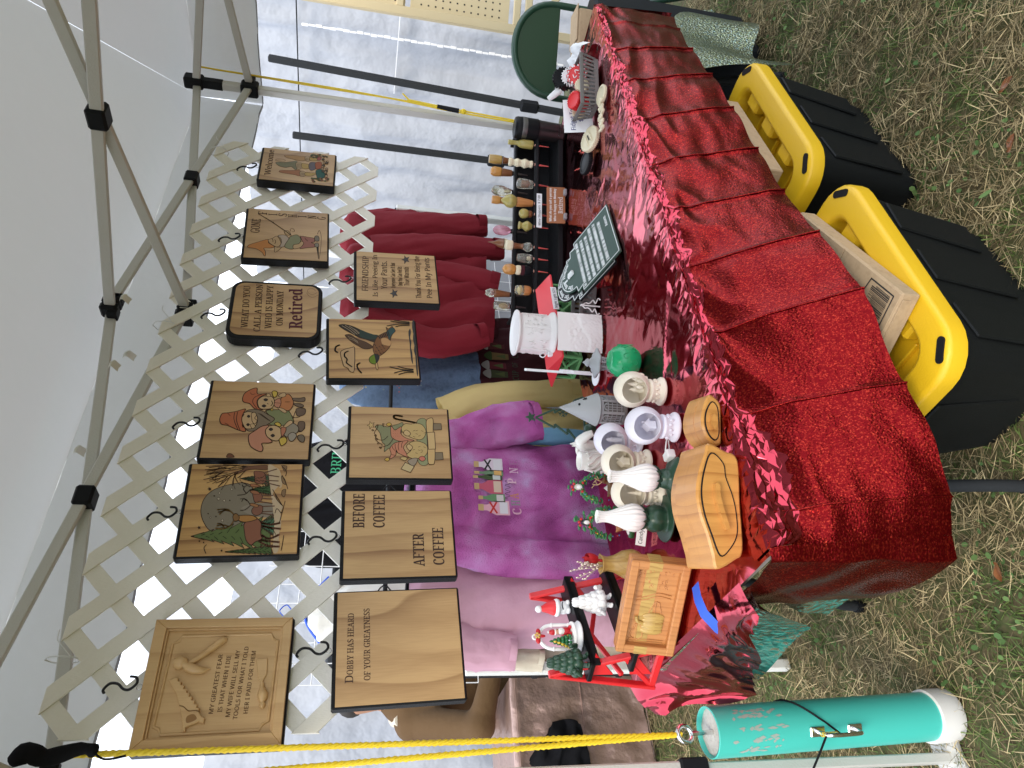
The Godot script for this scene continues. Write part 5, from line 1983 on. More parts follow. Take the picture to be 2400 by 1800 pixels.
	for j in 13:
		var v := j / 12.0
		var row := PackedVector3Array()
		for i in 22:
			var a := -TAU * i / 22.0
			var r := lerpf(0.15, 0.10, v) * (1.0 + 0.05 * sin(a * 5 + v * 3)) * (1.0 if v < 0.93 else 0.8)
			row.append(Vector3(cos(a) * r, 0.90 * v, sin(a) * r * 0.8))
		rows.append(row)
	s.grid(rows, true)
	s.blob(Vector3(0, 0.895, 0), Vector3(0.082, 0.012, 0.066))
	var bag := put("canvas_bag", s, M.bag_green)
	bag.position = Vector3(2.30, 0, -0.66)
	tag(bag, "tall dark green canvas bag standing between the travel mug and the green chair", "bag")
	# pale wooden display rack
	t = thing("wooden_display_rack", "pale wooden display rack with pegboard panels and cross braces", "display rack", Vector3(3.46, 0.20, -0.30), -0.72)
	for x in [-0.38, 0.38]:
		s = Shape.new()
		s.box(Vector3(x, 0.85, 0), Vector3(0.045, 1.75, 0.03), 0.004)
		put("upright", s, M.shelf_wood, t)
	for y in [0.02, 0.60, 0.66, 1.25, 1.70]:
		s = Shape.new()
		s.box(Vector3(0, y, 0.001), Vector3(0.72, 0.035, 0.025), 0.003)
		put("rail", s, M.shelf_wood, t)
	for d in [1.0, -1.0]:
		s = Shape.new()
		s.bar(Vector3(-0.35, 0.31 - d * 0.27, 0.004 + d * 0.004), Vector3(0.35, 0.31 + d * 0.27, 0.004 + d * 0.004), 0.030, 0.012, 0.002, Vector3.BACK)
		put("cross_brace", s, M.shelf_wood, t)
	for y in [0.95, 1.475]:
		s = Shape.new()
		s.box(Vector3(0, y, -0.006), Vector3(0.72, 0.5, 0.006), 0.001)
		var pg := put("pegboard", s, M.shelf_wood, t)
		s = Shape.new()
		for i in 20:
			for j in 12:
				s.box(Vector3(-0.33 + i * 0.035, y - 0.2 + j * 0.036, -0.0028), Vector3(0.008, 0.008, 0.001))
		put("peg_holes", s, M.hair, pg)
	# black plastic shelf unit and hanging shirts further back
	t = thing("plastic_shelf_unit", "black plastic shelf unit behind the hanging shirts", "shelf unit", Vector3(0.80, 0, -2.15))
	for q in [[-0.28, -0.15], [0.28, -0.15], [-0.28, 0.15], [0.28, 0.15]]:
		s = Shape.new()
		s.box(Vector3(q[0], 0.8, q[1]), Vector3(0.05, 1.6, 0.05), 0.01)
		put("post", s, M.crate_black, t)
	for y in [0.2, 0.62, 1.04, 1.30, 1.56]:
		s = Shape.new()
		s.box(Vector3(0, y, 0), Vector3(0.62, 0.045, 0.36), 0.01)
		put("shelf", s, M.crate_black, t)
	s = Shape.new()
	s.box(Vector3(0.72, 1.39, -2.12), Vector3(0.16, 0.10, 0.22), 0.02)
	tag(put("red_pouch", s, M.red_cloth), "red fabric pouch on the black plastic shelf", "pouch")


# ---- clothes -----------------------------------------------------------------------------------------------------

# A hanging garment, seen from the front. outline rows are [y, x left, x right, thickness]; sleeves are point lists with radii.
func garment(called: String, label: String, category: String, rows_in: Array, z: float, m: Material, sleeves: Array, seed_: int, group := "") -> Node3D:
	var mid := Vector3((rows_in[-1][1] + rows_in[-1][2]) / 2, rows_in[-1][0], z)
	var t := thing(called, label, category, mid, 0.0, group)
	var f := FastNoiseLite.new()
	f.seed = seed_
	f.frequency = 1.0
	var rows := []
	var nv := 34
	for j in nv + 1:
		var k := float(j) / nv * (rows_in.size() - 1)
		var a: Array = rows_in[mini(int(k), rows_in.size() - 2)]
		var b: Array = rows_in[mini(int(k), rows_in.size() - 2) + 1]
		var e := k - mini(int(k), rows_in.size() - 2)
		var y := lerpf(a[0], b[0], e)
		var xl := lerpf(a[1], b[1], e)
		var xr := lerpf(a[2], b[2], e)
		var d := lerpf(a[3], b[3], e)
		var v := float(j) / nv
		var row := PackedVector3Array()
		for i in 72:
			var ang := -TAU * i / 72.0
			var cx := cos(ang)
			var x := (xl + xr) / 2 + (xr - xl) / 2 * cx
			var fold := (0.034 * f.get_noise_2d(x * 6.0 + y * 2.5, y * 1.6) + 0.016 * f.get_noise_2d(x * 17.0 + y * 6.0, y * 4.0)) * (0.35 + v)
			row.append(Vector3(x - mid.x, y - mid.y + 0.006 * f.get_noise_1d(x * 14.0) * v, -sin(ang) * d * (0.35 + 0.65 * sqrt(absf(sin(ang)))) + fold))
		rows.append(row)
	rows.reverse()
	var s := Shape.new()
	s.grid(rows, true)
	put("body", s, m, t)
	for sl in sleeves:
		var path := []
		for q in sl[0]:
			path.append(Vector3(q[0] - mid.x, q[1] - mid.y, q[2]))
		var fine := curve(path, 6)
		var rad := []
		for i in fine.size():
			var e := float(i) / (fine.size() - 1)
			rad.append(lerpf(sl[1], sl[2], e) * (1.0 + 0.08 * f.get_noise_1d(e * 7.0 + sl[1] * 90.0)))
		s = Shape.new()
		var tube_rows := []
		for i in fine.size():
			var dir: Vector3 = (fine[mini(i + 1, fine.size() - 1)] - fine[maxi(i - 1, 0)]).normalized()
			var sx := dir.cross(Vector3.BACK).normalized()
			var sz := sx.cross(dir)
			var e := float(i) / (fine.size() - 1)
			var row := PackedVector3Array()
			for k in 36:
				var a := TAU * k / 36.0
				var r: float = rad[i] * (1.0 + 0.22 * f.get_noise_2d(cos(a) * 1.6 + e * 1.2, sin(a) * 1.6 + e * 3.6 + sl[1] * 90.0) * (1.0 if e < 0.97 else 0.4))
				row.append(fine[i] + sx * cos(a) * r + sz * sin(a) * r * 0.6)
			tube_rows.append(row)
		s.grid(tube_rows, true)
		put("sleeve", s, m, t)
		s = Shape.new()
		var last: Vector3 = fine[-1]
		var before: Vector3 = fine[-3]
		s.tube([last + (before - last) * 0.6, last, last + (last - before) * 0.02], [rad[-1] * 1.05, rad[-1] * 1.0, rad[-1] * 0.90], 20, false, 0.7)
		put("cuff", s, m, t)
	return t


func hanger(t: Node3D, at_: Vector3, w: float, m: Material) -> void:
	var s := Shape.new()
	s.tube(curve([at_ + Vector3(-w, -0.07, 0), at_ + Vector3(-w * 0.4, -0.01, 0), at_, at_ + Vector3(w * 0.4, -0.01, 0), at_ + Vector3(w, -0.07, 0)], 4), 0.006, 8)
	s.tube(curve([at_, at_ + Vector3(0, 0.045, 0), at_ + Vector3(0.022, 0.07, 0), at_ + Vector3(0.0, 0.092, 0), at_ + Vector3(-0.022, 0.075, 0)], 4), 0.0022, 6)
	put("hanger", s, m, t)


func clothes() -> void:
	var s: Shape
	var rail := thing("clothes_rail", "slim metal clothes rail that the sweatshirts hang from", "clothes rail", Vector3(1.3, 0, -1.2))
	s = Shape.new()
	s.tube([Vector3(-1.12, 1.385, 0), Vector3(1.15, 1.40, 0)], 0.008, 10)
	put("rail", s, M.dark_pole, rail)
	for x in [-1.12, 1.15]:
		s = Shape.new()
		s.bar(Vector3(x, 0.0, 0), Vector3(x, 1.13 if x < 0 else 1.40, 0), 0.035, 0.035, 0.004, Vector3.RIGHT)
		put("upright", s, M.wall_strip, rail, "white upright")
	var shirts := "sweatshirts and shirts hanging behind the table"
	# purple tie dye
	var t := garment("tie_dye_sweatshirt", "purple tie dye sweatshirt with a row of champagne bottles printed on it", "sweatshirt", [[1.305, 0.665, 0.815, 0.03], [1.285, 0.60, 0.885, 0.055], [1.22, 0.54, 0.975, 0.075], [1.12, 0.515, 0.975, 0.08], [0.95, 0.505, 0.955, 0.08], [0.75, 0.50, 0.955, 0.075], [0.60, 0.505, 0.95, 0.07]], -1.05, M.tie_dye, [[[[0.925, 1.19, 0.02], [0.975, 1.04, 0.05], [1.01, 0.86, 0.07]], 0.085, 0.085], [[[0.55, 1.20, 0.0], [0.49, 1.0, 0.02], [0.465, 0.60, 0.02]], 0.08, 0.06]], 1, shirts)
	hanger(t, Vector3(0.0, 0.72, 0), 0.15, M.black_plastic)
	s = Shape.new()
	var neck := []
	for i in 17:
		var a := TAU * i / 16.0
		neck.append(Vector3(0.0125 + 0.082 * cos(a), 0.70 - 0.028 * (1 + sin(a)) + 0.03, 0.035 * sin(a)))
	s.tube(neck, 0.011, 10, false)
	put("collar", s, M.tie_dye, t)
	s = Shape.new()
	var z := 0.10
	s.xf = Transform3D(Basis(), Vector3(-0.7275, -0.60, z))
	var bottles := [[0.785, 1.115, 1.015, 0.026, Color(0.60, 0.52, 0.58), Color(0.02, 0.02, 0.02)], [0.752, 1.115, 1.015, 0.012, Color(0.14, 0.22, 0.13), Color(0.60, 0.36, 0.12)], [0.735, 1.12, 1.02, 0.012, Color(0.05, 0.08, 0.03), Color(0.52, 0.54, 0.50)], [0.698, 1.117, 1.02, 0.027, Color(0.48, 0.09, 0.14), Color(0.58, 0.45, 0.34)], [0.655, 1.105, 1.015, 0.015, Color(0.12, 0.24, 0.11), Color(0.56, 0.52, 0.50)], [0.618, 1.107, 1.002, 0.027, Color(0.66, 0.36, 0.42), Color(0.48, 0.03, 0.02)]]
	for b in bottles:
		var x: float = b[0]
		var w: float = b[3]
		var h: float = b[1] - b[2]
		s.col = b[4]
		s.fill(PackedVector2Array([Vector2(x - w, b[2]), Vector2(x + w, b[2]), Vector2(x + w, b[2] + h * 0.45), Vector2(x + w * 0.4, b[2] + h * 0.72), Vector2(x + w * 0.4, b[1] - h * 0.16), Vector2(x - w * 0.4, b[1] - h * 0.16), Vector2(x - w * 0.4, b[2] + h * 0.72), Vector2(x - w, b[2] + h * 0.45)]), 0.0)
		s.col = Color(0.50, 0.34, 0.16)
		s.fill(PackedVector2Array([Vector2(x - w * 0.45, b[1] - h * 0.17), Vector2(x + w * 0.45, b[1] - h * 0.17), Vector2(x + w * 0.45, b[1]), Vector2(x - w * 0.45, b[1])]), 0.0004)
		if w > 0.025 and x != 0.698:
			s.col = b[5]
			s.stroke(PackedVector2Array([Vector2(x - w * 0.7, b[2] + h * 0.62), Vector2(x + w * 0.7, b[2] + h * 0.42)]), 0.006, 0.0006)
			s.stroke(PackedVector2Array([Vector2(x + w * 0.7, b[2] + h * 0.62), Vector2(x - w * 0.7, b[2] + h * 0.42)]), 0.006, 0.0007)
			s.col = Color(0.62, 0.60, 0.62)
		else:
			s.col = b[5]
		s.fill(PackedVector2Array([Vector2(x - w * 0.8, b[2] + h * 0.06), Vector2(x + w * 0.8, b[2] + h * 0.06), Vector2(x + w * 0.8, b[2] + h * 0.32), Vector2(x - w * 0.8, b[2] + h * 0.32)]), 0.0005)
	for l in [["C", 0.606, 0.963, Color(0.62, 0.34, 0.44)], ["H", 0.638, 0.965, Color(0.22, 0.22, 0.22)], ["A", 0.665, 0.968, Color(0.50, 0.20, 0.13)], ["P", 0.722, 0.972, Color(0.65, 0.40, 0.50)], ["N", 0.765, 0.962, Color(0.62, 0.40, 0.52)], ["E", 0.797, 0.960, Color(0.36, 0.14, 0.30)]]:
		s.col = l[3]
		words(s, l[0], "Droid Serif", Vector2(l[1] - 0.011, l[2]), Vector2(l[1] + 0.011, l[2]), 0.030, 0.0003, 0.0006, true)
	s.col = Color(0.03, 0.012, 0.03)
	var loop := []
	for i in 26:
		loop.append(Vector2(0.652 + i * 0.0030, 1.006 + 0.009 * sin(i * 1.15) - 0.0002 * i))
	s.stroke(PackedVector2Array(curve(loop, 3)), 0.0015, 0.0008)
	put("bottle_print", s, M.shirt_print, t)
	t = garment("blue_sleeve_shirt", "light blue long sleeved shirt hanging inside the purple sweatshirt's row", "shirt", [[1.24, 0.85, 0.95, 0.02], [1.15, 0.80, 1.0, 0.03], [0.9, 0.82, 1.0, 0.03], [0.62, 0.84, 1.0, 0.03]], -1.16, M.blue_cloth, [[[[1.0, 1.02, 0.06], [1.015, 0.85, 0.07], [1.025, 0.60, 0.06]], 0.042, 0.034]], 2, shirts)
	# pink
	t = garment("pink_sweatshirt", "dusty pink sweatshirt with a cream lining at the left end of the row", "sweatshirt", [[1.315, 0.34, 0.47, 0.03], [1.28, 0.27, 0.52, 0.05], [1.20, 0.20, 0.58, 0.07], [1.0, 0.215, 0.58, 0.075], [0.8, 0.225, 0.58, 0.075], [0.58, 0.235, 0.58, 0.07]], -1.14, M.pink_cloth, [[[[0.25, 1.22, 0.02], [0.215, 1.12, 0.03], [0.195, 0.985, 0.04]], 0.075, 0.055]], 3, shirts)
	hanger(t, Vector3(0.0, 0.74, 0), 0.13, M.black_plastic)
	t = garment("cream_shirt", "cream shirt half hidden behind the pink sweatshirt", "shirt", [[1.25, 0.30, 0.50, 0.02], [1.15, 0.22, 0.56, 0.03], [0.85, 0.19, 0.56, 0.03], [0.56, 0.19, 0.56, 0.03]], -1.22, M.cream_cloth, [[[[0.24, 1.12, 0.03], [0.22, 1.0, 0.04], [0.20, 0.88, 0.04]], 0.05, 0.04]], 4, shirts)
	# yellow
	garment("yellow_sweatshirt", "pale mustard yellow sweatshirt hanging behind the purple one", "sweatshirt", [[1.27, 0.98, 1.12, 0.03], [1.245, 0.92, 1.20, 0.05], [1.17, 0.86, 1.245, 0.07], [1.0, 0.86, 1.25, 0.07], [0.8, 0.88, 1.26, 0.07], [0.55, 0.90, 1.27, 0.065]], -1.24, M.yellow_cloth, [[[[1.195, 1.18, 0.02], [1.27, 0.98, 0.05], [1.335, 0.58, 0.05]], 0.075, 0.06]], 5, shirts)
	# maroon printed tee
	t = garment("printed_maroon_shirt", "dark maroon shirt printed with four festive cups, under the denim one", "shirt", [[1.25, 1.60, 1.75, 0.02], [1.18, 1.50, 1.86, 0.04], [1.0, 1.46, 1.94, 0.045], [0.8, 1.45, 1.94, 0.045], [0.5, 1.46, 1.94, 0.045]], -1.40, M.maroon, [[[[1.80, 1.12, 0.06], [1.80, 1.0, 0.07], [1.80, 0.90, 0.07]], 0.06, 0.05]], 6, shirts)
	s = Shape.new()
	s.xf = Transform3D(Basis(), Vector3(-1.70, -0.50, 0.062))
	for b in [[1.525, 0.915, Color(0.05, 0.055, 0.02), Color(0.30, 0.28, 0.26)], [1.575, 0.920, Color(0.12, 0.012, 0.02), Color(0.32, 0.30, 0.28)], [1.632, 0.905, Color(0.16, 0.10, 0.035), Color(0.035, 0.06, 0.015)], [1.695, 0.920, Color(0.09, 0.012, 0.015), Color(0.33, 0.30, 0.27)]]:
		s.col = b[2]
		s.fill(PackedVector2Array([Vector2(b[0] - 0.017, b[1] - 0.05), Vector2(b[0] + 0.017, b[1] - 0.05), Vector2(b[0] + 0.023, b[1] + 0.03), Vector2(b[0] - 0.023, b[1] + 0.03)]), 0.0)
		s.col = b[3]
		s.fill(PackedVector2Array(curve([Vector2(b[0] - 0.025, b[1] + 0.03), Vector2(b[0] + 0.025, b[1] + 0.03), Vector2(b[0] + 0.02, b[1] + 0.05), Vector2(b[0], b[1] + 0.066), Vector2(b[0] - 0.02, b[1] + 0.05)], 3, true)), 0.0004)
		s.col = Color(0.08, 0.10, 0.03)
		s.fill(PackedVector2Array([Vector2(b[0] - 0.014, b[1] - 0.035), Vector2(b[0] + 0.014, b[1] - 0.035), Vector2(b[0], b[1] + 0.012)]), 0.0006)
	s.col = Color(0.045, 0.045, 0.028)
	words(s, "CUP", "Droid Sans", Vector2(1.495, 0.815), Vector2(1.552, 0.815), 0.030, 0.0003, 0.0006, true)
	words(s, "OF", "Droid Sans", Vector2(1.572, 0.815), Vector2(1.60, 0.815), 0.026, 0.0003, 0.0006, true)
	words(s, "CKO", "Droid Sans", Vector2(1.628, 0.808), Vector2(1.695, 0.808), 0.032, 0.0003, 0.0006, true)
	put("cup_print", s, M.shirt_print, t)
	# denim blue
	t = garment("denim_blue_sweatshirt", "faded denim blue sweatshirt with small speckled blossoms on its chest", "sweatshirt", [[1.60, 1.36, 1.50, 0.03], [1.56, 1.28, 1.60, 0.05], [1.45, 1.24, 1.67, 0.06], [1.25, 1.25, 1.66, 0.065], [1.06, 1.27, 1.645, 0.065], [1.015, 1.30, 1.64, 0.06]], -1.30, M.denim, [[[[1.60, 1.50, 0.02], [1.66, 1.30, 0.02], [1.68, 1.08, 0.0]], 0.06, 0.05]], 7, shirts)
	s = Shape.new()
	var r := RandomNumberGenerator.new()
	r.seed = 5
	for k in 90:
		var x := r.randfn(1.345, 0.03)
		var y := r.randfn(1.40, 0.05)
		s.col = [Color(0.5, 0.5, 0.5), Color(0.42, 0.16, 0.18), Color(0.45, 0.40, 0.2), Color(0.2, 0.28, 0.3)][k % 4]
		s.fill(ring(x - 1.47, y - 1.015, 0.004, 0.004, 6), 0.098)
	put("blossom_print", s, M.shirt_print, t)
	# burgundy ones
	t = garment("burgundy_sweatshirt", "burgundy sweatshirt at the far right end of the row, one sleeve hanging in front", "sweatshirt", [[1.66, 2.16, 2.32, 0.03], [1.62, 2.08, 2.42, 0.06], [1.45, 2.00, 2.45, 0.08], [1.2, 1.99, 2.44, 0.085], [1.06, 2.00, 2.44, 0.08]], -1.22, M.burgundy, [[[[2.20, 1.55, 0.07], [2.24, 1.25, 0.10], [2.30, 0.97, 0.09]], 0.10, 0.065]], 8, shirts)
	t = garment("burgundy_sweatshirt", "middle one of the three burgundy sweatshirts, its sleeve drooping to the stopper stand", "sweatshirt", [[1.64, 1.86, 2.02, 0.03], [1.60, 1.76, 2.12, 0.06], [1.40, 1.70, 2.20, 0.08], [1.15, 1.72, 2.22, 0.085], [0.98, 1.74, 2.20, 0.08]], -1.18, M.burgundy, [[[[2.00, 1.50, 0.06], [2.06, 1.20, 0.09], [2.10, 0.90, 0.08]], 0.10, 0.06]], 9, shirts)
	t = garment("burgundy_sweatshirt", "burgundy sweatshirt printed with a bearded gnome in a leopard spotted cap", "sweatshirt", [[1.62, 1.62, 1.76, 0.03], [1.58, 1.52, 1.86, 0.06], [1.42, 1.44, 1.92, 0.08], [1.2, 1.44, 1.92, 0.085], [0.97, 1.53, 1.87, 0.08]], -1.13, M.burgundy, [[[[1.56, 1.50, 0.03], [1.45, 1.24, 0.05], [1.51, 1.02, 0.06]], 0.085, 0.06], [[[1.84, 1.48, 0.03], [1.86, 1.2, 0.06], [1.82, 0.94, 0.07]], 0.085, 0.055]], 10, shirts)
	s = Shape.new()
	s.xf = Transform3D(Basis(), Vector3(-1.70, -0.97, 0.118))
	s.col = Color(0.30, 0.03, 0.035)
	s.fill(PackedVector2Array([Vector2(1.60, 1.46), Vector2(1.76, 1.46), Vector2(1.72, 1.53), Vector2(1.66, 1.55), Vector2(1.62, 1.51)]), 0.0)
	s.col = Color(0.55, 0.53, 0.52)
	s.fill(PackedVector2Array(curve([Vector2(1.59, 1.42), Vector2(1.68, 1.40), Vector2(1.77, 1.42), Vector2(1.76, 1.47), Vector2(1.68, 1.48), Vector2(1.60, 1.47)], 4, true)), 0.0004)
	s.fill(PackedVector2Array(curve([Vector2(1.61, 1.41), Vector2(1.75, 1.41), Vector2(1.73, 1.32), Vector2(1.68, 1.22), Vector2(1.63, 1.32)], 4, true)), 0.0003)
	s.col = Color(0.02, 0.015, 0.015)
	for k in 14:
		s.fill(ring(1.605 + 0.024 * (k % 7), 1.435 + 0.022 * (k / 7) + 0.004 * (k % 2), 0.007, 0.006, 8), 0.0008)
	for k in 6:
		s.stroke(PackedVector2Array([Vector2(1.64 + k * 0.015, 1.37), Vector2(1.655 + k * 0.010, 1.28)]), 0.002, 0.0008)
	s.col = Color(0.45, 0.16, 0.16)
	s.fill(ring(1.68, 1.385, 0.022, 0.018, 14), 0.0008)
	put("gnome_print", s, M.shirt_print, t)
	# shirts farther back, glimpsed through the lattice
	t = garment("black_shirt", "black shirt with green lettering seen through the lattice", "shirt", [[1.80, 1.24, 1.38, 0.02], [1.76, 1.16, 1.48, 0.04], [1.6, 1.12, 1.54, 0.05], [1.3, 1.14, 1.54, 0.05], [0.9, 1.14, 1.54, 0.05]], -1.92, M.black_cloth, [], 11, "shirts farther back")
	s = Shape.new()
	s.col = Color(0.06, 0.40, 0.20)
	words(s, "BRING", "Droid Serif", Vector2(-0.06, 0.68), Vector2(0.13, 0.68), 0.045, 0.075, 0.001)
	put("lettering", s, M.shirt_print, t)
	t = garment("black_shirt", "plain black shirt seen through the lattice beside the stag sign", "shirt", [[1.82, 0.90, 1.02, 0.02], [1.78, 0.82, 1.10, 0.04], [1.5, 0.78, 1.10, 0.05], [1.0, 0.78, 1.10, 0.05]], -1.80, M.black_cloth, [], 12, "shirts farther back")
	t = garment("white_shirt", "white shirt on a blue hanger seen through the lattice", "shirt", [[1.64, 0.44, 0.54, 0.02], [1.60, 0.38, 0.60, 0.03], [1.5, 0.34, 0.66, 0.04], [1.2, 0.35, 0.66, 0.04], [0.95, 0.35, 0.66, 0.04]], -1.52, M.wall_strip, [], 13, "shirts farther back")
	hanger(t, Vector3(-0.01, 0.70, 0.0), 0.13, M.blue_tape)
	# white wire grids that the shirts are clipped to
	for d in [[Vector3(0.60, 0, -1.70), 0.62, 1.0, 1.82, "white wire display grid behind the white shirt"], [Vector3(2.10, 0, -1.62), 1.0, 0.35, 1.20, "white wire display grid behind the burgundy sweatshirts"]]:
		var g := thing("wire_grid", d[4], "display grid", d[0])
		for k in range(0, int(d[1] / 0.077) + 1):
			s = Shape.new()
			var x: float = -d[1] / 2 + k * 0.077
			s.tube([Vector3(x, d[2], 0), Vector3(x, d[3], 0)], 0.0022, 5)
			put("wire", s, M.wire_white, g)
		for k in range(0, int((d[3] - d[2]) / 0.077) + 1):
			s = Shape.new()
			var y: float = d[2] + k * 0.077
			s.tube([Vector3(-d[1] / 2, y, 0.004), Vector3(d[1] / 2, y, 0.004)], 0.0022, 5)
			put("wire", s, M.wire_white, g)
	s = drape(Vector3(1.25, 0, -1.72), Vector3(2.75, 0, -1.72), 0.02, 1.15, 0.04, 15, 40, 12)
	var gr := put("grey_backdrop_cloth", s, M.grey_cloth)
	tag(gr, "grey cloth hung behind the lower wire grid", "cloth")


# ---- wares, right half -------------------------------------------------------------------------------------------

const BOARD := 0.757   # the foil's upper face


func at_table(x: float, z: float, up := 0.0) -> Vector3:
	return Vector3(x, BOARD + up, z)


# bottle stoppers: profile pieces [material, [[radius, height] ...]] above a steel cone
func stopper(label: String, base: Vector3, pieces: Array, metal: String) -> void:
	var t := thing("bottle_stopper", label, "bottle stopper", base, 0.0, "turned bottle stoppers on the black stand")
	var s := Shape.new()
	s.lathe([Vector2(0.0, -0.062), Vector2(0.0025, -0.058), Vector2(0.0065, -0.01), Vector2(0.0085, 0.0), Vector2(0.0085, 0.004), Vector2(0.0, 0.004)], 14)
	put("steel_cone", s, M[metal], t)
	s = Shape.new()
	s.lathe([Vector2(0.0, 0.002), Vector2(0.0095, 0.002), Vector2(0.0095, 0.009), Vector2(0.0, 0.009)], 14)
	put("collar", s, M.black_plastic, t)
	for p in pieces:
		s = Shape.new()
		var prof := []
		for q in curve(p[1].map(func(a): return Vector2(a[0], a[1] + 0.008)), 4):
			prof.append(Vector2(maxf(q.x, 0.0), q.y))
		prof.push_front(Vector2(0.0, prof[0].y))
		prof.append(Vector2(0.0, prof[-1].y))
		s.lathe(prof, 20)
		put("turned_knob", s, M[p[0]], t)


func right_wares() -> void:
	var s: Shape
	# black stand with a front and a back rail
	var t := thing("stopper_stand", "black wooden stand with two rails full of bottle stoppers", "display stand", at_table(1.80, -0.645), -0.445)
	for d in [["base", Vector3(-0.02, 0.012, -0.06), Vector3(0.82, 0.024, 0.17)], ["front_rail", Vector3(-0.02, 0.108, 0.0), Vector3(0.80, 0.014, 0.035)], ["back_rail", Vector3(-0.02, 0.178, -0.085), Vector3(0.80, 0.014, 0.035)], ["back_board", Vector3(-0.02, 0.09, -0.128), Vector3(0.80, 0.16, 0.012)]]:
		s = Shape.new()
		s.box(d[1], d[2], 0.004)
		put(d[0], s, M.black_edge, t)
	for x in [-0.425, 0.385]:
		s = Shape.new()
		s.prism(PackedVector2Array([Vector2(-0.02, 0.024), Vector2(0.15, 0.024), Vector2(0.15, 0.19), Vector2(0.065, 0.19), Vector2(0.05, 0.12), Vector2(-0.02, 0.12)]), -0.006, 0.006, 0.002)
		var o := put("end_panel", s, M.black_edge, t)
		o.transform = Transform3D(Basis(UP, PI / 2), Vector3(x, 0, 0.0))
	s = Shape.new()
	s.box(Vector3(0.0, 0.0, 0.0), Vector3(0.150, 0.022, 0.0012), 0.0003)
	var tagp := put("price_strip", s, M.paper, t)
	tagp.position = Vector3(0.005, 0.100, 0.0195)
	s = Shape.new()
	s.col = Color(0.02, 0.02, 0.03)
	words(s, "Wine Stoppers  $ 7 00", "Droid Sans", Vector2(-0.066, -0.006), Vector2(0.066, -0.003), 0.0095, 0.001, 0.0005)
	put("handwriting", s, M.print, tagp)
	# front row then back row: place along the rail, pieces
	var stand := t.transform
	var olive := "olive_wood"
	var front := [
		[0.308, "slim pale olive wood bottle stopper shaped like a bottle, right end of the front rail", [[olive, [[0.010, 0.0], [0.018, 0.006], [0.017, 0.05], [0.010, 0.066], [0.009, 0.085], [0.0105, 0.092], [0.010, 0.105]]]]],
		[0.218, "pale beaded bottle stopper with two rings, second from the right on the front rail", [["cream_wood", [[0.009, 0.0], [0.015, 0.005], [0.013, 0.016], [0.017, 0.028], [0.019, 0.036], [0.013, 0.05], [0.017, 0.066], [0.012, 0.08], [0.017, 0.092], [0.016, 0.1]]]]],
		[0.126, "clear resin bottle stopper with a dark screw and shells set inside", [["resin", [[0.010, 0.0], [0.017, 0.004], [0.021, 0.05], [0.018, 0.062], [0.010, 0.066]]], ["walnut", [[0.003, 0.012], [0.010, 0.02], [0.010, 0.045], [0.003, 0.05]]]]],
		[0.042, "bottle stopper with a slanting reddish stem under a large green onion shaped top", [["oak", [[0.008, 0.0], [0.013, 0.003], [0.019, 0.055], [0.019, 0.066]]], [olive, [[0.016, 0.067], [0.027, 0.085], [0.024, 0.105], [0.010, 0.122], [0.001, 0.130]]]]],
		[-0.006, "small round green bottle stopper with a red foot", [["walnut", [[0.007, 0.0], [0.013, 0.005], [0.014, 0.017]]], [olive, [[0.014, 0.018], [0.019, 0.03], [0.018, 0.045], [0.008, 0.054]]]]],
		[-0.060, "green turnip shaped bottle stopper with a flared rim", [[olive, [[0.008, 0.0], [0.019, 0.016], [0.020, 0.026], [0.011, 0.042], [0.016, 0.052], [0.015, 0.056]]]]],
		[-0.150, "bottle stopper with a clear amber bulb, walnut waist and pale wooden cap", [["resin", [[0.010, 0.0], [0.017, 0.008], [0.018, 0.022], [0.012, 0.036]]], ["walnut", [[0.012, 0.037], [0.010, 0.05], [0.013, 0.078]]], ["cream_wood", [[0.018, 0.079], [0.020, 0.09], [0.019, 0.105]]]]],
		[-0.199, "clear glassy bottle stopper with straight sides in the front rail", [["resin", [[0.012, 0.0], [0.017, 0.006], [0.017, 0.05], [0.013, 0.06]]], ["cream_wood", [[0.004, 0.006], [0.007, 0.012], [0.004, 0.022]]]]],
		[-0.252, "tall bottle stopper banded black, maroon and cream with a swirled amber top", [["black_plastic", [[0.012, 0.0], [0.018, 0.012], [0.020, 0.030]]], ["maroon", [[0.020, 0.031], [0.019, 0.045]]], ["cream_wood", [[0.018, 0.046], [0.019, 0.058], [0.016, 0.066]]], ["honey_wood", [[0.016, 0.067], [0.022, 0.085], [0.017, 0.108], [0.004, 0.118]]]]],
		[-0.335, "orange wooden bottle stopper with a yellow swirl in its clear upper half", [["oak", [[0.008, 0.0], [0.018, 0.010], [0.019, 0.032]]], ["resin", [[0.019, 0.033], [0.019, 0.055], [0.014, 0.066]]], ["yellow_cloth", [[0.005, 0.036], [0.013, 0.045], [0.005, 0.056]]]]]]
	for d in front:
		stopper(d[1], stand * Vector3(d[0], 0.116, 0.0), d[2], "copper")
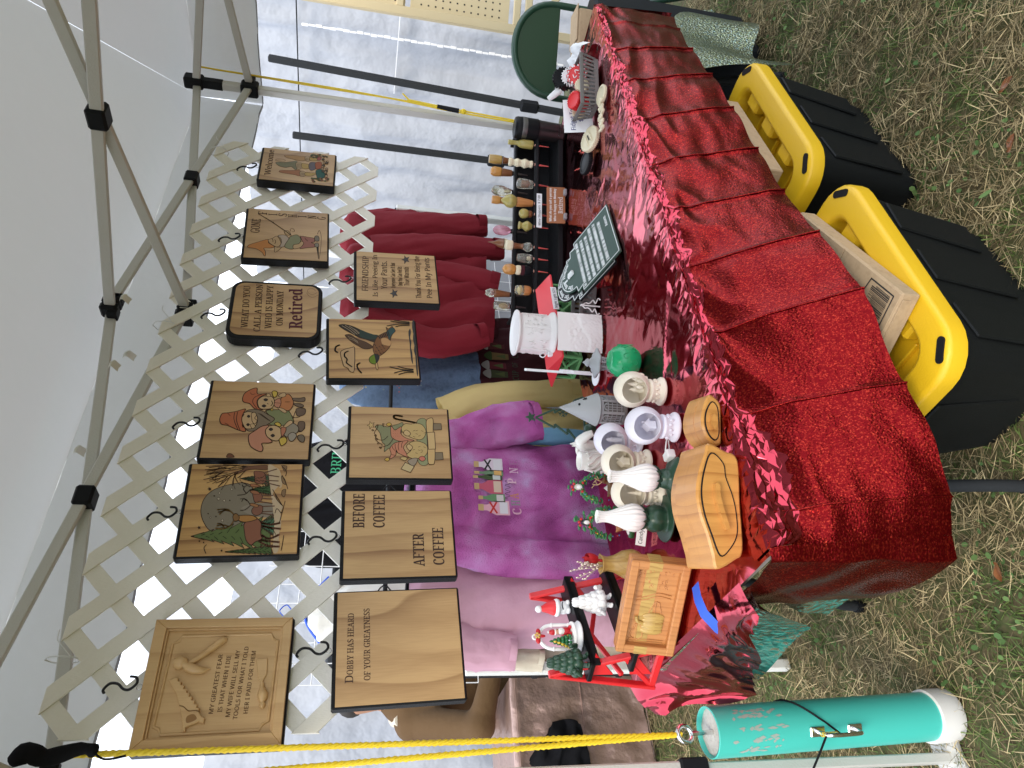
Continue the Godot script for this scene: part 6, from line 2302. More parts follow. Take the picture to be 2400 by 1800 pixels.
	var behind := [
		[0.272, "two tone tan bottle stopper with a flattened top, right end of the back rail", [["walnut", [[0.011, 0.0], [0.012, 0.02], [0.015, 0.04]]], ["poplar", [[0.018, 0.045], [0.019, 0.075], [0.017, 0.098]]]]],
		[0.216, "dark walnut bottle stopper with a faceted amber cap", [["walnut", [[0.013, 0.0], [0.015, 0.02], [0.017, 0.045]]], ["honey_wood", [[0.018, 0.046], [0.020, 0.075], [0.013, 0.09]]]]],
		[0.130, "clear egg topped resin bottle stopper on the back rail", [["resin", [[0.010, 0.0], [0.015, 0.015], [0.022, 0.04], [0.019, 0.07], [0.007, 0.086]]], ["cream_wood", [[0.004, 0.006], [0.006, 0.02], [0.004, 0.034]]]]],
		[0.086, "striped orange bottle stopper with a stepped top", [["oak", [[0.010, 0.0], [0.011, 0.025], [0.014, 0.032], [0.013, 0.045]]], ["honey_wood", [[0.014, 0.046], [0.017, 0.06], [0.016, 0.082]]]]],
		[-0.048, "clear pink egg shaped bottle stopper", [["pink_resin", [[0.008, 0.0], [0.018, 0.016], [0.021, 0.038], [0.017, 0.062], [0.006, 0.074]]]]],
		[-0.106, "pointed walnut and maple bottle stopper like a teardrop", [["cream_wood", [[0.009, 0.0], [0.019, 0.016], [0.021, 0.028]]], ["walnut", [[0.021, 0.029], [0.016, 0.048], [0.006, 0.07], [0.001, 0.094]]]]],
		[-0.325, "tall brown driftwood bottle stopper with a teal glass top", [["walnut", [[0.011, 0.0], [0.012, 0.02], [0.016, 0.055], [0.015, 0.065]]], ["resin", [[0.015, 0.066], [0.017, 0.082], [0.010, 0.098]]]]],
		[-0.376, "squat clear resin bottle stopper with a peach coloured shell, left end of the stand", [["resin", [[0.012, 0.0], [0.017, 0.008], [0.017, 0.055], [0.012, 0.064]]], ["poplar", [[0.004, 0.008], [0.008, 0.025], [0.004, 0.044]]]]]]
	for d in behind:
		stopper(d[1], stand * Vector3(d[0], 0.186, -0.085), d[2], "steel_ring")
	# travel mug
	t = thing("travel_mug", "dark grey steel travel mug with black lid beside the stopper stand", "travel mug", at_table(2.13, -0.475))
	for d in [["cup", "mug_dark", [[0.0, 0.0], [0.036, 0.0], [0.038, 0.004], [0.042, 0.10], [0.043, 0.108]]], ["grip_band", "mug_black", [[0.0425, 0.108], [0.045, 0.112], [0.046, 0.155], [0.0455, 0.158]]], ["steel_band", "steel_ring", [[0.046, 0.158], [0.0465, 0.161], [0.0465, 0.175], [0.046, 0.178]]], ["lid", "mug_black", [[0.046, 0.178], [0.0455, 0.196], [0.042, 0.206], [0.03, 0.209], [0.0, 0.207]]]]:
		s = Shape.new()
		s.lathe(d[2].map(func(a): return Vector2(a[0], a[1])), 36)
		put(d[0], s, M[d[1]], t)
	s = Shape.new()
	s.col = Color(0.6, 0.6, 0.6)
	var word := Shape.new()
	words(word, "contigo", "Droid Sans", Vector2(-0.026, 0.0), Vector2(0.026, 0.0), 0.0085, 0.0, 0.0003)
	for i in range(0, word.v.size(), 3):
		var q := []
		for e in 3:
			var p := word.v[i + e]
			var a := p.x / 0.040 - 0.62
			q.append(Vector3(sin(a) * 0.0396, 0.020 + p.y, cos(a) * 0.0396))
		s.v.append_array(q)
		for e in 3:
			s.n.append(Vector3(q[0].x, 0, q[0].z).normalized())
			s.c.append(s.col)
	put("brand_lettering", s, M.print, t)
	# grey basket of fidget toys
	t = basket("grey slotted plastic basket of printed fidget toys at the table's front edge", at_table(1.872, -0.141), 0.21, 0.125, 0.072, -0.40)
	var inside := t.transform
	var toys := [[Vector3(-0.055, 0.062, 0.005), "red_print", 0.030, 0.055, "red ridged fidget cylinder standing in the grey basket"], [Vector3(-0.075, 0.05, -0.025), "cream_wood", 0.024, 0.020, "cream geared fidget disc at the basket's left corner"], [Vector3(-0.005, 0.055, 0.03), "cream_wood", 0.025, 0.020, "cream geared fidget disc in the middle of the basket"], [Vector3(-0.012, 0.06, -0.028), "cream_wood", 0.024, 0.020, "cream geared fidget disc by the back of the basket"], [Vector3(0.045, 0.07, 0.02), "red_print", 0.034, 0.018, "red and white spiked fidget gear in the grey basket"], [Vector3(0.06, 0.085, -0.012), "paper", 0.032, 0.018, "white spiked fidget gear in the grey basket"], [Vector3(0.065, 0.105, -0.035), "mug_black", 0.036, 0.045, "black ridged fidget drum at the back of the grey basket"]]
	var k := 0
	for d in toys:
		s = Shape.new()
		gear(s, d[2], d[3], 20 if k != 4 else 14, 0.12 if k != 4 else 0.22)
		var o := put("fidget_toy", s, M[d[1]])
		o.transform = inside * Transform3D(Basis(Vector3(1, 0, 0.3).normalized(), [0.5, 1.1, 1.2, 1.0, 1.25, 1.3, 1.1][k]) * Basis(UP, k * 0.7), d[0])
		tag(o, d[4], "fidget toy", "printed fidget toys")
		if k == 4:
			s = Shape.new()
			for i in 3:
				s.tube(curve([Vector3(0.006 * cos(i * 2.1), 0.0095, 0.006 * sin(i * 2.1)), Vector3(0.016 * cos(i * 2.1 + 0.5), 0.0095, 0.016 * sin(i * 2.1 + 0.5)), Vector3(0.014 * cos(i * 2.1 + 1.4), 0.0095, 0.014 * sin(i * 2.1 + 1.4))], 4), 0.0016, 5)
			for i in 14:
				s.box(Vector3(0.032 * cos(TAU * i / 14), 0.0, 0.032 * sin(TAU * i / 14)), Vector3(0.006, 0.0185, 0.006), 0.001, Basis(UP, -TAU * i / 14))
			put("white_swirl", s, M.paper, o)
		k += 1
	s = Shape.new()
	s.lathe([Vector2(0.0, 0.0), Vector2(0.013, 0.001), Vector2(0.012, 0.03), Vector2(0.009, 0.055), Vector2(0.0, 0.058)], 18)
	var tube_ := put("white_tube", s, M.paper)
	tube_.transform = inside * Transform3D(Basis(Vector3.RIGHT, -0.5) * Basis(Vector3.BACK, 0.6), Vector3(0.035, 0.11, -0.055))
	tag(tube_, "white plastic tube tilted behind the fidget basket", "tube")
	t = thing("price_card", "white folded card with fidget toys and a price handwritten in blue", "price card", at_table(1.81, -0.205), -0.30)
	s = Shape.new()
	s.box(Vector3(0, 0.052, 0.0), Vector3(0.150, 0.104, 0.0012), 0.0003, Basis(Vector3.RIGHT, -0.25))
	put("card", s, M.paper, t)
	s = Shape.new()
	s.col = Color(0.015, 0.02, 0.16)
	s.xf = Transform3D(Basis(Vector3.RIGHT, -0.25), Vector3(0, 0.052, 0))
	words(s, "Fidget Toys", "Droid Sans", Vector2(-0.064, 0.010), Vector2(0.052, 0.014), 0.017, 0.0012, 0.0004)
	words(s, "$4", "Droid Sans", Vector2(-0.028, -0.018), Vector2(-0.004, -0.017), 0.015, 0.0012, 0.0004)
	put("handwriting", s, M.print, t)
	# geared discs and links lying before the basket
	var loose := [[Vector3(1.70, 0.016, -0.225), "cream_wood", 0.046, 0.016, 0.35, "large cream oval geared disc lying before the price card"], [Vector3(1.665, 0.014, -0.30), "mug_black", 0.042, 0.016, 0.12, "black geared disc half under the large cream disc"], [Vector3(1.752, 0.008, -0.085), "cream_wood", 0.034, 0.012, 0.1, "flat cream geared disc by the basket's front corner"]]
	k = 0
	for d in loose:
		s = Shape.new()
		gear(s, d[2], d[3], 40, 0.06)
		var o := put("fidget_toy", s, M[d[1]])
		o.transform = Transform3D(Basis(Vector3(1, 0, 0.4).normalized(), d[4]), at_table(d[0].x, d[0].z, d[0].y))
		tag(o, d[5], "fidget toy", "printed fidget toys")
		if k == 0:
			s = Shape.new()
			for z in [-0.012, 0.010]:
				s.box(Vector3(0, 0.009, z), Vector3(0.052, 0.003, 0.005), 0.001)
			put("raised_bar", s, M.cream_wood, o)
			s = Shape.new()
			s.box(Vector3(0.004, 0.0083, 0.0), Vector3(0.026, 0.001, 0.004))
			put("dark_lettering", s, M.mug_black, o)
		k += 1
	t = thing("chain_toy", "chain of cream printed links lying along the front edge", "fidget toy", at_table(1.675, -0.115), -0.45, "printed fidget toys")
	for i in 8:
		s = Shape.new()
		s.box(Vector3(-0.05 + i * 0.0145, 0.010 + 0.004 * (i % 2), 0.006 * sin(i * 1.7)), Vector3(0.014, 0.010, 0.032), 0.003, Basis(UP, 0.4 * sin(i * 2.0)))
		s.box(Vector3(-0.05 + i * 0.0145, 0.012, -0.018 + 0.006 * sin(i * 1.7)), Vector3(0.008, 0.008, 0.010), 0.002)
		put("link", s, M.cream_wood, t)
	# paper things at the far end
	s = Shape.new()
	var rows := []
	for j in 9:
		var row := PackedVector3Array()
		for i in 9:
			row.append(Vector3((i - 4) * 0.022, 0.012 + 0.028 * absf(sin(i * 1.3 + j * 0.8)) + 0.01 * sin(j * 2.1), (j - 4) * 0.016))
		rows.append(row)
	s.grid(rows)
	var nap := put("plastic_bag", s, M.paper)
	nap.position = at_table(2.13, -0.16)
	nap.rotation.y = 0.5
	tag(nap, "crumpled white plastic bag at the table's far end", "plastic bag")
	s = Shape.new()
	s.box(Vector3(0, 0.03, 0), Vector3(0.16, 0.06, 0.11), 0.006)
	s.box(Vector3(0.02, 0.064, 0.004), Vector3(0.15, 0.004, 0.10), 0.001)
	var pb := put("paper_parcel", s, M.cardboard)
	pb.position = Vector3(2.36, 0.70, -0.16)
	pb.rotation.y = -0.6
	tag(pb, "brown paper parcel beyond the crumpled white bag", "parcel")
	s = Shape.new()
	s.box(Vector3(0, 0.34, 0), Vector3(0.3, 0.68, 0.25), 0.01)
	var st := put("stool", s, M.crate_black)
	st.position = Vector3(2.40, 0.01, -0.18)
	tag(st, "black box stool under the brown paper parcel", "stool")
	# brown card on two feet
	t = thing("card_sign", "small brown plastic sign on two grey feet with a joke about Monday", "sign", at_table(1.79, -0.585), -0.42)
	s = Shape.new()
	s.prism(rounded(0.160, 0.074, 0.004), -0.0025, 0.0, 0.0005)
	var c := put("panel", s, M.brown_card, t)
	c.position = Vector3(0, 0.041, 0)
	c.rotation.x = -0.15
	s = Shape.new()
	s.col = Color(0.75, 0.72, 0.68)
	words(s, "What do you call a person", "Droid Sans", Vector2(-0.074, 0.018), Vector2(0.074, 0.018), 0.0095, 0.0002, 0.0005, true)
	words(s, "Who is Happy on Monday", "Droid Sans", Vector2(-0.072, 0.000), Vector2(0.072, 0.000), 0.0095, 0.0002, 0.0005, true)
	words(s, "Retired", "Droid Serif", Vector2(-0.037, -0.027), Vector2(0.036, -0.027), 0.018, 0.0002, 0.0005)
	put("lettering", s, M.print, c)
	for x in [-0.052, 0.055]:
		s = Shape.new()
		s.box(Vector3(x, 0.006, 0.004), Vector3(0.026, 0.013, 0.03), 0.003)
		put("foot", s, M.pewter, t)
	# two plaques leaning together
	for n in 2:
		t = thing("beer_prayer_plaque", ["dark green beer prayer plaque with white lettering propped on the small basket", "black beer prayer plaque behind the dark green one"][n], "plaque", at_table(1.245, -0.245, 0.002) + [Vector3.ZERO, Vector3(-0.010, 0.004, -0.036)][n], 0.0, "beer prayer plaques")
		t.rotation = Vector3(-1.19, 0.06 - 0.02 * n, 0.0)
		s = Shape.new()
		var o := PackedVector2Array([Vector2(-0.125, 0.0), Vector2(0.125, 0.0), Vector2(0.125, 0.185), Vector2(0.098, 0.185), Vector2(0.105, 0.212)])
		for i in 13:
			var a := PI * i / 12.0
			o.append(Vector2(cos(a) * 0.078, 0.215 + sin(a) * 0.068))
		o.append_array([Vector2(-0.105, 0.212), Vector2(-0.098, 0.185), Vector2(-0.125, 0.185)])
		s.prism(o, -0.006, 0.0, 0.001)
		put("panel", s, [M.sign_green, M.mug_black][n], t)
		s = Shape.new()
		s.col = Color(0.72, 0.74, 0.72)
		var inn := PackedVector2Array()
		for q in o:
			inn.append(Vector2(q.x * 0.955, 0.004 + q.y * 0.965))
		s.stroke(inn, 0.0030, 0.0008, true)
		var letters := "The Beer Prayer"
		for i in letters.length():
			if letters[i] == " ":
				continue
			var a := lerpf(2.72, 0.42, i / 14.0)
			var p := Vector2(cos(a) * 0.056, 0.210 + sin(a) * 0.048)
			var d := Vector2(sin(a), -cos(a)) * 0.0056
			words(s, letters[i], "Droid Serif", p - d, p + d, 0.014, 0.0006, 0.0006, true)
		s.tube([Vector3(0, 0.212, 0.002), Vector3(0, 0.232, 0.002)], 0.009, 12)
		s.blob(Vector3(0, 0.236, 0.002), Vector3(0.012, 0.006, 0.004), 10, 6)
		var r := RandomNumberGenerator.new()
		r.seed = 20 + n
		for l in 6:
			var x := -0.112 + 0.004 * (l % 2)
			while x < 0.108 - 0.01 * (l % 3):
				var w := r.randf_range(0.004, 0.012)
				var y := 0.172 - l * 0.0235
				s.stroke(PackedVector2Array([Vector2(x, y - 0.006), Vector2(x + w * 0.3, y + 0.007), Vector2(x + w * 0.6, y - 0.006), Vector2(x + w, y + 0.005)]), 0.0030, 0.0008)
				x += w + (0.005 if r.randf() < 0.3 else 0.0008)
		words(s, "Amen", "Droid Serif", Vector2(0.03, 0.018), Vector2(0.082, 0.018), 0.012, 0.0006, 0.0006, true)
		put("white_lettering", s, M.print, t)
	basket("small empty grey slotted basket under the beer prayer plaques", at_table(1.165, -0.535), 0.15, 0.10, 0.058, -0.72)


func gear(s: Shape, r: float, h: float, teeth: int, deep: float) -> void:
	s.lathe([Vector2(0.0, -h / 2), Vector2(r * 0.92, -h / 2), Vector2(r, -h / 2 + 0.002), Vector2(r, h / 2 - 0.002), Vector2(r * 0.92, h / 2), Vector2(r * 0.80, h / 2), Vector2(r * 0.78, h / 2 - 0.002), Vector2(0.0, h / 2 - 0.002)], teeth * 4, func(a, y): return 1.0 + deep * (0.5 if fposmod(a * teeth / TAU, 1.0) < 0.5 else -0.5))


func basket(label: String, at_: Vector3, w: float, d: float, h: float, turn: float) -> Node3D:
	var t := thing("plastic_basket", label, "basket", at_, turn, "grey slotted baskets")
	var s := Shape.new()
	s.box(Vector3(0, 0.003, 0), Vector3(w * 0.88, 0.006, d * 0.86), 0.002)
	put("bottom", s, M.basket_grey, t)
	# four sides of bars between an upper and a lower rim
	for k in 4:
		var len: float = w if k % 2 == 0 else d
		var off: float = d / 2 if k % 2 == 0 else w / 2
		var side := Transform3D(Basis(UP, PI / 2 * k), Vector3.ZERO)
		s = Shape.new()
		s.xf = side
		s.box(Vector3(0, h - 0.006, off), Vector3(len + 0.008, 0.014, 0.006), 0.002)
		s.box(Vector3(0, 0.010, off * 0.90), Vector3(len * 0.9, 0.016, 0.004), 0.001)
		var n := int(len / 0.0165)
		for i in n + 1:
			var x := lerpf(-len / 2, len / 2, float(i) / n)
			s.bar(Vector3(x * 0.9, 0.012, off * 0.90), Vector3(x, h - 0.008, off), 0.0085, 0.0035, 0.001, Vector3.BACK)
		put("slotted_side", s, M.basket_grey, t)
	return t


# ---- wares, middle -----------------------------------------------------------------------------------------------

func globe(label: String, at_: Vector3, m: String, turn: float, scene: int) -> void:
	var t := thing("globe_night_light", label, "night light", at_, turn, "open globe night lights")
	var s := Shape.new()
	s.lathe([Vector2(0.0, 0.0), Vector2(0.034, 0.0), Vector2(0.0365, 0.002), Vector2(0.0365, 0.006), Vector2(0.034, 0.010), Vector2(0.028, 0.014), Vector2(0.0265, 0.022), Vector2(0.0275, 0.030), Vector2(0.0295, 0.034), Vector2(0.0295, 0.038), Vector2(0.024, 0.041), Vector2(0.0, 0.041)], 36)
	put("pedestal", s, M[m], t)
	# shell of a globe with a round mouth in front
	s = Shape.new()
	var r := 0.046
	var look := Basis(Vector3.RIGHT, -0.10)
	var rows := []
	for j in 17:
		var b := lerpf(0.78, PI, j / 16.0)
		var row := PackedVector3Array()
		for i in 40:
			var a := TAU * i / 40.0
			row.append(Vector3(0, 0.082, 0) + look * Vector3(cos(a) * sin(b) * r, sin(a) * sin(b) * r, cos(b) * r))
		rows.append(row)
	s.grid(rows, true)
	var inner := []
	for j in 17:
		var b := lerpf(PI, 0.80, j / 16.0)
		var row := PackedVector3Array()
		for i in 40:
			var a := TAU * i / 40.0
			row.append(Vector3(0, 0.082, 0) + look * Vector3(cos(a) * sin(b) * (r - 0.0025), sin(a) * sin(b) * (r - 0.0025), cos(b) * (r - 0.0025)))
		inner.append(row)
	s.grid(inner, true)
	s.grid([rows[0], inner[-1]], true)
	put("globe_shell", s, M[m], t)
	s = Shape.new()
	var c := Vector3(0, 0.070, -0.004)
	s.xf = Transform3D(Basis(), c)
	if scene == 0:     # caps and beards
		for x in [-0.016, 0.0, 0.016]:
			s.lathe([Vector2(0.008, -0.024), Vector2(0.009, -0.012), Vector2(0.006, 0.0), Vector2(0.0085, 0.002), Vector2(0.001, 0.018 + 0.006 * (1 if x == 0 else 0))], 10)
			s.xf = s.xf.translated(Vector3(0.014, 0, 0.004)) if x < 0.01 else s.xf
		for x in [-0.02, -0.004, 0.010]:
			s.blob(Vector3(x, -0.004, 0.008), Vector3(0.006, 0.010, 0.005), 8, 6)
	elif scene == 1:   # house on a slope
		s.box(Vector3(0, -0.008, 0.004), Vector3(0.020, 0.018, 0.018), 0.001, Basis(UP, 0.5))
		s.xf = Transform3D(Basis(UP, 0.5), c)
		s.prism(PackedVector2Array([Vector2(-0.014, 0.0), Vector2(0.014, 0.0), Vector2(0.0, 0.014)]), -0.008, 0.014)
		s.box(Vector3(0.006, 0.012, 0.004), Vector3(0.004, 0.010, 0.004))
	elif scene == 2:   # tower
		s.lathe([Vector2(0.009, -0.024), Vector2(0.007, 0.008), Vector2(0.009, 0.010), Vector2(0.006, 0.014), Vector2(0.006, 0.020), Vector2(0.0, 0.027)], 12)
		s.box(Vector3(0.016, -0.012, 0), Vector3(0.012, 0.014, 0.012), 0.001)
	else:              # fir trees
		for x in [-0.018, 0.002, 0.018]:
			for k in 3:
				s.lathe([Vector2(0.009 - k * 0.0022, -0.018 + k * 0.009), Vector2(0.001, -0.004 + k * 0.010)], 9)
			s.xf = s.xf.translated(Vector3(0.016, 0.002, 0.003))
	s.xf = Transform3D()
	s.lathe([Vector2(0.0, 0.046), Vector2(0.026, 0.047), Vector2(0.030, 0.052), Vector2(0.0, 0.050)], 20)
	put("scene_inside", s, M[m], t)
	s = Shape.new()
	for i in 14:
		var a := TAU * i / 14.0
		s.blob(Vector3(cos(a) * 0.0275, 0.022 + 0.003 * sin(i * 2.3), sin(a) * 0.0275), Vector3(0.004, 0.005, 0.004), 7, 5)
	put("carved_band", s, M[m], t)


func fir_figure(called: String, label: String, at_: Vector3, turn: float, m: String, height: float) -> void:
	var t := thing(called, label, "figurine", at_, turn, "fir tree figures with arms and legs")
	var s := Shape.new()
	var tiers := 5
	for k in tiers:
		var y := 0.020 + height * 0.70 * k / tiers
		var r := 0.030 * (1.0 - 0.78 * k / tiers)
		for i in 9:
			var a := TAU * (i + 0.5 * (k % 2)) / 9.0
			s.blob(Vector3(cos(a) * r * 0.72, y + 0.010, sin(a) * r * 0.72), Vector3(r * 0.42, 0.013, r * 0.42), 8, 6)
		s.lathe([Vector2(r * 0.8, y), Vector2(r * 0.45, y + height * 0.2)], 12)
	s.lathe([Vector2(0.008, height * 0.78), Vector2(0.004, height * 0.9), Vector2(0.0, height)], 10)
	put("branches", s, M[m], t)
	for x in [-1.0, 1.0]:
		s = Shape.new()
		s.tube(curve([Vector3(x * 0.008, 0.024, 0.004), Vector3(x * 0.010, 0.010, 0.008), Vector3(x * 0.012, 0.004, 0.010)], 4), [0.007, 0.0068, 0.0066, 0.0064, 0.0062, 0.006, 0.006, 0.006, 0.006], 9)
		s.blob(Vector3(x * 0.013, 0.004, 0.014), Vector3(0.006, 0.004, 0.010), 8, 6)
		put("leg", s, M[m], t)
		s = Shape.new()
		s.tube(curve([Vector3(x * 0.024, 0.032, 0.006), Vector3(x * 0.036, 0.026, 0.014), Vector3(x * 0.030, 0.040, 0.022)], 4), 0.0048, 8)
		s.blob(Vector3(x * 0.030, 0.042, 0.023), Vector3(0.006, 0.006, 0.006), 8, 6)
		put("arm", s, M[m], t)


func middle_wares() -> void:
	var s: Shape
	var t: Node3D
	# covered bridge with its red roof
	t = thing("covered_bridge_model", "green lattice truss model bridge with a red roof carrying a white drum", "model bridge", at_table(1.26, -0.75))
	for z in [-0.055, 0.055]:
		s = Shape.new()
		for y in [0.006, 0.084]:
			s.bar(Vector3(-0.18, y, z), Vector3(0.18, y, z), 0.008, 0.010, 0.001)
		for k in 4:
			var x := -0.18 + k * 0.09
			s.bar(Vector3(x, 0.006, z), Vector3(x + 0.09, 0.084, z), 0.007, 0.008, 0.001)
			s.bar(Vector3(x, 0.084, z + 0.001), Vector3(x + 0.09, 0.006, z + 0.001), 0.007, 0.008, 0.001)
			s.bar(Vector3(x, 0.0, z), Vector3(x, 0.088, z), 0.008, 0.009, 0.001, Vector3.RIGHT)
		s.bar(Vector3(0.18, 0.0, z), Vector3(0.18, 0.088, z), 0.008, 0.009, 0.001, Vector3.RIGHT)
		put("side_truss", s, M.green_print, t)
	for x in [-0.18, 0.18]:
		s = Shape.new()
		s.bar(Vector3(x, 0.004, -0.055), Vector3(x, 0.004, 0.055), 0.010, 0.010, 0.001)
		s.bar(Vector3(x, 0.086, -0.055), Vector3(x, 0.086, 0.055), 0.010, 0.010, 0.001)
		s.bar(Vector3(x, 0.006, -0.055), Vector3(x, 0.084, 0.055), 0.008, 0.008, 0.001)
		s.bar(Vector3(x + 0.001, 0.084, -0.055), Vector3(x + 0.001, 0.006, 0.055), 0.008, 0.008, 0.001)
		put("end_truss", s, M.green_print, t)
	s = Shape.new()
	s.box(Vector3(0, 0.006, 0), Vector3(0.36, 0.004, 0.10), 0.001)
	put("deck", s, M.green_print, t)
	s = Shape.new()
	s.prism(PackedVector2Array([Vector2(-0.085, 0.078), Vector2(0.085, 0.078), Vector2(0.085, 0.084), Vector2(0.0, 0.120), Vector2(-0.085, 0.084)]), -0.205, 0.205, 0.001)
	var roof := put("roof", s, M.roof_red, t)
	roof.rotation.y = PI / 2
	s = Shape.new()
	s.box(Vector3(0, 0, 0), Vector3(0.115, 0.022, 0.001), 0.0003)
	var strip := put("price_strip", s, M.paper, t)
	strip.position = Vector3(0.075, 0.080, 0.088)
	s = Shape.new()
	s.col = Color(0.02, 0.02, 0.03)
	words(s, "Night Light $25", "Droid Sans", Vector2(-0.050, -0.006), Vector2(0.050, -0.006), 0.010, 0.0008, 0.0004)
	put("handwriting", s, M.print, strip)
	# white drum lamp on the roof
	t = thing("lithophane_drum_lamp", "large white relief carved drum shade with flared rims on the red roof", "lamp shade", at_table(1.185, -0.705, 0.095), -0.3)
	s = Shape.new()
	s.lathe([Vector2(0.0, 0.0), Vector2(0.080, 0.0), Vector2(0.084, 0.003), Vector2(0.082, 0.010), Vector2(0.072, 0.018), Vector2(0.069, 0.026), Vector2(0.069, 0.118), Vector2(0.071, 0.126), Vector2(0.080, 0.132), Vector2(0.082, 0.137), Vector2(0.080, 0.140), Vector2(0.074, 0.139), Vector2(0.066, 0.135), Vector2(0.060, 0.131), Vector2(0.0, 0.131)], 64)
	put("drum", s, M.white_print, t)
	s = Shape.new()
	for i in 5:
		var a := TAU * i / 5.0 + 0.4
		s.box(Vector3(cos(a) * 0.0705, 0.072, sin(a) * 0.0705), Vector3(0.004, 0.094, 0.012), 0.0015, Basis(UP, -a))
	put("rib", s, M.white_print, t)
	s = Shape.new()
	rng.seed = 91
	for i in 170:
		var a := rng.randf() * TAU
		var y := rng.randf_range(0.032, 0.110)
		s.blob(Vector3(cos(a) * 0.069, y, sin(a) * 0.069), Vector3(rng.randf_range(0.001, 0.0024), rng.randf_range(0.002, 0.009), rng.randf_range(0.002, 0.008)), 6, 4)
	put("carved_relief", s, M.white_print, t)
	s = Shape.new()
	s.tube(curve([Vector3(-0.072, 0.022, 0.01), Vector3(-0.095, 0.04, 0.015), Vector3(-0.086, 0.052, 0.012), Vector3(-0.074, 0.035, 0.012)], 5), 0.0022, 6)
	s.box(Vector3(-0.082, 0.014, 0.016), Vector3(0.018, 0.020, 0.014), 0.003)
	put("cable_and_plug", s, M.paper, t)
	# curved relief screen
	t = thing("lithophane_screen", "white curved relief screen standing before the model bridge", "relief screen", at_table(1.015, -0.505), -0.42)
	s = Shape.new()
	var rows := []
	var f := FastNoiseLite.new()
	f.seed = 3
	f.frequency = 40.0
	for j in 41:
		var row := PackedVector3Array()
		for i in 41:
			var u := i / 40.0 - 0.5
			var v := j / 40.0
			var hill := 0.0022 * smoothstep(0.03, -0.03, v - 0.40 - 0.12 * sin(u * 5.0)) + 0.0018 * smoothstep(0.015, 0.006, absf(Vector2(u + 0.05, (v - 0.66) * 1.1).length() - 0.10)) + 0.0030 * f.get_noise_2d(u * 0.35, v * 0.4) * float(v < 0.75)
			row.append(Vector3(u * 0.130, v * 0.148, 0.014 * cos(u * 2.4) + hill))
		rows.append(row)
	s.grid(rows)
	put("relief_panel", s, M.white_print, t)
	s = Shape.new()
	var bk := []
	for j in 2:
		var row := PackedVector3Array()
		for i in 21:
			var u := i / 20.0 - 0.5
			row.append(Vector3(u * 0.130, j * 0.148, 0.014 * cos(u * 2.4) - 0.003))
		bk.append(row)
	s.grid(bk)
	put("back_shell", s, M.white_print, t)
	# looped white wire tree
	t = thing("wire_tree_ornament", "small white looped wire tree beside the relief screen", "ornament", at_table(1.105, -0.468), -0.5)
	for k in 3:
		s = Shape.new()
		var p := []
		for i in 9:
			var v := i / 8.0
			p.append(Vector3((k - 1) * 0.022 * (1 - v) * (1.0 + 0.5 * sin(i * 2.4)), 0.002 + 0.066 * v, 0.004 * k))
		s.tube(curve(p, 4), 0.0023, 7)
		put("loop", s, M.white_print, t)
	# green jar with a pagoda
	t = thing("green_glass_jar", "translucent green leaf patterned globe jar on the foil", "jar", at_table(0.722, -0.300))
	s = Shape.new()
	s.lathe([Vector2(0.0, 0.0), Vector2(0.026, 0.0), Vector2(0.034, 0.006), Vector2(0.044, 0.022), Vector2(0.0475, 0.040), Vector2(0.045, 0.058), Vector2(0.036, 0.074), Vector2(0.028, 0.080), Vector2(0.026, 0.084), Vector2(0.0, 0.082)], 40)
	put("jar_body", s, M.pot_green, t)
	s = Shape.new()
	for k in 16:
		var a := TAU * k / 8.0 + (0.4 if k >= 8 else 0.0)
		var y := 0.028 if k < 8 else 0.052
		var r := 0.0468 if k < 8 else 0.0468
		for sg in [-1.0, 1.0]:
			var p := []
			for i in 6:
				var v := i / 5.0
				var aa: float = a + sg * 0.16 * sin(PI * v)
				p.append(Vector3(cos(aa) * r, y - 0.009 + 0.018 * v, sin(aa) * r))
			s.tube(p, 0.0009, 5)
	put("leaf_pattern", s, M.pot_green, t)
	t = thing("pagoda_lantern", "small grey pagoda lantern with curled roof behind the green jar", "lantern", at_table(0.845, -0.455), 0.3)
	s = Shape.new()
	s.lathe([Vector2(0.0, 0.0), Vector2(0.030, 0.0), Vector2(0.030, 0.006), Vector2(0.026, 0.008), Vector2(0.026, 0.014), Vector2(0.022, 0.016), Vector2(0.019, 0.030), Vector2(0.021, 0.032), Vector2(0.0, 0.032)], 8)
	put("base", s, M.grey_print, t)
	s = Shape.new()
	for i in 8:
		var a := TAU * i / 8.0
		s.box(Vector3(cos(a) * 0.019, 0.042, sin(a) * 0.019), Vector3(0.005, 0.022, 0.005), 0.001, Basis(UP, -a))
		for y in [0.037, 0.044]:
			s.box(Vector3(cos(a + 0.4) * 0.018, y, sin(a + 0.4) * 0.018), Vector3(0.002, 0.002, 0.014), 0.0, Basis(UP, -a - 0.4))
	put("fire_box", s, M.grey_print, t)
	s = Shape.new()
	s.lathe([Vector2(0.0, 0.052), Vector2(0.040, 0.054), Vector2(0.043, 0.060), Vector2(0.034, 0.061), Vector2(0.022, 0.068), Vector2(0.012, 0.078), Vector2(0.010, 0.082), Vector2(0.013, 0.085), Vector2(0.010, 0.090), Vector2(0.005, 0.094), Vector2(0.0, 0.102)], 24, func(a, y): return 1.0 + (0.10 * cos(a * 6.0) if y < 0.063 else 0.0))
	put("roof", s, M.grey_print, t)
	# white stick ornament and round lid
	t = thing("plaque_on_edge", "thin white signpost plaque seen edge on beside the bridge", "ornament", at_table(0.925, -0.60), -0.71)
	s = Shape.new()
	s.box(Vector3(0, 0.12, 0), Vector3(0.008, 0.24, 0.03), 0.001)
	s.box(Vector3(0.003, 0.060, 0.006), Vector3(0.010, 0.06, 0.05), 0.002)
	s.box(Vector3(0.004, 0.105, 0.0), Vector3(0.010, 0.035, 0.04), 0.002)
	put("post", s, M.paper, t)
	s = Shape.new()
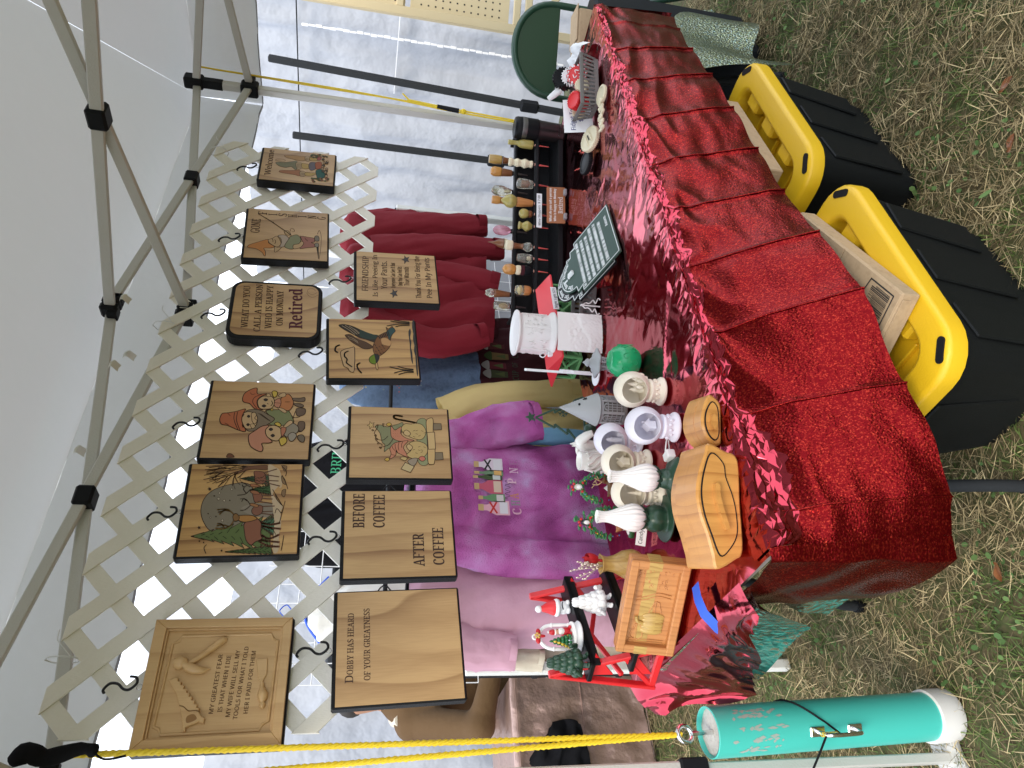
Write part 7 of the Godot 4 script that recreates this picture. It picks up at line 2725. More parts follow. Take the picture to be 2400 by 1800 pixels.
	s.lathe([Vector2(0.0, 0.0), Vector2(0.034, 0.0), Vector2(0.037, 0.002), Vector2(0.037, 0.005), Vector2(0.0, 0.006)], 36)
	put("round_foot", s, M.paper, t)
	# grey round house lantern
	t = thing("house_lantern", "grey round tower lantern with ringed cone roof and arched windows", "lantern", at_table(0.672, -0.462))
	s = Shape.new()
	s.lathe([Vector2(0.0, 0.0), Vector2(0.040, 0.0), Vector2(0.041, 0.003), Vector2(0.040, 0.010), Vector2(0.0385, 0.010), Vector2(0.0385, 0.012), Vector2(0.036, 0.012), Vector2(0.036, 0.0785), Vector2(0.0, 0.0785)], 36)
	put("inner_wall", s, M.basket_grey, t)
	for i in 7:
		var a := TAU * i / 7.0 + 0.25
		var at_wall := Transform3D(Basis(UP, PI / 2 - a), Vector3(cos(a) * 0.0375, 0.0, sin(a) * 0.0375))
		s = Shape.new()
		s.xf = at_wall
		s.box(Vector3(-0.0145, 0.045, 0), Vector3(0.008, 0.070, 0.004), 0.0008)
		for x in [-0.004, 0.003, 0.010]:
			s.box(Vector3(x, 0.040, 0), Vector3(0.0018, 0.050, 0.003))
		for y in [0.018, 0.032, 0.046, 0.058]:
			s.box(Vector3(0.003, y, 0), Vector3(0.026, 0.0018, 0.003))
		var arch := []
		for j in 9:
			var b := PI * j / 8.0
			arch.append(Vector3(0.003 + cos(b) * 0.011, 0.058 + sin(b) * 0.012, 0))
		s.tube(arch, 0.0016, 5)
		s.box(Vector3(0.003, 0.0765, 0), Vector3(0.032, 0.009, 0.004), 0.0008)
		put("window", s, M.grey_print, t)
	s = Shape.new()
	var prof := []
	for i in 14:
		var v := i / 13.0
		var r := lerpf(0.049, 0.003, v)
		prof.append(Vector2(r, 0.082 + 0.108 * v))
		prof.append(Vector2(r - 0.0022, 0.0845 + 0.108 * v))
	prof.push_front(Vector2(0.0, 0.080))
	prof.push_front(Vector2(0.0, 0.080))
	prof.append(Vector2(0.0, 0.196))
	s.lathe(prof, 40)
	var roof2 := put("cone_roof", s, M.grey_print, t)
	s = Shape.new()
	var star_ := PackedVector2Array()
	for i in 10:
		var r := 0.007 if i % 2 == 0 else 0.003
		star_.append(Vector2(sin(TAU * i / 10.0) * r, cos(TAU * i / 10.0) * r))
	for d in [[-0.95, 0.122, 0], [-0.35, 0.140, 1]]:
		var a: float = PI / 2 + d[0] + 0.5
		s.xf = Transform3D(Basis(UP, PI / 2 - a) * Basis(Vector3.RIGHT, -0.40), Vector3(cos(a) * (0.049 - (d[1] - 0.082) * 0.42), d[1], sin(a) * (0.049 - (d[1] - 0.082) * 0.42)))
		s.prism(star_ if d[2] == 0 else ring(0, 0, 0.0036, 0.0036, 12), -0.002, 0.0012)
	put("star_opening", s, M.mug_black, roof2)
	# tree shaped jewellery stand
	t = thing("tree_ornament_stand", "dark green open outline fir tree with a star, hung with snowflakes", "ornament stand", at_table(0.735, -0.60), -0.35)
	s = Shape.new()
	var o := [Vector2(-0.062, 0.10), Vector2(-0.030, 0.125), Vector2(-0.048, 0.125), Vector2(-0.018, 0.165), Vector2(-0.03, 0.165), Vector2(0.0, 0.225), Vector2(0.03, 0.165), Vector2(0.018, 0.165), Vector2(0.048, 0.125), Vector2(0.030, 0.125), Vector2(0.062, 0.10), Vector2(0.075, 0.07), Vector2(-0.075, 0.07), Vector2(-0.062, 0.10)]
	for i in o.size() - 1:
		s.bar(Vector3(o[i].x, o[i].y, 0), Vector3(o[i + 1].x, o[i + 1].y, 0), 0.006, 0.006, 0.001, Vector3.BACK)
	s.bar(Vector3(0, 0.0, 0), Vector3(0, 0.072, 0), 0.010, 0.008, 0.001, Vector3.BACK)
	s.box(Vector3(0, 0.003, 0), Vector3(0.08, 0.006, 0.06), 0.002)
	put("outline", s, M.dark_green, t)
	s = Shape.new()
	var st := PackedVector2Array()
	for i in 10:
		var r := 0.018 if i % 2 == 0 else 0.008
		st.append(Vector2(sin(TAU * i / 10.0) * r, 0.240 + cos(TAU * i / 10.0) * r))
	s.prism(st, -0.003, 0.003, 0.001)
	put("star", s, M.dark_green, t)
	for q in [Vector2(-0.05, 0.055), Vector2(-0.068, 0.03), Vector2(0.02, 0.14)]:
		s = Shape.new()
		for i in 3:
			var a := PI * i / 3.0
			var e := Vector3(cos(a), sin(a), 0) * 0.015
			s.bar(Vector3(q.x, q.y, 0.008) - e, Vector3(q.x, q.y, 0.008) + e, 0.0025, 0.0025, 0.0, Vector3.BACK)
			for g in [-1.0, 1.0]:
				for w in [-1.0, 1.0]:
					s.bar(Vector3(q.x, q.y, 0.008) + e * 0.6 * g, Vector3(q.x, q.y, 0.008) + e * g + Vector3(-sin(a), cos(a), 0) * 0.006 * w, 0.002, 0.002, 0.0, Vector3.BACK)
		put("snowflake", s, M.dark_green, t)
	s = Shape.new()
	s.blob(Vector3(-0.03, 0.055, 0.006), Vector3(0.020, 0.020, 0.020))
	put("bauble", s, M.dark_green, t)
	# five open globes
	globe("cream open globe night light with gnomes inside, nearest to the green jar", at_table(0.548, -0.212), "cream_print", -0.75, 0)
	globe("lilac white open globe night light with a little house, at the front of the group", at_table(0.422, -0.192), "lilac_print", -0.70, 1)
	globe("lilac white open globe night light with a tower inside, behind the other lilac one", at_table(0.525, -0.402), "lilac_print", -0.85, 2)
	globe("cream open globe night light half hidden by the right ribbed vase", at_table(0.440, -0.380), "cream_print", -0.70, 1)
	globe("cream open globe night light between the two ribbed vases", at_table(0.330, -0.350), "cream_print", -0.65, 3)
	s = Shape.new()
	s.box(Vector3(0, 0.012, 0), Vector3(0.022, 0.022, 0.03), 0.003)
	s.tube(curve([Vector3(0.01, 0.02, 0.0), Vector3(0.035, 0.016, 0.012), Vector3(0.045, 0.004, 0.0), Vector3(0.02, 0.003, -0.01)], 5), 0.0018, 6)
	var plug := put("plug_and_cable", s, M.paper)
	plug.position = at_table(0.368, -0.235)
	tag(plug, "white night light plug with its cable looped behind the lilac house globe", "plug")
	# pearl pieces
	t = thing("pearl_vase", "pearl white vase with flowing carved hair and an open round mouth", "vase", at_table(0.575, -0.585), -0.6)
	s = Shape.new()
	s.lathe([Vector2(0.0, 0.0), Vector2(0.030, 0.0), Vector2(0.026, 0.012), Vector2(0.024, 0.04), Vector2(0.027, 0.075), Vector2(0.026, 0.098), Vector2(0.029, 0.112), Vector2(0.0265, 0.114), Vector2(0.022, 0.104), Vector2(0.0, 0.09)], 28)
	put("vessel", s, M.pearl_print, t)
	s = Shape.new()
	for i in 13:
		var a := TAU * i / 13.0
		var p := []
		for k in 9:
			var v := k / 8.0
			p.append(Vector3(cos(a + v * 1.1 + 0.3 * sin(v * 7 + i)) * (0.029 + 0.004 * sin(v * 6 + i)), 0.004 + 0.09 * v, sin(a + v * 1.1 + 0.3 * sin(v * 7 + i)) * (0.029 + 0.004 * sin(v * 6 + i))))
		s.tube(curve(p, 3), 0.0042, 7)
	put("carved_hair", s, M.pearl_print, t)
	t = thing("horse_head_figurine", "pearl white carved horse head beside the pearl vase", "figurine", at_table(0.640, -0.600), -0.9)
	s = Shape.new()
	s.tube(curve([Vector3(0.0, 0.0, 0.0), Vector3(-0.006, 0.04, 0.0), Vector3(0.0, 0.080, 0.004), Vector3(0.014, 0.100, 0.010), Vector3(0.034, 0.088, 0.018), Vector3(0.048, 0.070, 0.024)], 5), [0.026, 0.026, 0.025, 0.025, 0.024, 0.023, 0.022, 0.022, 0.021, 0.021, 0.020, 0.020, 0.019, 0.019, 0.018, 0.018, 0.017, 0.016, 0.015, 0.014, 0.014, 0.013, 0.012, 0.011, 0.010, 0.009], 14)
	for x in [-0.008, 0.008]:
		s.tube([Vector3(0.006, 0.108, 0.008 + x), Vector3(0.002, 0.128, 0.007 + x * 1.4)], [0.006, 0.001], 8)
	put("head_and_neck", s, M.pearl_print, t)
	s = Shape.new()
	for i in 9:
		s.tube(curve([Vector3(-0.006, 0.105 - i * 0.011, 0.0), Vector3(-0.026, 0.10 - i * 0.011, 0.008 * sin(i * 1.7)), Vector3(-0.036, 0.082 - i * 0.0095, 0.012 * sin(i * 2.3))], 4), [0.006, 0.006, 0.006, 0.0055, 0.005, 0.004, 0.003, 0.002, 0.001], 7)
	put("mane", s, M.pearl_print, t)
	# ribbed bud vases on leafy stands
	for d in [[0.315, -0.255, "white ribbed bud vase on a matt green flower shaped stand, the right one", "dark_green", 0], [0.258, -0.345, "white ribbed bud vase on a dark green turnip shaped stand with saucer", "dark_green", 1]]:
		t = thing("ribbed_vase", d[2], "vase", at_table(d[0], d[1]), 0.0, "ribbed white bud vases")
		var lift := 0.030 if d[4] == 0 else 0.058
		if d[4] == 0:
			lift = 0.045
		s = Shape.new()
		var vp := []
		for q in curve([Vector2(0.012, 0.0), Vector2(0.026, 0.012), Vector2(0.0325, 0.032), Vector2(0.030, 0.052), Vector2(0.022, 0.076), Vector2(0.0145, 0.102), Vector2(0.0125, 0.122), Vector2(0.0145, 0.138), Vector2(0.0155, 0.141)], 4):
			vp.append(q)
		vp.append(Vector2(0.0125, 0.140))
		vp.append(Vector2(0.010, 0.120))
		vp.append(Vector2(0.0, 0.10))
		for i in vp.size():
			vp[i] = Vector2(vp[i].x, vp[i].y * 0.86 + lift)
		s.lathe(vp, 96, func(a, y): return 1.0 + 0.055 * cos(a * 16.0 + y * 9.0))
		put("vase", s, M.white_print, t)
		s = Shape.new()
		if d[4] == 0:
			s.lathe([Vector2(0.0, 0.0), Vector2(0.050, 0.001), Vector2(0.053, 0.005), Vector2(0.042, 0.012), Vector2(0.026, 0.020), Vector2(0.024, 0.030), Vector2(0.020, 0.044), Vector2(0.0, 0.045)], 48, func(a, y): return 1.0 + (0.09 * cos(a * 6.0) if y < 0.02 else 0.0))
		else:
			s.lathe([Vector2(0.0, 0.0), Vector2(0.050, 0.001), Vector2(0.057, 0.006), Vector2(0.055, 0.009), Vector2(0.036, 0.008), Vector2(0.026, 0.012), Vector2(0.032, 0.024), Vector2(0.033, 0.036), Vector2(0.027, 0.050), Vector2(0.015, 0.058), Vector2(0.0, 0.058)], 60, func(a, y): return 1.0 + (0.05 * absf(cos(a * 4.0)) if y > 0.010 else 0.0))
		put("stand", s, M[d[3]], t)
		for i in 8:
			s = Shape.new()
			var a := TAU * i / 8.0
			s.tube(curve([Vector3(cos(a) * 0.012, lift - 0.004, sin(a) * 0.012), Vector3(cos(a) * 0.025, lift + 0.004, sin(a) * 0.025), Vector3(cos(a) * 0.032, lift + 0.016, sin(a) * 0.032)], 3), [0.005, 0.006, 0.006, 0.005, 0.004, 0.002, 0.0005], 6, true, 0.5)
			put("sepal", s, M[d[3]], t)
	# wreath arches with a reindeer each
	for d in [[0.470, -0.560, "green holly arch ornament with a brown reindeer, behind the cream globe", 0], [0.352, -0.545, "green holly arch ornament with a tan reindeer and a penguin, left one", 1]]:
		t = thing("holly_arch_ornament", d[2], "ornament", at_table(d[0], d[1]), -0.55, "holly arch ornaments")
		s = Shape.new()
		rng.seed = 40 + d[3]
		for i in 130:
			var v := i / 129.0
			var a := lerpf(-0.55, PI + 0.55, v)
			var p := Vector3(cos(a) * 0.036, 0.075 + sin(a) * (0.052 if sin(a) > 0 else 0.070), 0)
			if i > 115:
				p = Vector3(rng.randf_range(-0.02, 0.02), 0.135 + rng.randf_range(-0.01, 0.035), 0)
			p += Vector3(rng.randf_range(-0.006, 0.006), rng.randf_range(-0.006, 0.006), rng.randf_range(-0.007, 0.007))
			s.col = Color(0.012, 0.11, 0.035).lerp(Color(0.05, 0.22, 0.07), rng.randf())
			s.blob(p, Vector3(0.007, 0.003, 0.006), 6, 4)
		for i in 40:
			var a := lerpf(-0.5, PI + 0.5, rng.randf())
			s.col = [Color(0.7, 0.45, 0.03), Color(0.5, 0.02, 0.02), Color(0.05, 0.15, 0.4)][i % 3]
			s.blob(Vector3(cos(a) * 0.036, 0.075 + sin(a) * (0.052 if sin(a) > 0 else 0.070), rng.randf_range(0.005, 0.009)), Vector3(0.0022, 0.0022, 0.0022), 6, 4)
		put("holly_garland", s, M.painted, t)
		s = Shape.new()
		s.col = Color(0.02, 0.10, 0.035)
		s.tube(curve([Vector3(-0.036, 0.006, 0.0), Vector3(0.0, 0.008, 0.012), Vector3(0.036, 0.006, 0.0)], 5), 0.009, 9)
		s.col = Color(0.75, 0.74, 0.72)
		s.blob(Vector3(0, 0.012, 0), Vector3(0.034, 0.010, 0.014), 12, 7)
		s.box(Vector3(-0.012, 0.030, -0.006), Vector3(0.014, 0.030, 0.008), 0.002)
		s.box(Vector3(0.020, 0.024, -0.006), Vector3(0.012, 0.022, 0.008), 0.002)
		s.lathe([Vector2(0.014, 0.045), Vector2(0.0, 0.062)], 5)
		put("snowy_base", s, M.painted, t)
		# reindeer: trunk, neck, head, legs and antlers as one animal
		var c: Color = [Color(0.14, 0.065, 0.02), Color(0.36, 0.14, 0.045)][d[3]]
		var g := c.darkened(0.15)
		var limbs := [[Vector3(-0.013, 0.046, 0.012), Vector3(0.011, 0.047, 0.012), 0.0085, 0.0080, c], [Vector3(0.011, 0.048, 0.012), Vector3(0.019, 0.064, 0.013), 0.0062, 0.0045, c], [Vector3(0.018, 0.067, 0.013), Vector3(0.028, 0.064, 0.014), 0.0058, 0.0035, c], [Vector3(-0.02, 0.051, 0.012), Vector3(-0.023, 0.054, 0.012), 0.004, 0.002, c]]
		for q in [[0.011, 0.008], [0.011, 0.016]]:
			limbs.append([Vector3(q[0], 0.043, q[1]), Vector3(q[0] + 0.001, 0.030, q[1]), 0.0042, 0.0026, c])
			limbs.append([Vector3(q[0] + 0.001, 0.030, q[1]), Vector3(q[0], 0.014, q[1]), 0.0025, 0.0022, g])
		for q in [[-0.014, 0.008], [-0.014, 0.016]]:
			limbs.append([Vector3(q[0], 0.043, q[1]), Vector3(q[0] + 0.002, 0.033, q[1]), 0.0052, 0.0032, c])
			limbs.append([Vector3(q[0] + 0.002, 0.033, q[1]), Vector3(q[0] - 0.003, 0.025, q[1]), 0.0030, 0.0024, c])
			limbs.append([Vector3(q[0] - 0.003, 0.025, q[1]), Vector3(q[0] - 0.002, 0.014, q[1]), 0.0023, 0.0022, g])
		put("reindeer", body_of(limbs, 0.0017, 0.003), M.painted, t)
		s = Shape.new()
		s.col = Color(0.50, 0.34, 0.18)
		for x in [-1.0, 1.0]:
			s.tube(curve([Vector3(0.017, 0.071, 0.013), Vector3(0.014 + x * 0.006, 0.083, 0.013 + x * 0.006), Vector3(0.018 + x * 0.008, 0.097, 0.013 + x * 0.010)], 4), 0.0016, 5)
			s.tube([Vector3(0.014 + x * 0.006, 0.083, 0.013 + x * 0.006), Vector3(0.026 + x * 0.006, 0.090, 0.013 + x * 0.009)], 0.0013, 5)
			s.tube([Vector3(0.016 + x * 0.007, 0.090, 0.013 + x * 0.008), Vector3(0.006 + x * 0.008, 0.099, 0.013 + x * 0.009)], 0.0012, 5)
		put("antlers", s, M.painted, t)
		s = Shape.new()
		s.col = Color(0.55, 0.50, 0.42) if d[3] == 0 else Color(0.02, 0.02, 0.025)
		s.blob(Vector3(0, 0.140, 0.008), Vector3(0.009, 0.012, 0.007), 10, 7)
		s.col = Color(0.75, 0.74, 0.70)
		s.blob(Vector3(0, 0.138, 0.012), Vector3(0.006, 0.009, 0.004), 10, 7)
		s.col = Color(0.50, 0.02, 0.02)
		for q in [Vector2(-0.008, 0.155), Vector2(0.0, 0.158), Vector2(0.008, 0.153), Vector2(-0.012, 0.128), Vector2(0.012, 0.127)]:
			s.blob(Vector3(q.x, q.y, 0.011), Vector3(0.004, 0.004, 0.004), 8, 6)
		put("crest_and_berries", s, M.painted, t)


# ---- wares, left half --------------------------------------------------------------------------------------------

# a band-sawn box: front outline in x, y, pushed back; the drawer front, its dark kerf and the pull lie on the face
func sawn_box(label: String, at_: Vector3, turn: float, outline: Array, drawer: Array, pull: Array, deep: float) -> void:
	var t := thing("bandsaw_box", label, "wooden box", at_, turn, "band sawn wooden boxes")
	var s := Shape.new()
	var o := PackedVector2Array(curve(outline, 5, true))
	s.prism(o, -deep, 0.0, 0.004)
	put("body", s, M.honey_wood, t)
	s = Shape.new()
	var d := PackedVector2Array(curve(drawer, 5, true))
	s.prism(d, -0.002, 0.0018, 0.0012)
	var dr := put("drawer_front", s, M.honey_wood, t)
	s = Shape.new()
	var loop := []
	for q in d:
		loop.append(Vector3(q.x, q.y, 0.0004))
	loop.append(loop[0])
	s.tube(loop, 0.0019, 5, false)
	put("kerf", s, M.mug_black, dr)
	s = Shape.new()
	s.prism(PackedVector2Array(curve(pull, 4, true)), 0.001, 0.014, 0.005)
	put("pull", s, M.honey_wood, dr)
	s = Shape.new()
	var seam := []
	for q in curve(outline.slice(0, 7), 5):
		seam.append(Vector3(q.x * 0.985, q.y * 0.985 + 0.0006, -deep * 0.42))
	s.tube(seam, 0.0009, 5, false)
	put("glue_line", s, M.oak, t)


func left_wares() -> void:
	var s: Shape
	var t: Node3D
	sawn_box("large leaf shaped band sawn wooden box with a curved drawer and pull", at_table(0.115, -0.022), -0.443, [Vector2(0.104, 0.028), Vector2(0.118, 0.062), Vector2(0.095, 0.072), Vector2(0.062, 0.085), Vector2(0.022, 0.093), Vector2(-0.020, 0.089), Vector2(-0.060, 0.076), Vector2(-0.098, 0.066), Vector2(-0.126, 0.058), Vector2(-0.108, 0.018), Vector2(-0.088, 0.0), Vector2(0.0, 0.0), Vector2(0.087, 0.0)], [Vector2(0.098, 0.058), Vector2(0.066, 0.074), Vector2(0.022, 0.083), Vector2(-0.020, 0.079), Vector2(-0.060, 0.066), Vector2(-0.100, 0.050), Vector2(-0.088, 0.030), Vector2(-0.060, 0.013), Vector2(-0.020, 0.012), Vector2(0.015, 0.018), Vector2(0.050, 0.030), Vector2(0.078, 0.034)], [Vector2(0.036, 0.058), Vector2(0.010, 0.059), Vector2(-0.024, 0.050), Vector2(-0.050, 0.040), Vector2(-0.046, 0.034), Vector2(-0.018, 0.042), Vector2(0.012, 0.049), Vector2(0.034, 0.050)], 0.12)
	sawn_box("small band sawn wooden box with an oval drawer beside the large one", at_table(0.300, 0.0), -0.50, [Vector2(0.050, 0.012), Vector2(0.055, 0.028), Vector2(0.022, 0.042), Vector2(-0.006, 0.045), Vector2(-0.032, 0.036), Vector2(-0.050, 0.018), Vector2(-0.048, 0.003), Vector2(-0.034, 0.0), Vector2(0.0, 0.0), Vector2(0.034, 0.0)], [Vector2(0.040, 0.022), Vector2(0.018, 0.035), Vector2(-0.008, 0.037), Vector2(-0.030, 0.029), Vector2(-0.040, 0.016), Vector2(-0.028, 0.008), Vector2(0.002, 0.007), Vector2(0.030, 0.010)], [Vector2(0.012, 0.025), Vector2(-0.006, 0.028), Vector2(-0.020, 0.022), Vector2(-0.008, 0.016), Vector2(0.008, 0.017)], 0.09)
	# carved tray stood on its long edge
	t = thing("carved_wood_tray", "oak tray carved with a pumpkin in relief, standing on its long edge", "carved tray", at_table(0.041, -0.378), -0.97)
	t.rotation = Vector3(-0.16, -0.97, 0.0)
	var w := 0.236
	var h := 0.136
	s = Shape.new()
	s.box(Vector3(0, h / 2, -0.018), Vector3(w, h, 0.022), 0.003)
	put("back_panel", s, M.oak, t)
	s = Shape.new()
	s.box(Vector3(0, 0.010, 0.001), Vector3(w, 0.020, 0.018), 0.003)
	s.box(Vector3(0, h - 0.010, 0.001), Vector3(w, 0.020, 0.018), 0.003)
	s.box(Vector3(-w / 2 + 0.010, h / 2, 0.0005), Vector3(0.020, h - 0.03, 0.0165), 0.002)
	s.box(Vector3(w / 2 - 0.010, h / 2, 0.0005), Vector3(0.020, h - 0.03, 0.0165), 0.002)
	put("rim", s, M.oak, t)
	s = Shape.new()
	s.box(Vector3(0, h / 2 + 0.012, -0.0065), Vector3(w - 0.044, 0.030, 0.0012))
	s.box(Vector3(w / 2 + 0.0002, h / 2 + 0.012, -0.012), Vector3(0.002, 0.030, 0.034), 0.0)
	s.box(Vector3(w / 2 - 0.010, h / 2 + 0.012, 0.0086), Vector3(0.0195, 0.030, 0.0012))
	s.box(Vector3(-w / 2 + 0.010, h / 2 + 0.012, 0.0086), Vector3(0.0195, 0.030, 0.0012))
	put("pale_inlay", s, M.poplar, t)
	s = Shape.new()
	for i in 5:
		s.blob(Vector3(-0.045 + (i - 2) * 0.009, 0.060, -0.006), Vector3(0.011, 0.026, 0.010 - absf(i - 2) * 0.002), 12, 8)
	s.tube(curve([Vector3(-0.045, 0.082, -0.004), Vector3(-0.040, 0.096, -0.003), Vector3(-0.028, 0.100, -0.004)], 4), 0.0042, 8)
	put("carved_pumpkin", s, M.poplar, t)
	s = Shape.new()
	for d in [[-0.070, 0.092, 0.8], [-0.010, 0.058, -0.7]]:
		var leaf := []
		for i in 13:
			var a := TAU * i / 12.0
			leaf.append(Vector3(d[0] + cos(a) * 0.022, d[1] + sin(a) * 0.013 * (1.0 + 0.3 * cos(a * 3.0)), -0.0062))
		s.tube(leaf, 0.0015, 5, false)
		s.tube([Vector3(d[0] - 0.02, d[1], -0.006), Vector3(d[0] + 0.02, d[1] + 0.002, -0.006)], 0.0011, 5)
	for x in [0.022, 0.030]:
		s.tube(curve([Vector3(x, 0.028, -0.006), Vector3(x + 0.004, 0.06, -0.006), Vector3(x - 0.006, 0.085, -0.006), Vector3(x - 0.012, 0.108, -0.006)], 4), 0.0014, 5)
	rng.seed = 6
	for i in 40:
		var p := Vector3(rng.randf_range(0.045, 0.094), rng.randf_range(0.030, 0.108), -0.0062)
		s.tube(curve([p, p + Vector3(0.004, 0.002, 0), p + Vector3(0.007, -0.001, 0)], 3), 0.0010, 4)
	s.tube([Vector3(-0.094, 0.028, -0.006), Vector3(-0.094, 0.108, -0.006)], 0.0013, 5)
	s.tube([Vector3(-0.088, 0.028, -0.006), Vector3(-0.088, 0.108, -0.006)], 0.0013, 5)
	put("carved_vines", s, M.oak, t)
	# twisted wooden vase with its rose and glitter twig
	t = thing("twisted_wood_vase", "turned wooden vase with spiral grain holding a red cloth rose", "vase", at_table(0.232, -0.545))
	s = Shape.new()
	s.lathe([Vector2(0.0, 0.0), Vector2(0.024, 0.0), Vector2(0.036, 0.014), Vector2(0.040, 0.032), Vector2(0.034, 0.056), Vector2(0.022, 0.078), Vector2(0.018, 0.096), Vector2(0.022, 0.110), Vector2(0.026, 0.114), Vector2(0.022, 0.115), Vector2(0.015, 0.102), Vector2(0.0, 0.09)], 60, func(a, y): return 1.0 + 0.05 * cos(a * 5.0 + y * 50.0))
	put("vessel", s, M.poplar, t)
	s = Shape.new()
	s.tube(curve([Vector3(0.006, 0.085, 0), Vector3(0.010, 0.115, 0.0), Vector3(0.012, 0.128, 0.0)], 4), 0.004, 7)
	for i in 9:
		var a := i * 1.15
		var r := 0.006 + 0.0016 * i
		var rows := []
		for j in 6:
			var row := PackedVector3Array()
			for k in 7:
				var b := a + (k - 3) * 0.28
				var v := j / 5.0
				row.append(Vector3(0.013 + cos(b) * r * (0.5 + 0.5 * sin(v * 1.9)), 0.120 + v * (0.040 - 0.0018 * i), sin(b) * r * (0.5 + 0.5 * sin(v * 1.9))))
			rows.append(row)
		s.grid(rows)
	put("cloth_rose", s, M.red_petal, t)
	s = Shape.new()
	rng.seed = 14
	for i in 8:
		var a := rng.randf() * TAU
		var tip := Vector3(-0.020 + cos(a) * 0.022, 0.168 + rng.randf_range(-0.02, 0.02), sin(a) * 0.024)
		var p := curve([Vector3(-0.002, 0.10, 0), Vector3(-0.010 + cos(a) * 0.006, 0.13, sin(a) * 0.008), tip], 4)
		s.tube(p, 0.0009, 4)
		for k in range(3, p.size()):
			s.blob(p[k] + Vector3(rng.randf_range(-0.004, 0.004), 0.002, rng.randf_range(-0.004, 0.004)), Vector3(0.0026, 0.0042, 0.0026), 6, 5)
	put("glitter_twig", s, M.glitter_twig, t)
	s = Shape.new()
	s.box(Vector3(0, 0.012, 0), Vector3(0.055, 0.026, 0.0014), 0.0004, Basis(Vector3.RIGHT, -0.5))
	s.col = Color(0.02, 0.02, 0.03)
	var tg := put("price_tag", s, M.paper)
	tg.position = at_table(0.285, -0.485)
	tg.rotation.y = -0.8
	tag(tg, "small white handwritten tag at the wooden vase's foot", "price tag")
	s = Shape.new()
	s.col = Color(0.02, 0.02, 0.03)
	s.xf = Transform3D(Basis(Vector3.RIGHT, -0.5), Vector3(0, 0.012, 0))
	words(s, "Candy", "Droid Sans", Vector2(-0.022, -0.004), Vector2(0.016, -0.004), 0.010, 0.001, 0.0004)
	put("handwriting", s, M.print, tg)
	# red and black two step rack
	t = thing("tiered_display_rack", "red framed display rack with two black shelves of small figures", "display rack", at_table(0.095, -0.60), 0.43)
	for x in [-0.130, 0.130]:
		s = Shape.new()
		s.bar(Vector3(x, 0.0, 0.055), Vector3(x, 0.275, -0.030), 0.010, 0.018, 0.002, Vector3.RIGHT)
		s.bar(Vector3(x, 0.0, -0.075), Vector3(x, 0.275, -0.030), 0.010, 0.018, 0.002, Vector3.RIGHT)
		s.bar(Vector3(x, 0.010, -0.075), Vector3(x, 0.010, 0.055), 0.010, 0.018, 0.002)
		s.bar(Vector3(x, 0.10, 0.024), Vector3(x, 0.012, -0.070), 0.009, 0.012, 0.002)
		put("side_frame", s, M.red_print, t)
		for y in [0.172, 0.075]:
			s = Shape.new()
			s.xf = Transform3D(Basis(UP, PI / 2), Vector3(x, y, 0.0))
			s.prism(PackedVector2Array([Vector2(-0.035, 0.0), Vector2(0.030, 0.0), Vector2(0.030, -0.055)]), -0.003, 0.003, 0.001)
			put("gusset", s, M.red_print, t)
	s = Shape.new()
	s.bar(Vector3(-0.125, 0.09, -0.040), Vector3(0.125, 0.18, -0.036), 0.010, 0.012, 0.002)
	s.bar(Vector3(-0.125, 0.18, -0.044), Vector3(0.125, 0.09, -0.048), 0.010, 0.012, 0.002)
	put("cross_brace", s, M.red_print, t)
	for q in [[0.180, -0.005, 0.060], [0.082, 0.030, 0.070]]:
		s = Shape.new()
		s.box(Vector3(0, q[0], q[1]), Vector3(0.300, 0.012, q[2]), 0.002)
		s.box(Vector3(0, q[0] - 0.006, q[1] + q[2] / 2 - 0.004), Vector3(0.300, 0.024, 0.008), 0.002)
		put("shelf", s, M.mug_black, t)
	var rack := t.transform
	# figures on it
	fir_figure("fir_figure", "dark green fir tree figure with arms at the rack's upper left end", rack * Vector3(-0.128, 0.186, 0.005), 0.1, "dark_green", 0.100)
	fir_figure("fir_figure", "white fir tree figure with legs on the rack's lower shelf", rack * Vector3(0.040, 0.088, 0.034), 0.0, "paper", 0.105)
	t = thing("capped_figure", "small white figure in a large red cap with white bobble on the upper shelf", "figurine", rack * Vector3(0.062, 0.186, -0.005), 0.0)
	s = Shape.new()
	s.blob(Vector3(0, 0.016, 0), Vector3(0.017, 0.018, 0.015), 14, 9)
	s.blob(Vector3(-0.010, 0.005, 0.006), Vector3(0.008, 0.006, 0.011), 10, 6)
	s.blob(Vector3(0.010, 0.005, 0.006), Vector3(0.008, 0.006, 0.011), 10, 6)
	put("body", s, M.paper, t)
	s = Shape.new()
	s.lathe([Vector2(0.0, 0.028), Vector2(0.021, 0.028), Vector2(0.0225, 0.034), Vector2(0.0205, 0.040), Vector2(0.0, 0.040)], 24)
	s.blob(Vector3(-0.004, 0.082, 0), Vector3(0.009, 0.009, 0.009), 14, 9)
	put("cap_trim", s, M.paper, t)
	s = Shape.new()
	s.tube(curve([Vector3(0, 0.038, 0), Vector3(0, 0.052, 0), Vector3(-0.002, 0.066, 0), Vector3(-0.004, 0.078, 0)], 4), [0.020, 0.0195, 0.019, 0.018, 0.0165, 0.015, 0.0135, 0.012, 0.0105, 0.009, 0.0075, 0.006, 0.005], 18)
	put("cap", s, M.red_print, t)
	s = Shape.new()
	s.tube(curve([Vector3(-0.010, 0.020, 0.0125), Vector3(-0.003, 0.022, 0.0145), Vector3(0.003, 0.022, 0.0145), Vector3(0.010, 0.020, 0.0125)], 4), 0.0014, 6)
	put("dark_brow", s, M.mug_black, t)
	t = thing("santa_arch_ornament", "white arched ornament with a seated Santa and a little decorated tree", "ornament", rack * Vector3(-0.045, 0.186, 0.002), 0.0)
	s = Shape.new()
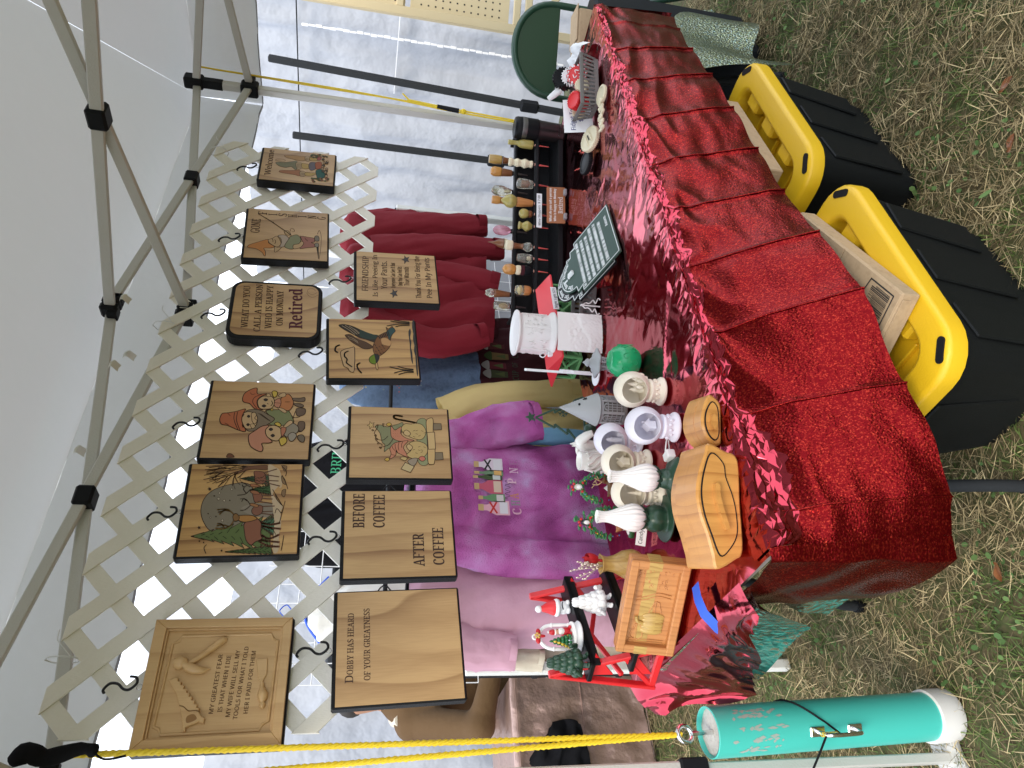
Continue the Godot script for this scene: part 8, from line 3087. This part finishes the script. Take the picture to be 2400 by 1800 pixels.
	s.lathe([Vector2(0.0, 0.0), Vector2(0.036, 0.0), Vector2(0.038, 0.004), Vector2(0.034, 0.007), Vector2(0.033, 0.015), Vector2(0.036, 0.017), Vector2(0.036, 0.021), Vector2(0.0, 0.022)], 36)
	put("round_base", s, M.paper, t)
	s = Shape.new()
	s.tube(curve([Vector3(-0.029, 0.02, 0), Vector3(-0.029, 0.07, 0), Vector3(-0.020, 0.092, 0), Vector3(0, 0.102, 0), Vector3(0.020, 0.092, 0), Vector3(0.029, 0.07, 0), Vector3(0.029, 0.02, 0)], 6), 0.0042, 10)
	for x in [-0.029, 0.029]:
		for y in [0.068, 0.026]:
			s.lathe([Vector2(0.0, 0.0), Vector2(0.0, 0.0)], 4)
			s.blob(Vector3(x, y, 0), Vector3(0.006, 0.003, 0.006), 10, 6)
	var lp := []
	for i in 13:
		lp.append(Vector3(0.006 * cos(TAU * i / 12.0), 0.112 + 0.006 * sin(TAU * i / 12.0), 0))
	s.tube(lp, 0.002, 6, false)
	put("arch", s, M.paper, t)
	s = Shape.new()
	s.col = Color(0.50, 0.015, 0.02)
	s.blob(Vector3(-0.010, 0.106, 0.006), Vector3(0.009, 0.006, 0.004), 10, 6)
	s.blob(Vector3(0.010, 0.104, 0.006), Vector3(0.009, 0.006, 0.004), 10, 6)
	s.blob(Vector3(0.0, 0.096, 0.007), Vector3(0.004, 0.009, 0.003), 10, 6)
	s.col = Color(0.65, 0.42, 0.10)
	for i in 5:
		s.blob(Vector3(cos(TAU * i / 5.0) * 0.005, 0.108 + sin(TAU * i / 5.0) * 0.005, 0.011), Vector3(0.003, 0.003, 0.002), 6, 5)
	put("bow_and_star", s, M.painted, t)
	s = Shape.new()
	s.col = Color(0.50, 0.015, 0.02)
	s.blob(Vector3(0.012, 0.034, 0.0), Vector3(0.012, 0.014, 0.011), 12, 8)
	s.lathe([Vector2(0.0, 0.0), Vector2(0.0, 0.0)], 4)
	s.blob(Vector3(0.012, 0.066, -0.001), Vector3(0.007, 0.010, 0.007), 12, 8)
	s.blob(Vector3(0.004, 0.025, 0.010), Vector3(0.005, 0.004, 0.009), 10, 6)
	s.blob(Vector3(0.020, 0.025, 0.010), Vector3(0.005, 0.004, 0.009), 10, 6)
	s.col = Color(0.50, 0.27, 0.18)
	s.blob(Vector3(0.012, 0.053, 0.003), Vector3(0.007, 0.008, 0.007), 12, 8)
	s.col = Color(0.78, 0.77, 0.74)
	s.blob(Vector3(0.012, 0.046, 0.006), Vector3(0.008, 0.010, 0.006), 12, 8)
	s.blob(Vector3(0.012, 0.060, 0.0), Vector3(0.008, 0.003, 0.008), 12, 6)
	s.blob(Vector3(0.012, 0.077, -0.001), Vector3(0.003, 0.003, 0.003), 8, 6)
	s.col = Color(0.02, 0.012, 0.01)
	for x in [0.009, 0.015]:
		s.blob(Vector3(x, 0.0555, 0.0095), Vector3(0.0010, 0.0010, 0.0008), 6, 5)
	put("seated_santa", s, M.painted, t)
	s = Shape.new()
	for k in 5:
		for i in 9:
			var a := TAU * (i + 0.5 * k) / 9.0
			var r := 0.013 * (1.0 - k * 0.19)
			s.col = Color(0.012, 0.13, 0.04) if (i + k) % 5 else Color(0.60, 0.42, 0.04)
			s.blob(Vector3(-0.014 + cos(a) * r, 0.030 + k * 0.009, 0.010 + sin(a) * r), Vector3(0.0045, 0.0045, 0.0045), 7, 5)
	s.blob(Vector3(-0.014, 0.074, 0.010), Vector3(0.003, 0.006, 0.003), 7, 5)
	put("little_tree", s, M.painted, t)


# ---- weight and ropes --------------------------------------------------------------------------------------------

func rope_between(a: Vector3, b: Vector3, r: float, twist := true) -> Shape:
	var s := Shape.new()
	var n := int(a.distance_to(b) / (0.012 if twist else 0.1)) + 2
	var dir := (b - a).normalized()
	var side := dir.cross(Vector3.BACK).normalized()
	var up := side.cross(dir)
	var strands := 3 if twist else 1
	for k in strands:
		var p := []
		for i in n:
			var v := float(i) / (n - 1)
			var ang := v * a.distance_to(b) / 0.045 * TAU + TAU * k / strands
			p.append(a.lerp(b, v) + (side * cos(ang) + up * sin(ang)) * r * 0.55)
		s.tube(p, r * 0.62 if twist else r, 6, true)
	return s


func weight_and_ropes() -> void:
	var s: Shape
	var foot := Vector3(-0.148, 0, -0.575)
	var t := thing("tent_weight", "turquoise pipe weight filled with concrete, white cap at its foot, beside the tent leg", "tent weight", foot)
	t.rotation = Vector3(0.0, 0.0, 0.035)
	s = Shape.new()
	s.lathe([Vector2(0.0565, 0.02), Vector2(0.0565, 0.662), Vector2(0.0560, 0.664), Vector2(0.0525, 0.664), Vector2(0.0525, 0.640)], 48)
	put("painted_pipe", s, M.turquoise, t)
	s = Shape.new()
	s.lathe([Vector2(0.0, 0.0), Vector2(0.060, 0.0), Vector2(0.063, 0.004), Vector2(0.063, 0.066), Vector2(0.0615, 0.069), Vector2(0.056, 0.069)], 48)
	put("end_cap", s, M.pvc_white, t)
	s = Shape.new()
	var rows := []
	rng.seed = 3
	for j in 8:
		var row := PackedVector3Array()
		for i in 24:
			var a := -TAU * i / 24.0
			var r := 0.0526 * (1.0 - j / 7.0)
			row.append(Vector3(cos(a) * r, 0.652 + rng.randf_range(-0.0015, 0.0015), sin(a) * r))
		rows.append(row)
	s.grid(rows, true)
	put("concrete_fill", s, M.concrete, t)
	s = Shape.new()
	s.tube([Vector3(0, 0.645, 0), Vector3(0, 0.705, 0)], 0.0055, 10)
	var lp := []
	for i in 15:
		lp.append(Vector3(0.018 * cos(TAU * i / 14.0), 0.722 + 0.019 * sin(TAU * i / 14.0), 0.004 * sin(TAU * i / 14.0)))
	s.tube(lp, 0.0052, 9, false)
	put("eye_bolt", s, M.chrome, t)
	s = Shape.new()
	var ha := 2.05
	var hp := []
	for q in [[0.0575, 0.315], [0.078, 0.318], [0.094, 0.33], [0.094, 0.40], [0.078, 0.412], [0.0575, 0.415]]:
		hp.append(Vector3(cos(ha) * q[0], q[1], sin(ha) * q[0]))
	s.tube(curve(hp, 4), 0.0048, 9)
	for y in [0.315, 0.415]:
		s.box(Vector3(cos(ha) * 0.0585, y, sin(ha) * 0.0585), Vector3(0.005, 0.038, 0.022), 0.002, Basis(UP, -ha))
	put("handle", s, M.chrome, t)
	s = Shape.new()
	var cord := []
	for i in 15:
		var a := lerpf(-0.8, ha - 0.25, i / 14.0)
		cord.append(Vector3(cos(a) * 0.0585, 0.47 - 0.085 * pow(i / 14.0, 2.5), sin(a) * 0.0585))
	cord.append(Vector3(cos(ha) * 0.088, 0.375, sin(ha) * 0.088))
	s.tube(curve(cord, 3), 0.0026, 7)
	s.tube(curve([Vector3(cos(ha) * 0.085, 0.41, sin(ha) * 0.085), Vector3(-0.09, 0.45, 0.06), Vector3(-0.16, 0.50, 0.02)], 5), 0.0026, 7)
	put("bungee_cord", s, M.black_plastic, t)
	s = Shape.new()
	for y in [0.392, 0.412]:
		var coil := []
		for i in 25:
			coil.append(Vector3(cos(ha) * 0.082 + 0.005 * cos(i * 1.3), y - 0.012 + i * 0.0009, sin(ha) * 0.082 + 0.005 * sin(i * 1.3)))
		s.tube(coil, 0.001, 4)
	put("brass_coil", s, M.yellow_rope, t)
	s = Shape.new()
	for i in 70:
		var a := rng.randf_range(0.4, 3.1)
		var y: float = [0.60, 0.57, 0.52, 0.55][i % 4] + rng.randfn(0.0, 0.018)
		a += rng.randfn(0.0, 0.05)
		var w := rng.randf_range(0.002, 0.005)
		var hgt := rng.randf_range(0.003, 0.014)
		a = [1.25, 1.75, 2.2, 2.6, 1.05][i % 5] + rng.randfn(0.0, 0.07)
		var c := Vector3(cos(a) * 0.0569, y, sin(a) * 0.0569)
		var tx := Vector3(-sin(a), 0, cos(a)) * w
		s.quad(c - tx - UP * hgt * 0.3, c - UP * hgt, c + tx + UP * hgt * 0.2, c + UP * hgt)
	put("scuff_mark", s, M.scuffed, t)
	# yellow ropes
	t = thing("yellow_rope", "thick twisted yellow rope, doubled, from the truss down to the turquoise weight", "rope", Vector3.ZERO)
	var eye := t.to_local(foot + Vector3(-0.026, 0.730, 0))
	s = rope_between(Vector3(-0.188, 2.02, -0.52), eye, 0.0062)
	put("rope_strand", s, M.yellow_rope, t)
	s = rope_between(Vector3(-0.245, 2.02, -0.52), eye, 0.0062)
	put("rope_strand", s, M.yellow_rope, t)
	s = Shape.new()
	s.tube(curve([Vector3(-0.200, 2.085, -0.50), Vector3(-0.188, 2.06, -0.49), Vector3(-0.196, 2.03, -0.50), Vector3(-0.182, 1.975, -0.50), Vector3(-0.190, 1.945, -0.49)], 4), [0.012, 0.014, 0.017, 0.019, 0.018, 0.017, 0.018, 0.017, 0.015, 0.016, 0.015, 0.013, 0.012, 0.010, 0.011, 0.013, 0.006], 10)
	s.tube(curve([Vector3(-0.190, 1.95, -0.49), Vector3(-0.205, 1.925, -0.485), Vector3(-0.20, 1.89, -0.485)], 4), 0.0022, 5)
	put("black_tape_wrap", s, M.black_cloth, t)
	t = thing("yellow_rope", "thin yellow cord tied down along the far tent leg with a black taped knot", "rope", Vector3.ZERO)
	s = Shape.new()
	s.tube(curve([Vector3(2.47, 2.27, -0.60), Vector3(2.42, 1.8, -0.585), Vector3(2.395, 1.35, -0.58), Vector3(2.36, 0.75, -0.585)], 8), 0.0038, 7)
	put("rope_strand", s, M.yellow_rope, t)
	s = Shape.new()
	s.tube(curve([Vector3(2.43, 2.20, -0.58), Vector3(2.40, 1.7, -0.57), Vector3(2.365, 1.38, -0.565), Vector3(2.35, 1.2, -0.57), Vector3(2.34, 0.75, -0.58)], 8), 0.0038, 7)
	s.tube(curve([Vector3(2.365, 1.38, -0.565), Vector3(2.41, 1.42, -0.555)], 3), 0.0036, 6)
	s.blob(Vector3(2.353, 1.155, -0.566), Vector3(0.012, 0.014, 0.012), 10, 7)
	s.tube([Vector3(2.37, 1.40, -0.562), Vector3(2.357, 1.24, -0.566)], 0.0085, 8)
	put("rope_strand", s, M.yellow_rope, t)
	s = Shape.new()
	s.tube([Vector3(2.360, 1.27, -0.565), Vector3(2.353, 1.175, -0.566)], 0.0105, 9)
	put("black_tape_wrap", s, M.black_plastic, t)
